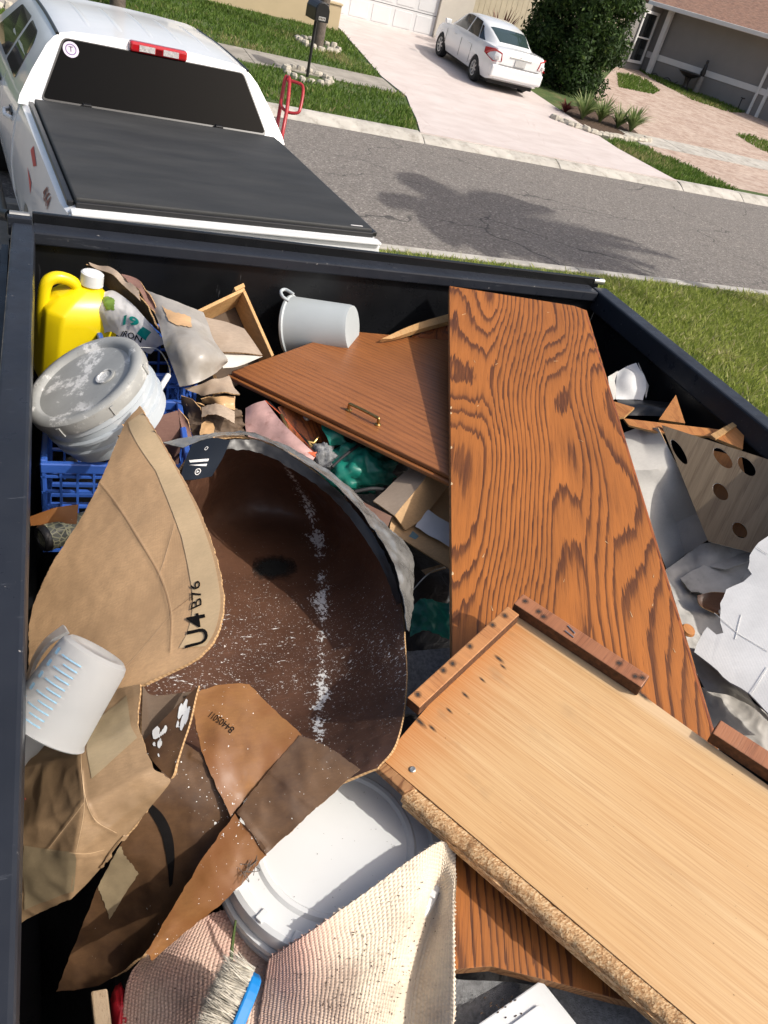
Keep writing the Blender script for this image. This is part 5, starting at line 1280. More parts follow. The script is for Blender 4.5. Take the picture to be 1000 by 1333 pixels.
for (t, u, an) in ((.42, .35, .3), (.43, .75, .5)):
    box('staple', (-.012, -.0012, 0), (.012, .0012, .0024), M['staple'], cl, matrix=Matrix.Translation((L_*t, -.036*u, .0332)) @ Matrix.Rotation(an-.6, 4, 'Z'))
r2 = vl(938, 937, .033); dd = np.array(r1)-np.array(r0); dd /= np.linalg.norm(dd)
cleat('stained_cleat', r2, tuple(np.array(r2)+dd*.42), .042, .033, M['cleat_red'], tan, nails=[(.3, .5, .006), (.62, .4, .006)])
sx_, sy_ = vl(537, 1002)
scw = lathe('screw', [(0, .001), (.0062, .0005), (.0066, .002), (.0045, .0036), (0, .003)], M['zinc'], tan, 14, matrix=VM @ Matrix.Translation((sx_, sy_, 0)))
for (px, py, s_) in ((547, 940, 1.1), (563, 948, .7), (585, 925, .6), (606, 905, .7), (628, 885, .6), (650, 858, .9), (655, 868, .6), (838, 906, 1.2)):
    x, y = vl(px, py); lathe('glue_shade_spot', [(0, .0005), (.012, .0005)], M['soot'], tan, 12, matrix=VM @ Matrix.Translation((x, y, 0)) @ Matrix.Rotation(-.15, 4, 'Z') @ Matrix.Diagonal((1.9*s_, .6*s_, 1, 1)))  # last spot paints the small shadow at the stained cleat's end

# ------------------------------------------------------------------ cabinet door
L0, T0, B0 = W(301, 483, 1.495), W(449, 430, 1.525), W(602, 626, 1.552)
DM = frame(L0, T0-L0, -(B0-L0)); 
x_ax = (T0-L0)/np.linalg.norm(T0-L0)
DM = frame(L0, B0-L0, T0-L0); DL = np.linalg.norm(B0-L0); DW = np.linalg.norm(T0-L0)
def dl(px, py, z=0): return plane_px(DM, px, py, z)
dr = T_('cabinet_door', 'stained oak cabinet door with brass pull lying tilted beside the long panel', 'cabinet door')
# the grain of the stained oak runs along local y
DG = DM @ Matrix.Rotation(-math.pi/2, 4, 'Z')
def rot(pts): return [(-y, x) for x, y in pts]
dpts = [(0, 0), dl(640, 645), dl(640, 448), dl(449, 430)]
prism('door_face', rot(dpts), .015, M['oak_door'], dr, matrix=DG, bev=.004, seg=3)
e1 = np.array(dl(640, 645)); ey = np.array([0, 1.0])
prism('edge_step', rot([(-.012, -.010), (e1[0], e1[1]-.012), (e1[0], e1[1]+.1), dl(640, 448), dl(452, 432)]), .016, M['oak_door'], dr, matrix=DG @ Matrix.Translation((0, 0, -.0155)), bev=.005, seg=3)
h0, h1 = dl(455, 527, .02), dl(493, 546, .02)
hv = DM @ Vector((h0[0], h0[1], 0)); hw_ = DM @ Vector((h1[0], h1[1], 0)); nn = DM.to_3x3() @ Vector((0, 0, 1))
tube('pull_handle', [hv, hv+nn*.018, hv+nn*.024+(hw_-hv)*.1, hw_+nn*.024-(hw_-hv)*.1, hw_+nn*.018, hw_], .0055, M['brass'], dr, 10, smooth_path=4)
for p in (hv, hw_): lathe('handle_foot', [(0, .0), (.011, 0), (.011, .003), (.007, .006), (0, .006)], M['brass'], dr, 14, matrix=ball(p, nn))
pw = T_('pale_wood_frame', 'pale curved wooden frame edge behind the oak door', 'wood frame')
sheet('frame_edge', [[(497, 441, 1.56), (540, 422, 1.59), (600, 404, 1.62)], [(510, 441, 1.56), (548, 428, 1.585), (600, 414, 1.61)]], M['birch'], pw, .02, 12, 4)
sheet('frame_panel', [[(540, 438, 1.55), (565, 426, 1.57), (600, 415, 1.60)], [(530, 446, 1.53), (565, 445, 1.53), (600, 445, 1.53)]], M['oak_trim'], pw, .01, 10, 6)

# ------------------------------------------------------------------ yellow jug
jm = Matrix.Translation((.078, 2.49, 1.315)) @ Matrix.Rotation(math.radians(14), 4, 'Z') @ Matrix.Rotation(math.radians(5), 4, 'Y')
yj = empty('yellow_jug', (0, 0, 0), 0, 'bright yellow plastic jug with moulded handle and white cap', 'jug'); yj.matrix_world = jm
def rsec(hx, hy, ch, z, ox=0.0):
    return [(ox+x, y, z) for x, y in ((-hx+ch, -hy), (hx-ch, -hy), (hx, -hy+ch), (hx, hy-ch), (hx-ch, hy), (-hx+ch, hy), (-hx, hy-ch), (-hx, -hy+ch))]
o = loft('body', [rsec(.09, .07, .03, 0), rsec(.108, .088, .034, .015), rsec(.115, .095, .038, .06), rsec(.115, .095, .038, .24), rsec(.112, .092, .04, .275), rsec(.085, .07, .035, .315, .012), rsec(.045, .04, .02, .338, .028), rsec(.03, .03, .012, .345, .035)], M['yellow'], yj, 60); bevel(o, .008, 3, 25)
tube('handle', [(-.10, 0, .16), (-.108, 0, .25), (-.104, 0, .335), (-.085, 0, .362), (-.055, 0, .366), (-.02, 0, .352), (-.005, 0, .325)], [.016, .019, .019, .019, .019, .019, .018], M['yellow'], yj, 12, smooth_path=4)
lathe('neck', [(.032, .33), (.032, .36), (.030, .362)], M['yellow'], yj, 24, matrix=Matrix.Translation((.035, 0, 0)))
lathe('cap', [(.0, .392), (.030, .392), (.035, .388), (.036, .352), (.033, .350), (.0, .350)], M['white_clean'], yj, 28, matrix=Matrix.Translation((.035, 0, 0)))

# ------------------------------------------------------------------ crates and bucket
def crate(label, x0, x1, y0, y1, z0, z1, yaw=0.0, tilt=0.0):
    cx, cy = (x0+x1)/2, (y0+y1)/2; hx, hy = (x1-x0)/2, (y1-y0)/2; h = z1-z0
    e = empty('milk_crate', (0, 0, 0), 0, label, 'crate', 'blue plastic crates'); e.matrix_world = Matrix.Translation((cx, cy, z0)) @ Matrix.Rotation(yaw, 4, 'Z') @ Matrix.Rotation(tilt, 4, 'X')
    t = .012
    boxes('rim', [((-hx, -hy, h-.03), (hx, -hy+t*1.4, h)), ((-hx, hy-t*1.4, h-.03), (hx, hy, h)), ((-hx, -hy+t*1.4, h-.03), (-hx+t*1.4, hy-t*1.4, h)), ((hx-t*1.4, -hy+t*1.4, h-.03), (hx, hy-t*1.4, h))], M['blue_crate'], e, bev=.003)
    for s in (-1, 1):
        for ax in (0, 1):
            L = hx if ax == 0 else hy; P = hy if ax == 0 else hx; lst = []
            def bb(a0, a1, z0_, z1_, d0, d1):
                lo, hi = sorted((s*(P-d0), s*(P-d1)))
                lst.append(((a0, lo, z0_), (a1, hi, z1_)) if ax == 0 else ((lo, a0, z0_), (hi, a1, z1_)))
            n = int(2*L/.04)
            for i in range(n+1): a_ = -L+.005+(2*L-.016)*i/n; bb(a_, a_+.006, 0, h-.03, .001, .015)
            for k in range(6): zz = .004+(h-.05)*k/5; bb(-L+.001, L-.001, zz, zz+.006, .003, .0135)
            boxes('lattice_wall', lst, M['blue_crate'], e)
    boxes('base', [((-hx, -hy+.05*i, 0), (hx, -hy+.05*i+.012, .01)) for i in range(int(2*hy/.05)+1)], M['blue_crate'], e)
    return e
crate('blue lattice crate holding up the tilted white bucket', -.012, .37, 1.735, 2.09, 1.20, 1.50, -.05)
crate('blue crate beside the crumpled silvery paper', .16, .425, 2.12, 2.50, 1.24, 1.545, .06, -.04)
bc = W(107, 492, 1.69); vd = ray(107, 492); vd = vd/np.linalg.norm(vd); ev = RM @ np.array([-.62, -.785, 0.0]); ev = ev-vd*np.dot(ev, vd); ev /= np.linalg.norm(ev)
bn = Vector(-vd*.48+ev*math.sqrt(1-.48**2))
bk = empty('lidded_bucket', (0, 0, 0), 0, 'milky white bucket with grimy lid and wire handle tilted in a crate', 'bucket'); bk.matrix_world = ball(bc, bn)
lathe('lid', [(0, -.012), (.118, -.012), (.128, -.012), (.133, -.006), (.139, -.001), (.150, .0), (.160, -.002), (.165, -.007), (.166, -.030), (.164, -.040), (.158, -.042)], M['lid'], bk, 64)
lathe('spout_cap', [(0, -.0115), (.026, -.0115), (.026, -.007), (.02, -.006), (.018, -.009), (0, -.009)], M['lid'], bk, 24, matrix=Matrix.Translation((.03, .055, 0)))
lathe('body', [(.157, -.043), (.158, -.058), (.154, -.062), (.153, -.078), (.160, -.082), (.160, -.090), (.153, -.094), (.152, -.112), (.158, -.116), (.158, -.124), (.151, -.128), (.150, -.15), (.149, -.158), (.140, -.165), (0, -.165)], M['bucket_grey'], bk, 64)
for k in range(7):
    th = (k+.3)/7*2*math.pi; box('lid_tab', (.163, -.005, -.040), (.1685, .005, -.012), M['lid'], bk, matrix=Matrix.Rotation(th, 4, 'Z'))
bh = [W(181, 452, 1.60), W(205, 455, 1.60), W(217, 470, 1.60), W(221, 487, 1.595), W(208, 507, 1.585), W(195, 528, 1.575), W(184, 535, 1.55)]
tube('wire_handle', bh, .0022, M['zinc'], bk, 8, smooth_path=5, matrix=bk.matrix_world.inverted())
tube('grip', [W(219, 489, 1.594), W(208, 507, 1.586), W(196, 525, 1.576)], .0085, M['white_clean'], bk, 12, matrix=bk.matrix_world.inverted())

# ------------------------------------------------------------------ printed bag, dark cardboard, silver wrap
bag = T_('printed_bag', 'torn white sack with green and teal print between jug and crate', 'bag')
o, pb = sheet('sack', [[(120, 394, 1.61), (143, 378, 1.655), (168, 392, 1.66), (192, 417, 1.64), (217, 447, 1.58)], [(119, 412, 1.58), (142, 402, 1.625), (164, 410, 1.63), (184, 430, 1.61), (206, 450, 1.565)], [(132, 434, 1.53), (147, 432, 1.56), (162, 442, 1.56), (178, 452, 1.55), (196, 460, 1.53)]], [M['label_white'], M['label_white'], M['card_edge']], bag, .0012, 70, 44, wob=.004, wscale=12, crum=.0035, cscale=13)
thin_patch('green_print', pb, [uv_of(pb, *p) for p in ((133, 388), (150, 390), (150, 404), (138, 404))], M['green_print'], bag, ragged=.01)
thin_patch('teal_print', pb, [uv_of(pb, *p) for p in ((186, 425), (198, 433), (190, 443), (178, 434))], M['teal_print'], bag)
def text_px(name, s, p, c, right, upv, mat, par, bold=0.0):
    """lettering whose pixel directions on the sheet are given"""
    c0 = np.array(uv_of(p, *c)); r1 = np.array(uv_of(p, c[0]+right[0]*6, c[1]+right[1]*6)); r2 = np.array(uv_of(p, c[0]-right[0]*6, c[1]-right[1]*6))
    u1 = np.array(uv_of(p, c[0]+upv[0]*6, c[1]+upv[1]*6)); u2 = np.array(uv_of(p, c[0]-upv[0]*6, c[1]-upv[1]*6))
    L = math.hypot(*right); K = math.hypot(*upv)
    return text_on(name, s, p, c0, (r1-r2)/12, (u1-u2)/12, mat, par, bold)
def text_quad(name, s, p, quad, mat, par, bold=0.0, off=.0016):
    """lettering stretched into a pixel quad: bottom-left, bottom-right, top-right, top-left of the word"""
    me = text_mesh(s, 1.0, bold); me.name = name; bm = bmesh.new(); bm.from_mesh(me); bmesh.ops.triangulate(bm, faces=bm.faces)
    bmesh.ops.subdivide_edges(bm, edges=bm.edges, cuts=1)
    xs = [v.co.x for v in bm.verts]; ys_ = [v.co.y for v in bm.verts]; x0, x1, y0, y1 = min(xs), max(xs), min(ys_), max(ys_)
    q = [np.array(uv_of(p, *c)) for c in quad]
    for v in bm.verts:
        a_, b_ = (v.co.x-x0)/(x1-x0), (v.co.y-y0)/(y1-y0); uv = (q[0]*(1-a_)+q[1]*a_)*(1-b_)+(q[3]*(1-a_)+q[2]*a_)*b_
        v.co = Vector(gsample(p, uv[0], uv[1], off))
    bm.to_mesh(me); bm.free(); return link(name, me, mat, par)
text_quad('lettering', '19', pb, [(160, 424), (180, 427), (181, 416), (163, 411)], M['teal_print'], bag, .03)
text_quad('lettering', 'IRON', pb, [(157, 438), (184, 446), (186, 440), (161, 431)], M['navy_print'], bag, .02)
tag_ = sheet('torn_lining', [[(115, 402, 1.60), (124, 398, 1.60), (132, 402, 1.59)], [(117, 418, 1.57), (126, 420, 1.55), (135, 425, 1.54)]], M['card_box'], bag, .002, 8, 8, wob=.01, wscale=30)
dk = T_('soggy_cardboard', 'dark soggy folded cardboard leaning over the yellow jug', 'cardboard')
sheet('layer', [[(113, 343, 1.70), (140, 350, 1.70), (165, 369, 1.69), (190, 393, 1.68), (206, 424, 1.66)], [(121, 353, 1.66), (142, 374, 1.64), (166, 395, 1.62), (188, 414, 1.61), (215, 441, 1.58)]], [M['card_dark'], M['card_edge']], dk, .004, 60, 18, wob=.008, wscale=10, crum=.003, cscale=16)
sheet('layer', [[(116, 342, 1.704), (142, 347, 1.71), (162, 362, 1.70), (180, 376, 1.70)], [(118, 346, 1.70), (143, 356, 1.70), (164, 374, 1.69), (183, 392, 1.685)]], [M['card_grey'], M['card_edge']], dk, .003, 28, 10, wob=.01, wscale=22, off=3)
sheet('layer', [[(158, 356, 1.705), (178, 362, 1.70), (196, 385, 1.69)], [(166, 366, 1.70), (186, 384, 1.69), (214, 430, 1.62)]], [M['card_mauve'], M['card_edge']], dk, .003, 20, 10, wob=.008, wscale=25, off=7)
sw = T_('silver_wrap', 'crumpled silvery paper wrapped over flattened cardboard', 'packaging')
o, psw = sheet('wrap', [[(180, 374, 1.66), (208, 386, 1.675), (240, 398, 1.67), (264, 408, 1.65)], [(204, 412, 1.65), (226, 424, 1.67), (252, 424, 1.675), (278, 440, 1.65)], [(216, 455, 1.635), (238, 455, 1.665), (264, 458, 1.665), (294, 466, 1.62)], [(235, 504, 1.57), (252, 500, 1.59), (274, 490, 1.60), (296, 472, 1.595)]], [M['paper_silver'], M['card_edge'], M['card_grey']], sw, .004, 90, 90, wob=.006, wscale=8, crum=.003, cscale=8)
thin_patch('cardboard_strip', psw, [uv_of(psw, *p) for p in ((212, 400), (248, 414), (250, 428), (220, 418))], M['card_tan'], sw, ragged=.01, off=.003)
tc = T_('torn_cardboard', 'torn brown cardboard flaps curled below the silvery paper', 'cardboard')
sheet('flap', [[(240, 506, 1.55), (272, 496, 1.575), (298, 490, 1.58)], [(262, 515, 1.54), (285, 512, 1.56), (312, 514, 1.555)]], [M['card_grey'], M['card_edge']], tc, .004, 24, 12, wob=.012, wscale=25)
sheet('flap', [[(262, 520, 1.53), (285, 516, 1.545), (306, 516, 1.54)], [(264, 526, 1.50), (286, 528, 1.52), (306, 534, 1.51)]], [M['card_box'], M['card_edge']], tc, .003, 20, 10, wob=.008, wscale=30)
sheet('crushed_layer', [[(244, 520, 1.52), (268, 526, 1.52), (292, 528, 1.51), (312, 534, 1.49)], [(246, 545, 1.47), (270, 546, 1.47), (296, 548, 1.46), (316, 555, 1.44)], [(252, 572, 1.42), (274, 572, 1.42), (300, 574, 1.41), (318, 578, 1.40)]], [M['card_dark'], M['card_edge']], tc, .004, 50, 44, crum=.011, cscale=15, rag=.006)
sheet('torn_strip', [[(262, 530, 1.515), (282, 526, 1.535), (304, 536, 1.51)], [(264, 543, 1.495), (282, 540, 1.515), (305, 552, 1.49)]], [M['card_grey'], M['card_edge']], tc, .003, 24, 10, crum=.004, cscale=20, rag=.003)
sheet('torn_strip', [[(262, 552, 1.47), (270, 548, 1.475), (278, 552, 1.47)], [(260, 568, 1.45), (268, 566, 1.455), (280, 572, 1.45)]], [M['card_box'], M['card_edge']], tc, .003, 12, 12, crum=.003, cscale=24, rag=.003)
sheet('flap', [[(236, 515, 1.53), (250, 520, 1.53), (262, 530, 1.52)], [(238, 540, 1.46), (250, 550, 1.46), (262, 560, 1.44)]], [M['card_dark'], M['card_edge']], tc, .003, 16, 12, wob=.01, wscale=25)

# ------------------------------------------------------------------ drawer, card, tub
dw = T_('wooden_drawer_box', 'empty pale wooden drawer tipped against the trailer front', 'drawer')
A1, B1, C1 = W(243, 410, 1.585), W(318, 374, 1.645), W(357, 462, 1.50)
av, bv = B1-A1, C1-B1; cn = np.cross(av, bv); cn /= np.linalg.norm(cn)
if np.dot(cn, CAM-A1) > 0: cn = -cn
ah, bhv = av/np.linalg.norm(av), bv/np.linalg.norm(bv)
pbox('side', A1, av, bhv*.013, cn*.10, M['birch'], dw, .002); pbox('side', B1-ah*.013+bhv*.0135, ah*.013, bv-bhv*.0135, cn*.10, M['birch'], dw, .002); pbox('side', A1+bhv*.0135, ah*.013, bv-bhv*.0135, cn*.10, M['birch'], dw, .002); pbox('bottom', A1+cn*.101, av, bv, cn*.006, M['card_dark'], dw)  # bottom in a dark card: shade inside the drawer put into its colour
pbox('front_rail', B1-ah*.04-bhv*.016, ah*.045, bhv*.015, cn*.03, M['birch'], dw)
gc = T_('grey_card_sheet', 'faded grey cardboard sheet lying in the wooden drawer', 'cardboard')
sheet('card', [[(262, 412, 1.625), (292, 418, 1.62), (318, 428, 1.615)], [(266, 436, 1.60), (298, 438, 1.605), (330, 444, 1.60)], [(284, 458, 1.575), (310, 459, 1.58), (342, 462, 1.575)]], [M['card_grey'], M['card_edge']], gc, .005, 24, 24, wob=.006, wscale=14)
sheet('under_layer', [[(284, 461, 1.567), (312, 462, 1.57), (342, 464, 1.565)], [(290, 480, 1.54), (306, 478, 1.54), (318, 474, 1.545)]], [M['white_lined'], M['card_edge']], gc, .004, 20, 10, wob=.006, wscale=20)
tubm = T_('laundry_tub', 'pale grey plastic tub with loop handle lying on its side', 'tub')
m0, m1 = W(378, 425, 1.50), W(459, 428, 1.575)
lathe('body', [(.113, 0), (.117, .004), (.118, .012), (.112, .016), (.088, np.linalg.norm(m1-m0)-.014), (.084, np.linalg.norm(m1-m0)), (0, np.linalg.norm(m1-m0)), (0, np.linalg.norm(m1-m0)-.005), (.082, np.linalg.norm(m1-m0)-.006), (.108, .006), (.113, 0)], M['tub'], tubm, 48, matrix=ball(m0, m1-m0))
tube('handle', [W(376, 392, 1.64), W(368, 386, 1.648), W(366, 379, 1.653), W(372, 377, 1.655), W(382, 383, 1.652)], .006, M['tub'], tubm, 10, smooth_path=5)

# ------------------------------------------------------------------ middle clutter
mc = T_('mauve_carton', 'small mauve cardboard box behind the tan sheet', 'box')
o1 = W(183, 548, 1.50); pbox('carton', o1, W(232, 533, 1.54)-o1, W(196, 582, 1.44)-o1, np.array([.02, .03, -.14]), M['card_mauve'], mc, .004)
sheet('flap', [[(232, 532, 1.543), (244, 548, 1.52)], [(240, 574, 1.47), (253, 578, 1.45)]], [M['card_mauve'], M['card_edge']], mc, .003, 8, 12, wob=.004, wscale=20)
pc = T_('pink_carton', 'pinkish printed carton with torn orange edge', 'box')
pcb, pp_ = sheet('side', [[(319, 531, 1.45), (332, 525, 1.475), (345, 521, 1.49)], [(322, 565, 1.41), (350, 555, 1.45), (366, 548, 1.475)], [(345, 592, 1.38), (375, 580, 1.43), (390, 572, 1.455)], [(392, 612, 1.36), (405, 602, 1.41), (412, 592, 1.43)]], [M['pink_print'], M['orange_edge']], pc, .003, 20, 30, wob=.006, wscale=18)
sheet('dark_open_end', [[(346, 521, 1.49), (352, 523, 1.48)], [(372, 545, 1.47), (380, 553, 1.45)], [(412, 592, 1.43), (420, 592, 1.42)]], [M['black_plastic'], M['orange_edge']], pc, .003, 6, 24)  # black sheet: shade inside the open carton end put into colour
sheet('torn_edge', [[(398, 588, 1.43), (408, 590, 1.432)], [(410, 594, 1.428), (420, 589, 1.43)]], M['orange_edge'], pc, .004, 6, 8, wob=.004, wscale=40)
dd_ = T_('oak_drawer_front', 'dark oak drawer front with brass fitting under the cabinet door', 'drawer front')
sheet('board', [[(362, 530, 1.47), (392, 520, 1.49), (430, 535, 1.48)], [(385, 580, 1.40), (410, 575, 1.42), (440, 580, 1.41)]], M['oak_trim'], dd_, .015, 8, 10)
lathe('knob', [(0, .02), (.012, .018), (.014, .010), (.006, .004), (.006, 0)], M['zinc'], dd_, 14, matrix=ball(W(399, 546, 1.46), (0, -.3, 1)))
tube('bracket', [W(366, 540, 1.475), W(373, 556, 1.465), W(376, 566, 1.45)], .006, M['brass'], dd_, 8); tube('bracket', [W(396, 574, 1.43), W(408, 577, 1.43), W(414, 570, 1.44)], .007, M['brass'], dd_, 8)
lump_ = T_('grey_felt', 'lump of grey felt between carton and teal bag', 'cloth'); lump('felt', W(420, 596, 1.40), (.042, .05, .045), M['grey_fuzz'], lump_, .35)
tb_ = T_('teal_bag', 'crumpled teal nylon bag with black straps', 'bag')
lump('body', W(466, 612, 1.37), (.115, .085, .075), M['teal'], tb_, .38, 2.6, 48, 3.0)
sheet('flap', [[(418, 541, 1.50), (425, 540, 1.505), (432, 548, 1.50)], [(422, 560, 1.48), (435, 560, 1.48), (448, 572, 1.46)], [(430, 580, 1.44), (450, 580, 1.45), (470, 590, 1.44)]], M['teal'], tb_, .002, 16, 20, wob=.02, wscale=20)
tube('strap', [W(432, 608, 1.44), W(450, 592, 1.455), W(472, 577, 1.455), W(492, 572, 1.44)], .005, M['black_cloth'], tb_, 8, smooth_path=5); tube('strap', [W(462, 640, 1.42), W(485, 636, 1.43), W(505, 638, 1.41)], .006, M['black_cloth'], tb_, 8, smooth_path=5)
cbx = T_('open_carton', 'light brown open cardboard box with white paper label by the oak panel', 'box')
sheet('side', [[(486, 652, 1.42), (530, 612, 1.46), (574, 578, 1.50)], [(514, 672, 1.44), (548, 630, 1.48), (585, 584, 1.52)]], [M['card_grey'], M['card_edge']], cbx, .005, 20, 12, wob=.004, wscale=12)  # shaded side painted in greyer card, the lit side in a lighter one
sheet('side', [[(514, 671, 1.442), (548, 630, 1.482), (585, 586, 1.522)], [(528, 690, 1.41), (552, 672, 1.42), (600, 612, 1.45)]], [M['card_box'], M['card_edge']], cbx, .005, 20, 12)
o, pf = sheet('flap', [[(512, 672, 1.425), (556, 650, 1.41), (604, 622, 1.40)], [(508, 684, 1.41), (550, 700, 1.39), (604, 720, 1.38)], [(508, 692, 1.40), (550, 718, 1.375), (604, 752, 1.35)]], [M['card_box'], M['card_edge']], cbx, .005, 20, 16)
sheet('paper_label', [[(553, 662, 1.425), (600, 690, 1.40)], [(541, 685, 1.415), (590, 714, 1.395)]], M['label_white'], cbx, .001, 10, 8, wob=.006, wscale=25)
thin_patch('blue_tape', pf, [uv_of(pf, *p) for p in ((536, 692), (545, 697), (541, 703), (532, 698))], plain('faded_blue_print', (.12, .20, .22), .6), cbx)

# ------------------------------------------------------------------ cut fibre drum
dm = T_('fibre_drum', 'cut open dark brown fibreboard drum splashed inside with white paint', 'drum')
drum_rows = [[(234, 614, 1.565), (262, 580, 1.60), (315, 570, 1.61), (370, 590, 1.60), (428, 628, 1.57)],
 [(240, 650, 1.45), (282, 622, 1.42), (335, 612, 1.40), (394, 628, 1.43), (458, 668, 1.53)],
 [(218, 695, 1.31), (282, 676, 1.25), (345, 672, 1.23), (422, 684, 1.28), (492, 716, 1.49)],
 [(185, 770, 1.29), (260, 762, 1.25), (345, 758, 1.24), (436, 770, 1.29), (520, 785, 1.46)],
 [(162, 880, 1.32), (250, 885, 1.29), (340, 890, 1.29), (436, 890, 1.33), (529, 878, 1.47)],
 [(188, 960, 1.40), (270, 975, 1.385), (345, 985, 1.395), (432, 966, 1.435), (517, 962, 1.535)],
 [(215, 1010, 1.45), (290, 1020, 1.45), (360, 1025, 1.46), (432, 1020, 1.48), (492, 1001, 1.52)]]
o, pd = sheet('shell', drum_rows, [M['drum_in'], M['card_edge'], M['drum_out']], dm, .006, 90, 120, wob=.006, wscale=7, fine=.0015, fscale=40, uv=(1, 1))
sheet('foil_cover', [[(212, 577, 1.585), (270, 566, 1.61), (330, 565, 1.61), (390, 591, 1.585), (450, 632, 1.555), (500, 684, 1.51), (534, 720, 1.475), (536, 785, 1.455), (530, 822, 1.45)],
 [(238, 584, 1.595), (275, 571, 1.618), (325, 569, 1.62), (384, 596, 1.60), (442, 638, 1.575), (484, 688, 1.545), (516, 745, 1.515), (525, 790, 1.49), (528, 820, 1.48)]], M['foil'], dm, .0015, 150, 14, crum=.004, cscale=16)
sheet('dark_rim_gap', [[(262, 577, 1.608), (300, 572, 1.618), (345, 576, 1.615), (395, 604, 1.592), (440, 640, 1.57), (478, 684, 1.54), (508, 735, 1.51), (523, 785, 1.482)],
 [(264, 588, 1.592), (300, 585, 1.60), (340, 590, 1.592), (388, 615, 1.57), (430, 646, 1.55), (466, 688, 1.525), (498, 738, 1.495), (517, 788, 1.468)]], M['black_plastic'], dm, .0015, 100, 8, crum=.002, cscale=20, rag=.003)  # black strip painted in for the dark gap between rim and foil
sheet('brown_liner', [[(448, 640, 1.56), (470, 652, 1.545), (510, 672, 1.51)], [(452, 652, 1.55), (476, 690, 1.52), (505, 686, 1.50)]], [M['drum_in'], M['card_edge']], dm, .003, 14, 10, uv=(.1, .1))
o, pn = sheet('printed_corner', [[(250, 578, 1.612), (276, 570, 1.622), (300, 573, 1.62)], [(241, 600, 1.595), (262, 598, 1.60), (290, 596, 1.595)], [(234, 625, 1.575), (255, 624, 1.575), (276, 620, 1.565)]], M['navy_print'], dm, .002, 16, 16)
cuv = uv_of(pn, 257, 614)
def on_sheet_ring(nm, p, c, r0_, r1_, m, par, k=18):
    v = []; f = []
    for i in range(k):
        th = i/k*2*math.pi
        for r_ in (r0_, r1_): v.append(gsample(p, c[0]+math.cos(th)*r_, c[1]+math.sin(th)*r_, .0014))
    for i in range(k): j = (i+1) % k; f.append((2*i, 2*i+1, 2*j+1, 2*j))
    return pymesh(nm, v, f, m, par)
on_sheet_ring('ring_mark', pn, cuv, .065, .085, M['label_white'], dm)
pymesh('arrow_mark', [gsample(pn, cuv[0]+dx, cuv[1]+dy, .0014) for dx, dy in ((-.03, .03), (.045, .0), (-.03, -.035))], [(0, 1, 2)], M['label_white'], dm)
for y_, w0, w1 in ((600, 247, 272), (604, 246, 268)): thin_patch('print_line', pn, [uv_of(pn, w0, y_), uv_of(pn, w1, y_-1), uv_of(pn, w1, y_+1), uv_of(pn, w0, y_+2)], M['label_white'], dm, n=6, m=2)
on_sheet_ring('cup_mark', pn, uv_of(pn, 270, 583), .03, .042, M['label_white'], dm)
# dark burn mark on the drum floor
cb_ = uv_of(pd, 358, 740); ct = gsample(pd, *cb_, .0012); v = [ct-ct]
for i in range(28):
    th = i/28*2*math.pi; v.append(gsample(pd, cb_[0]+.085*math.cos(th), cb_[1]+.050*math.sin(th), .0012)-ct)
pymesh('tar_mark', v, [(0, i+1, (i+1) % 28+1) for i in range(28)], M['tar'], dm, matrix=Matrix.Translation(V(ct)))

# ------------------------------------------------------------------ big tan cardboard sheet
cs_ = T_('tan_cardboard_sheet', 'large curved tan cardboard sheet with black lettering standing at the trailer wall', 'cardboard')
tan_rows = [[(163, 550, 1.66), (172, 540, 1.68), (183, 529, 1.70)], [(140, 607, 1.62), (182, 600, 1.665), (226, 600, 1.70)], [(106, 675, 1.57), (185, 670, 1.65), (263, 672, 1.71)], [(66, 740, 1.525), (176, 740, 1.63), (286, 742, 1.71)], [(42, 800, 1.49), (165, 800, 1.61), (290, 800, 1.70)], [(38, 870, 1.475), (145, 862, 1.59), (265, 852, 1.67)], [(38, 935, 1.465), (125, 915, 1.565), (193, 889, 1.62)]]
def ridged(name, rows, mats, parent, ridges, **kw):
    """sheet with pressed fold lines"""
    nu, nv = kw.pop('nu', 70), kw.pop('nv', 90); th = kw.pop('thick', .005); wob, ws = kw.pop('wob', .006), kw.pop('wscale', 7); fine, fs = kw.pop('fine', .0012), kw.pop('fscale', 40); off = kw.pop('off', 0.0); rag = kw.pop('rag', .0022)
    p = Patch(rows, kw.pop('lin_u', False), kw.pop('lin_v', False)); G = p.grid(nu, nv); N = gnormals(G)
    d = nz(G, ws, off)*wob+nz(G, fs, off+3)*fine+crumple(G, kw.pop('cscale', 5.0), off+1.7, 3)*kw.pop('crum', .0052)
    Cc = (G-CAM) @ RM; X = CX+F*Cc[..., 0]/Cc[..., 2]; Y = CY+F*Cc[..., 1]/Cc[..., 2]
    for pts, amp, wd in ridges:
        best = np.full(X.shape, 1e9)
        for (x0, y0), (x1, y1) in zip(pts[:-1], pts[1:]):
            dx, dy = x1-x0, y1-y0; t = np.clip(((X-x0)*dx+(Y-y0)*dy)/(dx*dx+dy*dy), 0, 1); best = np.minimum(best, np.hypot(X-x0-t*dx, Y-y0-t*dy))
        d = d+amp*np.exp(-(best/wd)**2)
    G = G+N*d[..., None]
    if rag: G = ragged(G, rag, seed=off)
    N = gnormals(G); p.G, p.N = G, N
    uv = (np.linalg.norm(G[nv//2, -1]-G[nv//2, 0]), np.linalg.norm(G[-1, nu//2]-G[0, nu//2]))
    return solid_grid(name, G, N, th, mats, parent, uv), p
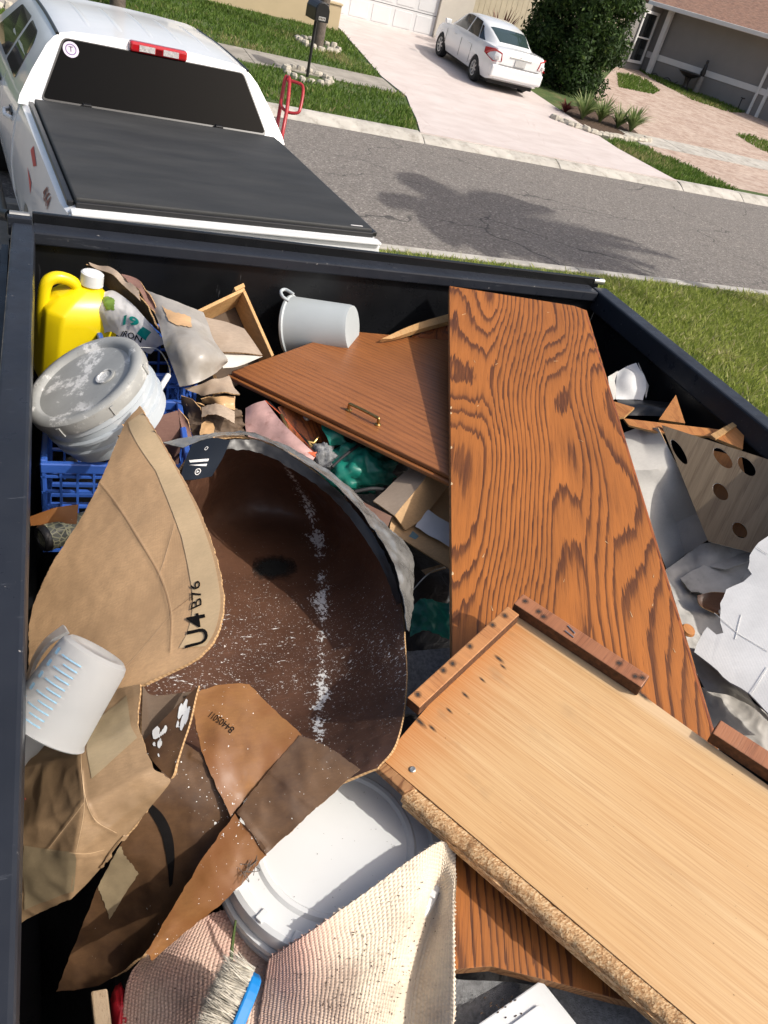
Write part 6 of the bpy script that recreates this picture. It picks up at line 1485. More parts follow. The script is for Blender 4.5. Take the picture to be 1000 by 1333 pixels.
o, pt = ridged('sheet', tan_rows, [M['card_tan'], M['card_edge']], cs_, [([(118, 615), (150, 655), (185, 710), (210, 755), (222, 800), (222, 850)], .0011, 2.0), ([(228, 682), (214, 730), (206, 752)], .0006, 1.6)], nu=110, nv=150, wob=.003, wscale=6, fine=.0006, crum=.0016, cscale=4.0, thick=.006)
def band(nm, p, us, vs, m, par, off=.0013, n=60, uvscale=None):
    """strip along v between u-curves: us = [(v, u0, u1)]"""
    v = []; f = []
    for i in range(n+1):
        vv = vs[0]+(vs[1]-vs[0])*i/n; u0 = float(np.interp(vv, [q[0] for q in us], [q[1] for q in us])); u1 = float(np.interp(vv, [q[0] for q in us], [q[2] for q in us]))
        for k in range(5): v.append(gsample(p, u0+(u1-u0)*k/4, vv, off))
    for i in range(n):
        for k in range(4): b_ = i*5+k; f.append((b_, b_+1, b_+6, b_+5))
    return pymesh(nm, v, f, m, par, smooth=True)
band('tape_strip', pt, [(0, .25, .96), (.08, .45, .97), (.2, .70, .975), (.4, .80, .98), (.6, .84, .985), (.75, .85, .985), (.85, .84, .98)], (.02, .80), M['card_tape'], cs_)
text_quad('lettering', 'U4', pt, [(270, 838), (267, 797), (243, 801), (241, 846)], M['ink'], cs_, .01, .003)
text_quad('lettering', 'B76', pt, [(263, 789), (261, 757), (249, 760), (249, 795)], M['ink'], cs_, .0, .003)
def crease(p, pts, w, m, par, off=.0009, k=10):
    q = catmull(np.array([[*c, 0] for c in pts]), k)[:, :2]; v = []; f = []
    for i, c in enumerate(q):
        d = q[min(i+1, len(q)-1)]-q[max(i-1, 0)]; d = d/(np.linalg.norm(d)+1e-9); nn_ = np.array([-d[1], d[0]])*w*(.5+.5*math.sin(math.pi*i/(len(q)-1)))
        for s_ in (-1, 1): v.append(gsample(p, *uv_fine(p, *(c+nn_*s_)), off))
    f = [(2*i, 2*i+1, 2*i+3, 2*i+2) for i in range(len(q)-1)]
    return pymesh('crease', v, f, m, par, smooth=True)
M['crease'] = plain('creased_card', (.27, .165, .085), .9); M['crease_light'] = plain('pale_crease_card', (.60, .42, .25), .9)  # flat dark and pale lines drawn along the folds
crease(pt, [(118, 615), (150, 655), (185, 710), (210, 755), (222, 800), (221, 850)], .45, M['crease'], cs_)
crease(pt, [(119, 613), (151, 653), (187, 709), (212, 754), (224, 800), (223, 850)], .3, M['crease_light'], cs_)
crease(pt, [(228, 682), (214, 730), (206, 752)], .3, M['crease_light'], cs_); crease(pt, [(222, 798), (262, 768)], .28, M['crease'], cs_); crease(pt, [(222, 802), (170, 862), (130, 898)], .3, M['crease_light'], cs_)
# dark smear
v = [gsample(pt, *uv_of(pt, 141, 903), .002)]
fl_ = T_('taped_carton_corner', 'folded taped cardboard corner with torn zigzag edge under the jug', 'cardboard')
o, pu = ridged('side', [[(38, 930, 1.46), (112, 912, 1.555), (186, 892, 1.615)], [(33, 1010, 1.475), (106, 985, 1.57), (181, 945, 1.61)], [(30, 1080, 1.465), (110, 1050, 1.56), (200, 1000, 1.60)], [(28, 1140, 1.38), (100, 1108, 1.50), (222, 1014, 1.59)], [(28, 1200, 1.26), (92, 1168, 1.38), (165, 1092, 1.50)]], [M['card_taped'], M['card_edge']], fl_,
   [([(108, 1005), (112, 1040), (125, 1068), (152, 1082)], .0016, 2.0), ([(64, 1105), (108, 1110), (135, 1105)], .0014, 2.0), ([(64, 1105), (110, 1045)], .0016, 2.0)], nu=90, nv=110, wob=.004, wscale=6, lin_u=True, lin_v=True)
for cp in ([(108, 1003), (112, 1040), (125, 1068), (152, 1084)], [(62, 1106), (108, 1111), (136, 1106)], [(64, 1104), (110, 1045)], [(112, 915), (106, 985), (110, 1050), (100, 1108)]): crease(pu, cp, .35, M['crease_light'], fl_)
thin_patch('tape_strip', pu, [uv_of(pu, *p) for p in ((115, 950), (165, 905), (178, 960), (120, 1015))], M['tape'], fl_)
thin_patch('tape_strip', pu, [uv_of(pu, *p) for p in ((32, 1100), (100, 1110), (95, 1160), (32, 1185))], M['tape'], fl_)
# inner torn flap
o, pi_ = sheet('inner_flap', [[(183, 967, 1.585), (220, 930, 1.61), (259, 892, 1.64)], [(200, 992, 1.588), (222, 968, 1.605), (244, 945, 1.625)], [(221, 1014, 1.592), (223, 1011, 1.595), (226, 1005, 1.60)]], [M['card_brown'], M['card_edge']], fl_, .005, 24, 20, wob=.006, wscale=18)
for k9 in range(26):
    g_ = rnd.random() < .6; px, py = (207+rnd.gauss(0, 4), 955+rnd.gauss(0, 8)) if g_ else (240+rnd.gauss(0, 3), 933+rnd.gauss(0, 6))
    c_ = uv_of(pi_, px, py); k = 9; s_ = .02+.05*rnd.random()**2; ph = rnd.random()*6
    v = [gsample(pi_, *c_, .0015)]+[gsample(pi_, c_[0]+s_*math.cos(i/k*6.283)*(1+.5*noise.noise((math.cos(i/k*6.283)*2+ph, math.sin(i/k*6.283)*2, px))), c_[1]+1.8*s_*math.sin(i/k*6.283)*(1+.5*noise.noise((i*.9, ph, py))), .0015) for i in range(k)]
    pymesh('paint_fleck', v, [(0, i+1, (i+1) % k+1) for i in range(k)], M['splash'], fl_)
# zigzag wall behind it, dark inside
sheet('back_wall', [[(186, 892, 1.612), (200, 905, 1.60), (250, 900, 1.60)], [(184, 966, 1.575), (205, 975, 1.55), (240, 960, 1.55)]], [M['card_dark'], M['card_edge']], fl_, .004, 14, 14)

# ------------------------------------------------------------------ brown glossy carton
bc_ = T_('brown_carton', 'crushed shiny brown cardboard carton spattered with white paint', 'box')
o, p1 = ridged('top_flap', [[(246, 905, 1.605), (285, 894, 1.605), (323, 893, 1.60)], [(256, 950, 1.58), (305, 930, 1.59), (360, 930, 1.585)], [(270, 1000, 1.555), (330, 985, 1.56), (396, 966, 1.572)], [(300, 1062, 1.515), (330, 1030, 1.53), (375, 1000, 1.55)]], [M['card_orange'], M['card_edge']], bc_, [], nu=40, nv=36, wob=.005)
text_quad('lettering', '84405011', p1, [(306, 950), (277, 928), (270, 934), (299, 957)][::1], M['ink'], bc_, .0)
o, p2 = ridged('taped_flap', [[(390, 958, 1.578), (428, 975, 1.572), (467, 1003, 1.562)], [(352, 1002, 1.552), (380, 1022, 1.548), (412, 1052, 1.535)], [(308, 1058, 1.522), (324, 1080, 1.515), (346, 1112, 1.50)]], [M['card_brown'], M['card_edge']], bc_, [([(352, 1005), (410, 1052)], .002, 3), ([(312, 1060), (330, 1085), (345, 1105)], .004, 4)], nu=36, nv=44, wob=.004)
o, p3 = ridged('wet_flap', [[(306, 1060, 1.52), (325, 1082, 1.513), (347, 1113, 1.498)], [(262, 1122, 1.485), (280, 1145, 1.478), (296, 1168, 1.462)], [(190, 1240, 1.41), (194, 1244, 1.408), (198, 1250, 1.40)]], [M['card_orange'], M['card_edge']], bc_, [], nu=30, nv=50, wob=.006)
o, p4 = ridged('side', [[(232, 962, 1.565), (268, 985, 1.558), (306, 1010, 1.545)], [(190, 1042, 1.52), (250, 1058, 1.505), (314, 1062, 1.50)], [(130, 1150, 1.36), (208, 1160, 1.37), (262, 1142, 1.43)], [(75, 1288, 1.13), (140, 1276, 1.18), (188, 1246, 1.30)]], [M['card_brown'], M['card_edge']], bc_, [([(250, 985), (285, 1000)], .003, 4)], nu=60, nv=80, wob=.008, wscale=8)
cr = [uv_of(p4, *p) for p in ((194, 1046), (210, 1060), (221, 1085), (226, 1115), (224, 1150))]; cw = [.075, .085, .07, .05, .01]; v = []; f = []
for (u, w2), k in zip(cr, cw): v += [gsample(p4, u-k, w2+.01, .002), gsample(p4, u+k*.2, w2-.005, .002)]
V2 = catmull(np.array(v[0::2]), 6), catmull(np.array(v[1::2]), 6); m_ = len(V2[0]); pymesh('printed_arc', list(V2[0])+list(V2[1]), [(i, i+1, m_+i+1, m_+i) for i in range(m_-1)], M['ink'], bc_)
thin_patch('tape_patch', p4, [uv_of(p4, *p) for p in ((152, 1096), (180, 1136), (143, 1195), (122, 1150))], M['tape'], bc_, ragged=.004)
for k in range(7): thin_patch('barcode_bar', p4, [uv_of(p4, 92-k*2.2+k*.2, 1178+k*9), uv_of(p4, 98-k*2.2, 1196+k*9), uv_of(p4, 96-k*2.2, 1198+k*9), uv_of(p4, 90-k*2.2, 1180+k*9)], M['ink'], bc_, n=3, m=2)
nst = T_('root_tangle', 'little tangle of dry roots on the wet cardboard flap', 'twigs')
for k in range(7):
    c_ = W(318+rnd.uniform(-4, 5), 1136+rnd.uniform(-8, 6), 1.492); tube('twig', [c_, c_+np.array([rnd.uniform(-.02, .02), rnd.uniform(-.02, .02), .006]), c_+np.array([rnd.uniform(-.018, .018), rnd.uniform(-.018, .018), .002])], .0006, M['bark'], nst, 5, smooth_path=3)

# ------------------------------------------------------------------ measuring jug, can, small bits by the left wall
mj = T_('measuring_jug', 'translucent plastic measuring jug with blue scale lying upside down', 'jug')
b0_, b1_ = W(127, 846, 1.705), W(58, 950, 1.605); JA = b1_-b0_; JL = np.linalg.norm(JA); JM = ball(b0_, JA)
lathe('body', [(0, .004), (.03, .004), (.036, 0), (.050, 0), (.058, .006), (.061, .016), (.066, JL*.6), (.070, JL-.006), (.074, JL), (.072, JL+.002), (.068, JL-.006), (.064, JL*.6), (.059, .018), (.055, .010), (0, .009)], M['jug'], mj, 48, matrix=JM)
JI = JM.inverted(); cdir = JI.to_3x3() @ Vector(CAM-(b0_+b1_)/2); th0 = math.atan2(cdir.y, cdir.x)
lef = JI.to_3x3() @ Vector(-RM[:, 0]); thl = math.atan2(lef.y, lef.x)
sgn = 1 if math.sin(thl-th0) > 0 else -1
for k in range(11):
    zz = JL*(.16+.072*k); rr_ = .0613+.0055*zz/JL*1.2+.0022; L_a = .62 if k % 2 == 0 else .42; v = []; f = []
    for i in range(9):
        th = th0+sgn*(.10+L_a*i/8); 
        for dz in (0, .0026): v.append((rr_*math.cos(th), rr_*math.sin(th), zz+dz))
    pymesh('scale_tick', v, [(2*i, 2*i+1, 2*i+3, 2*i+2) for i in range(8)], M['blue_ink'], mj, matrix=JM)
    if k % 2 == 0: pymesh('scale_figure', [((rr_+.0002)*math.cos(th0+sgn*t), (rr_+.0002)*math.sin(th0+sgn*t), zz+d) for t, d in ((.86, -.004), (.98, -.004), (.98, .007), (.86, .007))], [(0, 1, 2, 3)], M['blue_ink'], mj, matrix=JM)
sheet('side_grip', [[(88, 822, 1.695), (64, 836, 1.67), (46, 860, 1.635), (36, 886, 1.60)], [(82, 813, 1.685), (58, 832, 1.655), (42, 856, 1.62), (33, 884, 1.585)]], M['jug'], mj, .006, 24, 8)
pk = T_('plastic_tray', 'cloudy plastic tray wedged under the measuring jug', 'tray')
sheet('tray_side', [[(36, 925, 1.53), (70, 945, 1.53), (104, 968, 1.53)], [(33, 975, 1.50), (62, 985, 1.50), (100, 982, 1.50)], [(32, 1012, 1.47), (58, 1002, 1.47), (98, 985, 1.485)]], M['jug'], pk, .003, 16, 12)
can = T_('spray_can', 'camouflage spray paint can lying against the trailer wall', 'spray can')
ca, cb2 = W(46, 702, 1.42), W(108, 684, 1.42); ca[0] = max(ca[0], -.02)
lathe('body', [(0, .0), (.026, 0), (.031, .004), (.033, .010), (.033, .16), (.022, .175), (0, .175)], M['camo'], can, 32, matrix=ball(ca, cb2-ca)); lathe('base_ring', [(.020, .002), (.022, -.003), (.030, -.004), (.0335, .002), (.0336, .012), (.033, .013)], M['black_plastic'], can, 32, matrix=ball(ca, cb2-ca))
sc_ = T_('cardboard_scrap', 'small brown cardboard scrap above the spray can', 'cardboard')
sheet('scrap', [[(38, 672, 1.45), (70, 662, 1.47), (102, 656, 1.48)], [(40, 684, 1.44), (72, 682, 1.45), (100, 682, 1.45)]], [M['card_orange'], M['card_edge']], sc_, .003, 14, 8, wob=.006, wscale=25)
rc = T_('red_wrapper', 'crumpled red wrapper beside the plastic tray', 'wrapper'); lump('wrapper', W(42, 1036, 1.44), (.028, .045, .03), M['red'], rc, .4, 3, 24)
rc2 = T_('red_cloth', 'piece of red cloth beside the pink mat', 'cloth'); lump('cloth', W(157, 1322, 1.20), (.016, .05, .03), M['red'], rc2, .25, 3, 24, 4.0)
bs = T_('bug_spot', 'black lump of tar stuck on the tan cardboard', 'debris'); q_ = gsample(pt, *uv_of(pt, 141, 903), .002); lump('tar', q_, (.006, .010, .004), M['black_plastic'], bs, .3, 3, 16)
ws_ = T_('wooden_batten', 'grey wooden batten sticking up below the brown carton', 'wood batten')
b_a, b_b = W(118, 1290, 1.29), W(128, 1380, 1.24); dd2 = b_b-b_a; pbox('batten', b_a, W(140, 1286, 1.29)-b_a, dd2, np.array([0, 0, -.03]), M['pine'], ws_, .003)

# ------------------------------------------------------------------ big white bucket with lid
wb = empty('white_bucket', (0, 0, 0), 0, 'large white bucket with snap lid half under the drum', 'bucket'); wc = W(438, 1090, 1.412); wb.matrix_world = ball(wc, (-.04, .03, 1))
R_ = .212
lathe('lid', [(0, -.010), (R_-.075, -.010), (R_-.070, -.004), (R_-.062, -.004), (R_-.056, -.010), (R_-.030, -.010), (R_-.026, .000), (R_-.010, .002), (R_-.002, -.003), (R_, -.010), (R_+.001, -.034), (R_-.004, -.036)], M['white_clean'], wb, 96)
for k in range(18): box('lid_tab', (R_-.026, -.007, -.008), (R_-.004, .007, .006), M['white_clean'], wb, matrix=Matrix.Rotation(k/18*2*math.pi, 4, 'Z'), bev=.002)
lathe('body', [(R_-.006, -.037), (R_+.008, -.040), (R_+.010, -.048), (R_-.004, -.052), (R_-.006, -.066), (R_+.006, -.070), (R_+.006, -.078), (R_-.008, -.083), (R_-.012, -.13), (R_-.03, -.40), (0, -.40)], M['white_clean'], wb, 96)

# ------------------------------------------------------------------ woven mat
mt = T_('woven_mat', 'rumpled cream and pink knitted bath mat with soil stains', 'mat')
def woven(nm, rows, nu, nv, pitch, seed):
    p = Patch(rows); G = p.grid(nu, nv); N = gnormals(G)
    lu = np.linalg.norm(np.diff(G, axis=1), axis=2); lv = np.linalg.norm(np.diff(G, axis=0), axis=2)
    su = np.concatenate([np.zeros((G.shape[0], 1)), np.cumsum(lu, 1)], 1).mean(0)[None, :]; sv = np.concatenate([np.zeros((1, G.shape[1])), np.cumsum(lv, 0)], 0).mean(1)[:, None]
    jit = np.array([[noise.noise((a_*38, b_*38, seed)) for a_ in su[0]] for b_ in sv[:, 0]]); su = su+jit*pitch*.28; sv = sv+jit.T[:1, :1]*0+jit*pitch*.22
    h = np.abs(np.sin(math.pi*(su+0*sv)/pitch))**.8*np.abs(np.sin(math.pi*(sv/pitch/.8+.5*np.floor(su/pitch))))**.8
    big = nz(G[::6, ::6], 9, seed); big = np.kron(big, np.ones((6, 6)))[:G.shape[0], :G.shape[1]] if False else 0
    G = G+N*(.0026*h)[..., None]
    w_ = np.array([[noise.noise((su[i, j]*7, sv[i, j]*7, seed)) for j in range(0, G.shape[1])] for i in range(0, G.shape[0])])
    G = G+N*(w_*.006)[..., None]; N = gnormals(G); p.G, p.N = G, N
    return solid_grid(nm, G, N, .006, M['mat'], mt), p
_, pm1 = woven('pink_fold', [[(205, 1228, 1.28), (258, 1196, 1.32), (320, 1182, 1.335), (388, 1204, 1.33)], [(168, 1272, 1.24), (230, 1258, 1.30), (300, 1248, 1.325), (372, 1250, 1.325)], [(158, 1340, 1.22), (224, 1330, 1.27), (290, 1322, 1.30), (352, 1322, 1.31)], [(150, 1430, 1.18), (220, 1430, 1.22), (280, 1430, 1.26), (340, 1430, 1.28)]], 240, 220, .0070, 1.0)
_, pm2 = woven('cream_fold', [[(350, 1248, 1.38), (402, 1214, 1.445), (470, 1166, 1.465), (536, 1118, 1.475), (576, 1096, 1.48), (593, 1112, 1.45)], [(344, 1285, 1.34), (408, 1268, 1.41), (478, 1238, 1.44), (536, 1204, 1.445), (566, 1176, 1.405), (592, 1190, 1.455)], [(336, 1340, 1.31), (404, 1340, 1.355), (464, 1335, 1.385), (512, 1318, 1.385), (540, 1290, 1.365), (590, 1310, 1.44)], [(330, 1430, 1.28), (395, 1430, 1.31), (450, 1430, 1.34), (500, 1430, 1.34), (535, 1430, 1.34), (588, 1430, 1.40)]], 340, 270, .0070, 5.0)
gs_ = T_('grass_stalk', 'single green grass stalk standing on the pink mat', 'grass stalk'); tube('stalk', [W(301, 1250, 1.335), W(303, 1225, 1.36), W(307, 1198, 1.38)], [.0032, .0030, .0018], M['leaf_strap'], gs_, 6)
for at_ in (gs_.children[0].data,):
    a_ = at_.attributes.new('tone', 'FLOAT', 'POINT'); a_.data.foreach_set('value', [.2]*len(at_.vertices))

# ------------------------------------------------------------------ scrub brush
br_ = T_('scrub_brush', 'blue scrubbing brush with worn dirty bristles on the mat', 'brush')
s0_, s1_ = W(326, 1262, 1.405), W(268, 1400, 1.385); BA = s1_-s0_; BL = np.linalg.norm(BA)
bl_dir = W(226, 1320, 1.41)-W(300, 1300, 1.40); bl_dir -= BA*np.dot(bl_dir, BA)/BL**2; bl_dir /= np.linalg.norm(bl_dir); bz = np.cross(BA/BL, bl_dir)
BMx = Matrix((V(BA/BL), V(bz), V(bl_dir))).transposed().to_4x4(); BMx.translation = V(s0_)     # z = bristle direction
outl = [(x, .034*(1-abs(2*x/BL-1)**4)**.5*sg+0.0) for sg, xs_ in ((1, np.linspace(0, BL, 14)), (-1, np.linspace(BL, 0, 14))) for x in xs_[(0 if sg > 0 else 1):(14 if sg > 0 else 13)]]
prism('block', outl, .020, M['blue_brush'], br_, matrix=BMx, bev=.004)
v = []; f = []; rb = random.Random(11)
for i in range(22):
    for j in range(7):
        cx_ = BL*(.04+.92*i/21); cy_ = -.027+.054*j/6
        if abs(2*cx_/BL-1) > .93 and abs(cy_) > .015: continue
        bx, by = rb.uniform(-.012, .012), rb.uniform(-.010, .010)
        for k in range(26):
            ox, oy = rb.gauss(0, .0022), rb.gauss(0, .0022); tx, ty = ox*1.9+bx+rb.gauss(0, .003), oy*1.9+by+rb.gauss(0, .003); l_ = rb.uniform(.034, .052); w = .0007; an = rb.random()*3.14; b = len(v)
            v += [(cx_+ox-w*math.cos(an), cy_+oy-w*math.sin(an), -.001), (cx_+ox+w*math.cos(an), cy_+oy+w*math.sin(an), -.001), (cx_+ox+(tx-ox)*.5+w*math.cos(an), cy_+oy+(ty-oy)*.5+w*math.sin(an), l_*.55), (cx_+ox+(tx-ox)*.5-w*math.cos(an), cy_+oy+(ty-oy)*.5-w*math.sin(an), l_*.55), (cx_+tx, cy_+ty, l_)]
            f += [(b, b+1, b+2, b+3), (b+3, b+2, b+4)]
bo = pymesh('bristles', v, f, M['bristle'], br_, matrix=BMx); bo['kind'] = 'stuff'

# ------------------------------------------------------------------ bottom edge: white fixture, carpet
wf_ = T_('white_fixture', 'white plastic fixture plate with raised frame lying under the oak panel end', 'fixture')
FM = frame(W(600, 1345, 1.40), W(703, 1275, 1.40)-W(600, 1345, 1.40), np.array([-.3, .8, 0.0]))
def fl(px, py): return plane_px(FM, px, py)
prism('plate', rounded([fl(598, 1350), fl(705, 1275), fl(775, 1362), fl(668, 1440)], .008), .02, M['white_clean'], wf_, matrix=FM, bev=.004)
prism('raised_frame', rounded([fl(628, 1362), fl(700, 1309), fl(738, 1362), fl(668, 1412)], .004), .006, M['white_clean'], wf_, matrix=FM @ Matrix.Translation((0, 0, .0062)), bev=.002)
for k in range(16):
    x, y = fl(652+rnd.gauss(0, 14), 1312+rnd.gauss(0, 9)); lump('dirt_speck', (x, y, .001), (.0015+.002*rnd.random(), .0012, .001), M['mulch'], wf_, .3, 3, 8, matrix=FM)
cp_ = T_('carpet_offcut', 'grey carpet offcut under the oak panel end', 'carpet')
sheet('carpet', [[(590, 1275, 1.34), (680, 1280, 1.35), (800, 1300, 1.34), (900, 1330, 1.33)], [(580, 1400, 1.33), (680, 1400, 1.34), (800, 1410, 1.33), (900, 1420, 1.33)]], M['grey_fuzz'], cp_, .01, 40, 20, wob=.01, wscale=14, fine=.003, fscale=80)
cp2 = T_('carpet_scrap', 'light grey carpet scrap between drum and tan shelf', 'carpet')
sheet('carpet', [[(520, 850, 1.30), (560, 846, 1.31), (610, 842, 1.31)], [(515, 930, 1.25), (560, 930, 1.26), (610, 925, 1.27)]], M['grey_fuzz'], cp2, .01, 30, 24, wob=.01, wscale=14, fine=.003, fscale=80)

# ------------------------------------------------------------------ right side: white lined box with drilled panel
dp = T_('drilled_panel', 'weathered brownish plywood panel with round cut holes against the trailer side', 'wood panel')
P0, P1, P2 = W(861, 553, 1.62), W(1006, 600, 1.685), W(922, 705, 1.40)
PM = frame(P0, P1-P0, P0-P2)
def pl_(px, py): return plane_px(PM, px, py)
def hole(px, py, a, b, ang, k=18):
    c = np.array(pl_(px, py)); ex = np.array(pl_(px+math.cos(ang)*a, py+math.sin(ang)*a))-c; eyv = np.array(pl_(px-math.sin(ang)*b, py+math.cos(ang)*b))-c
    return [tuple(c+ex*math.cos(i/k*6.2832)+eyv*math.sin(i/k*6.2832)) for i in range(k)]
outer = [pl_(861, 553), pl_(1012, 602), pl_(1030, 735), pl_(977, 719), pl_(922, 705)]
plate_holes('panel', PM, outer, [hole(884, 588, 19, 5.5, 1.02), hole(941, 596, 17, 8, .85), hole(972, 607, 15.5, 8, .85), hole(938, 640, 13, 8, .9), hole(963, 690, 12, 8, .85)], .010, [M['greyply'], M['label_white']], dp)
HB = T_('orange_backboard', 'orange wood board seen through the holes of the drilled panel', 'wood board')
prism('board', [pl_(900, 575), pl_(965, 590), pl_(985, 700), pl_(940, 690)], .012, M['cherry'], HB, matrix=PM @ Matrix.Translation((0, 0, -.06)))
wx = T_('white_lined_carton', 'open cardboard box with white lining beside the long oak panel', 'box')
sheet('wall', [[(806, 566, 1.53), (832, 556, 1.57), (857, 557, 1.615)], [(818, 612, 1.48), (846, 612, 1.50), (882, 606, 1.53)], [(852, 700, 1.30), (880, 680, 1.33), (908, 668, 1.40)], [(868, 742, 1.23), (892, 722, 1.27), (921, 703, 1.36)]], [M['white_lined'], M['card_edge']], wx, .004, 24, 36, wob=.002, wscale=9, lin_u=True, lin_v=True)
sheet('floor', [[(862, 745, 1.275), (895, 722, 1.305), (922, 706, 1.375), (985, 722, 1.40)], [(872, 775, 1.265), (905, 760, 1.28), (940, 748, 1.33), (990, 750, 1.36)], [(890, 825, 1.25), (920, 818, 1.25), (950, 800, 1.28), (1000, 790, 1.32)], [(900, 880, 1.24), (930, 870, 1.24), (960, 860, 1.26), (1010, 850, 1.30)]], M['box_floor'], wx, .006, 36, 36, wob=.010, wscale=18, fine=.003, fscale=60)
poly_sheet('torn_liner', [(925, 737, 1.335), (945, 728, 1.36), (975, 718, 1.40), (978, 728, 1.40), (950, 740, 1.36), (944, 742, 1.35)], .003, M['box_floor'], wx, jag=.003)
poly_sheet('torn_liner', [(886, 752, 1.295), (915, 738, 1.315), (946, 745, 1.34), (972, 740, 1.37), (960, 768, 1.33), (925, 775, 1.30), (900, 770, 1.29)], .003, M['box_floor'], wx, jag=.004, seed=5)
lb_ = T_('leather_scrap', 'dark brown bent leathery scrap on the box floor', 'scrap')
sheet('scrap', [[(908, 775, 1.31), (928, 771, 1.33), (948, 772, 1.33)], [(912, 788, 1.30), (930, 792, 1.28), (946, 798, 1.27)], [(936, 800, 1.275), (940, 803, 1.27), (944, 806, 1.27)]], [M['drum_in'], M['card_edge']], lb_, .003, 14, 12, uv=(.05, .05))
wk = T_('wood_knob', 'round pale wooden knob half hidden by the oak panel', 'knob'); lathe('knob', [(0, .02), (.020, .018), (.024, .010), (.016, .0), (0, 0)], M['cherry'], wk, 20, matrix=ball(W(893, 823, 1.28), (0, -.2, 1)))
dw2 = T_('side_drawer', 'orange wood drawer with pointed brace by the trailer side', 'drawer')
def board4(nm, pts, th, m, par): return poly_sheet(nm, pts, th, [m, M['birch']], par)
board4('back', [(812, 543, 1.595), (948, 561, 1.655), (950, 571, 1.645), (858, 560, 1.61), (818, 556, 1.575)], .008, M['cherry'], dw2)
board4('brace', [(858, 546, 1.60), (880, 514, 1.665), (892, 551, 1.62)], .012, M['cherry'], dw2)
board4('brace', [(925, 568, 1.645), (957, 549, 1.69), (971, 547, 1.70), (967, 584, 1.66)], .012, M['cherry'], dw2)
board4('side', [(800, 522, 1.56), (826, 531, 1.575), (813, 542, 1.565), (800, 545, 1.55)], .008, M['cherry'], dw2)
board4('top_edge', [(925, 566, 1.652), (958, 547, 1.694), (971, 547, 1.703), (932, 571, 1.655)], .006, M['birch'], dw2)
bkp = T_('black_pipe_cover', 'black plastic cover lying behind the side drawer', 'plastic cover'); sheet('cover', [[(803, 518, 1.545), (835, 520, 1.56), (872, 524, 1.585)], [(806, 530, 1.55), (838, 528, 1.58), (868, 532, 1.60)], [(812, 541, 1.54), (840, 541, 1.555), (864, 542, 1.58)]], M['black_plastic'], bkp, .003, 16, 10)
pk2 = T_('white_paper_package', 'torn white paper package in the front corner of the trailer', 'package')
sheet('front', [[(804, 484, 1.60), (816, 476, 1.62), (828, 473, 1.63)], [(802, 500, 1.575), (820, 495, 1.605), (841, 496, 1.61)], [(802, 520, 1.545), (820, 520, 1.555), (837, 521, 1.565)]], M['white_card'], pk2, .003, 16, 16, wob=.006, wscale=18)
sheet('side', [[(792, 490, 1.59), (804, 483, 1.60)], [(794, 522, 1.54), (802, 519, 1.545)]], M['white_lined'], pk2, .003, 8, 12, wob=.004, wscale=20)
decal_ = poly_sheet('side', [(828, 474, 1.628), (842, 497, 1.612), (838, 520, 1.566), (848, 500, 1.60)], .002, M['white_lined'], pk2)
wcs = T_('white_cardboard_sheet', 'torn bright white corrugated sheet at the trailer side', 'cardboard')
wo = [(1040, 672, 1.655), (1000, 697, 1.635), (988, 705, 1.62), (976, 722, 1.60), (974, 738, 1.59), (979, 746, 1.588), (968, 757, 1.57), (946, 764, 1.555), (938, 782, 1.54), (938, 808, 1.525), (942, 820, 1.525), (933, 823, 1.515), (921, 813, 1.51), (912, 826, 1.50), (904, 843, 1.49), (925, 862, 1.49), (950, 888, 1.49), (975, 905, 1.495), (1000, 932, 1.50), (1060, 960, 1.53), (1060, 760, 1.66)]
poly_sheet('sheet', wo, .006, [M['white_card'], M['white_card']], wcs, jag=.0025, seed=3)
wsh = wcs.children[0]; wv_ = np.array([v.co[:] for v in wsh.data.vertices]); nq = len(wv_)//2; wc_ = wv_[:nq].mean(0); wn2 = np.zeros(3)
for i in range(nq): wn2 += np.cross(wv_[i]-wc_, wv_[(i+1) % nq]-wc_)
wn2 /= np.linalg.norm(wn2); wn2 = wn2*(1 if wn2 @ (CAM-wc_) > 0 else -1)
def on_white(px, py, o=.0032): r = ray(px, py); return CAM+r*((wn2 @ (wc_+wn2*o-CAM))/(wn2 @ r))
for pts in ([(930, 798), (962, 826), (1000, 848)], [(965, 800), (957, 832)], [(1000, 868), (978, 905)], [(985, 712), (1000, 722)]):
    tube('pressed_crease', [on_white(*q_) for q_ in pts], .0007, M['white_card'], wcs, 6)
fm = T_('plastic_film', 'dusty clear plastic film rumpled below the white sheet', 'plastic film')
sheet('film', [[(895, 842, 1.46), (922, 850, 1.47), (950, 880, 1.47), (1000, 930, 1.48)], [(905, 870, 1.42), (935, 878, 1.44), (965, 902, 1.45), (1010, 945, 1.46)], [(918, 900, 1.39), (950, 905, 1.40), (980, 920, 1.42), (1020, 950, 1.43)]], M['film'], fm, .0015, 60, 40, wob=.004, wscale=8, crum=.004, cscale=11)
sheet('film', [[(905, 898, 1.36), (950, 905, 1.38), (1010, 935, 1.40)], [(918, 935, 1.36), (960, 940, 1.37), (1020, 960, 1.39)], [(925, 975, 1.35), (970, 985, 1.36), (1030, 1000, 1.38)]], M['film'], fm, .0015, 60, 40, wob=.006, wscale=8, crum=.006, cscale=10, off=4)

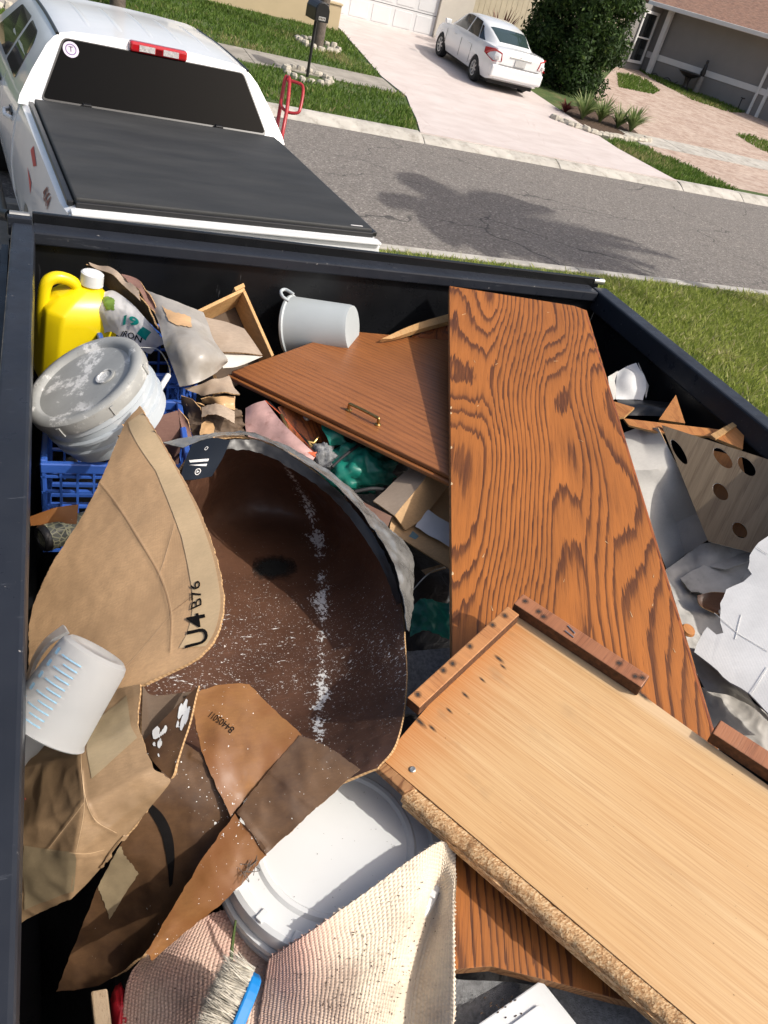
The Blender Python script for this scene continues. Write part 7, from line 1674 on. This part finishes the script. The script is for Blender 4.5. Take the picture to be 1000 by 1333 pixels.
# ------------------------------------------------------------------ pale splinters and scratches on the oak board
for k in range(26):
    px, py = rnd.uniform(595, 880), rnd.uniform(400, 900)
    if px > 764+(py-404)*.28: continue
    x, y = ol(px, py); L_ = rnd.uniform(.006, .02); an = rnd.gauss(1.3, .7); w_ = rnd.uniform(.0005, .0012)
    prism('splinter', [(0, -w_), (L_, -w_*.4), (L_*1.05, 0), (0, w_)], .0008, M['card_tape'], pan, matrix=OM @ Matrix.Translation((x, y, .0011)) @ Matrix.Rotation(an, 4, 'Z'))
e0_, e1_ = ol(586, 520), ol(588, 760)
for k in range(5):
    t = rnd.random(); x, y = (np.array(e0_)*(1-t)+np.array(e1_)*t); prism('edge_chip', [(0, -.003), (.004, -.002), (.005, .006*rnd.random()+.003), (.0005, .009)], .001, M['card_tape'], pan, matrix=OM @ Matrix.Translation((x+.0005, y, .0011)))

# ------------------------------------------------------------------ loose soil and chaff lying on the mat and boards
v = []; f = []; rs = random.Random(21)
def speck(c, s_):
    b_ = len(v); a_ = rs.random()*6.28; ex = np.array([math.cos(a_), math.sin(a_), rs.uniform(-.3, .3)])*s_*rs.uniform(.8, 2.2); ey_ = np.array([-math.sin(a_), math.cos(a_), rs.uniform(-.3, .3)])*s_*.6; ez = np.array([0, 0, s_*.8])
    v.extend([c-ex, c-ey_, c+ex, c+ey_, c+ez]); f.extend([(b_, b_+1, b_+4), (b_+1, b_+2, b_+4), (b_+2, b_+3, b_+4), (b_+3, b_, b_+4)])
for k in range(420):
    pm = pm2 if rs.random() < .7 else pm1; cu, cv = (.45+rs.gauss(0, .16), .42+rs.gauss(0, .17)) if pm is pm2 else (.65+rs.gauss(0, .2), .5+rs.gauss(0, .2))
    if 0 < cu < 1 and 0 < cv < 1: speck(gsample(pm, cu, cv, .002), rs.uniform(.0004, .0016))
for k in range(90):
    x, y = rs.uniform(.05, .9), rs.uniform(.02, .46); speck(np.array(VM @ Vector((x, y, .0006))), rs.uniform(.0003, .0009))
for k in range(60):
    x, y = rs.uniform(.03, .52), rs.uniform(.9, 2.2); speck(np.array(OM @ Vector((x, y, .0006))), rs.uniform(.0003, .0009))
for k in range(70):
    th, r_ = rs.random()*6.28, R_*rs.random()**.5*.95; speck(np.array(wb.matrix_world @ Vector((math.cos(th)*r_, math.sin(th)*r_, -.0085))), rs.uniform(.0004, .0012))
tag(pymesh('loose_soil', v, f, M['mulch']), 'dark crumbs of soil and chaff scattered over mat, lid and boards', 'soil', kind='stuff')

# ------------------------------------------------------------------ small off-cuts in the dark gaps
gp = T_('lath_offcut', 'short pale lath standing in the dark gap beside the long oak board', 'wood offcut')
pbox('lath', W(548, 742, 1.28), W(575, 734, 1.30)-W(548, 742, 1.28), np.array([.004, -.012, 0]), np.array([.01, .0, -.01]), M['pine'], gp, .001)
wr_ = T_('loose_wire', 'thin grey wire curling in the dark gap beside the oak board', 'wire')
tube('wire', [W(536, 770, 1.30), W(552, 752, 1.33), W(566, 742, 1.33), W(580, 738, 1.31)], .0018, M['zinc'], wr_, 6, smooth_path=6)
gb = T_('green_bag_scrap', 'dark green plastic scrap deep in the gap beside the drum', 'plastic scrap')
sheet('scrap', [[(536, 790, 1.22), (556, 780, 1.24), (582, 788, 1.23)], [(534, 830, 1.18), (556, 822, 1.20), (584, 835, 1.19)]], M['teal'], gb, .002, 24, 24, crum=.01, cscale=14, rag=.004)
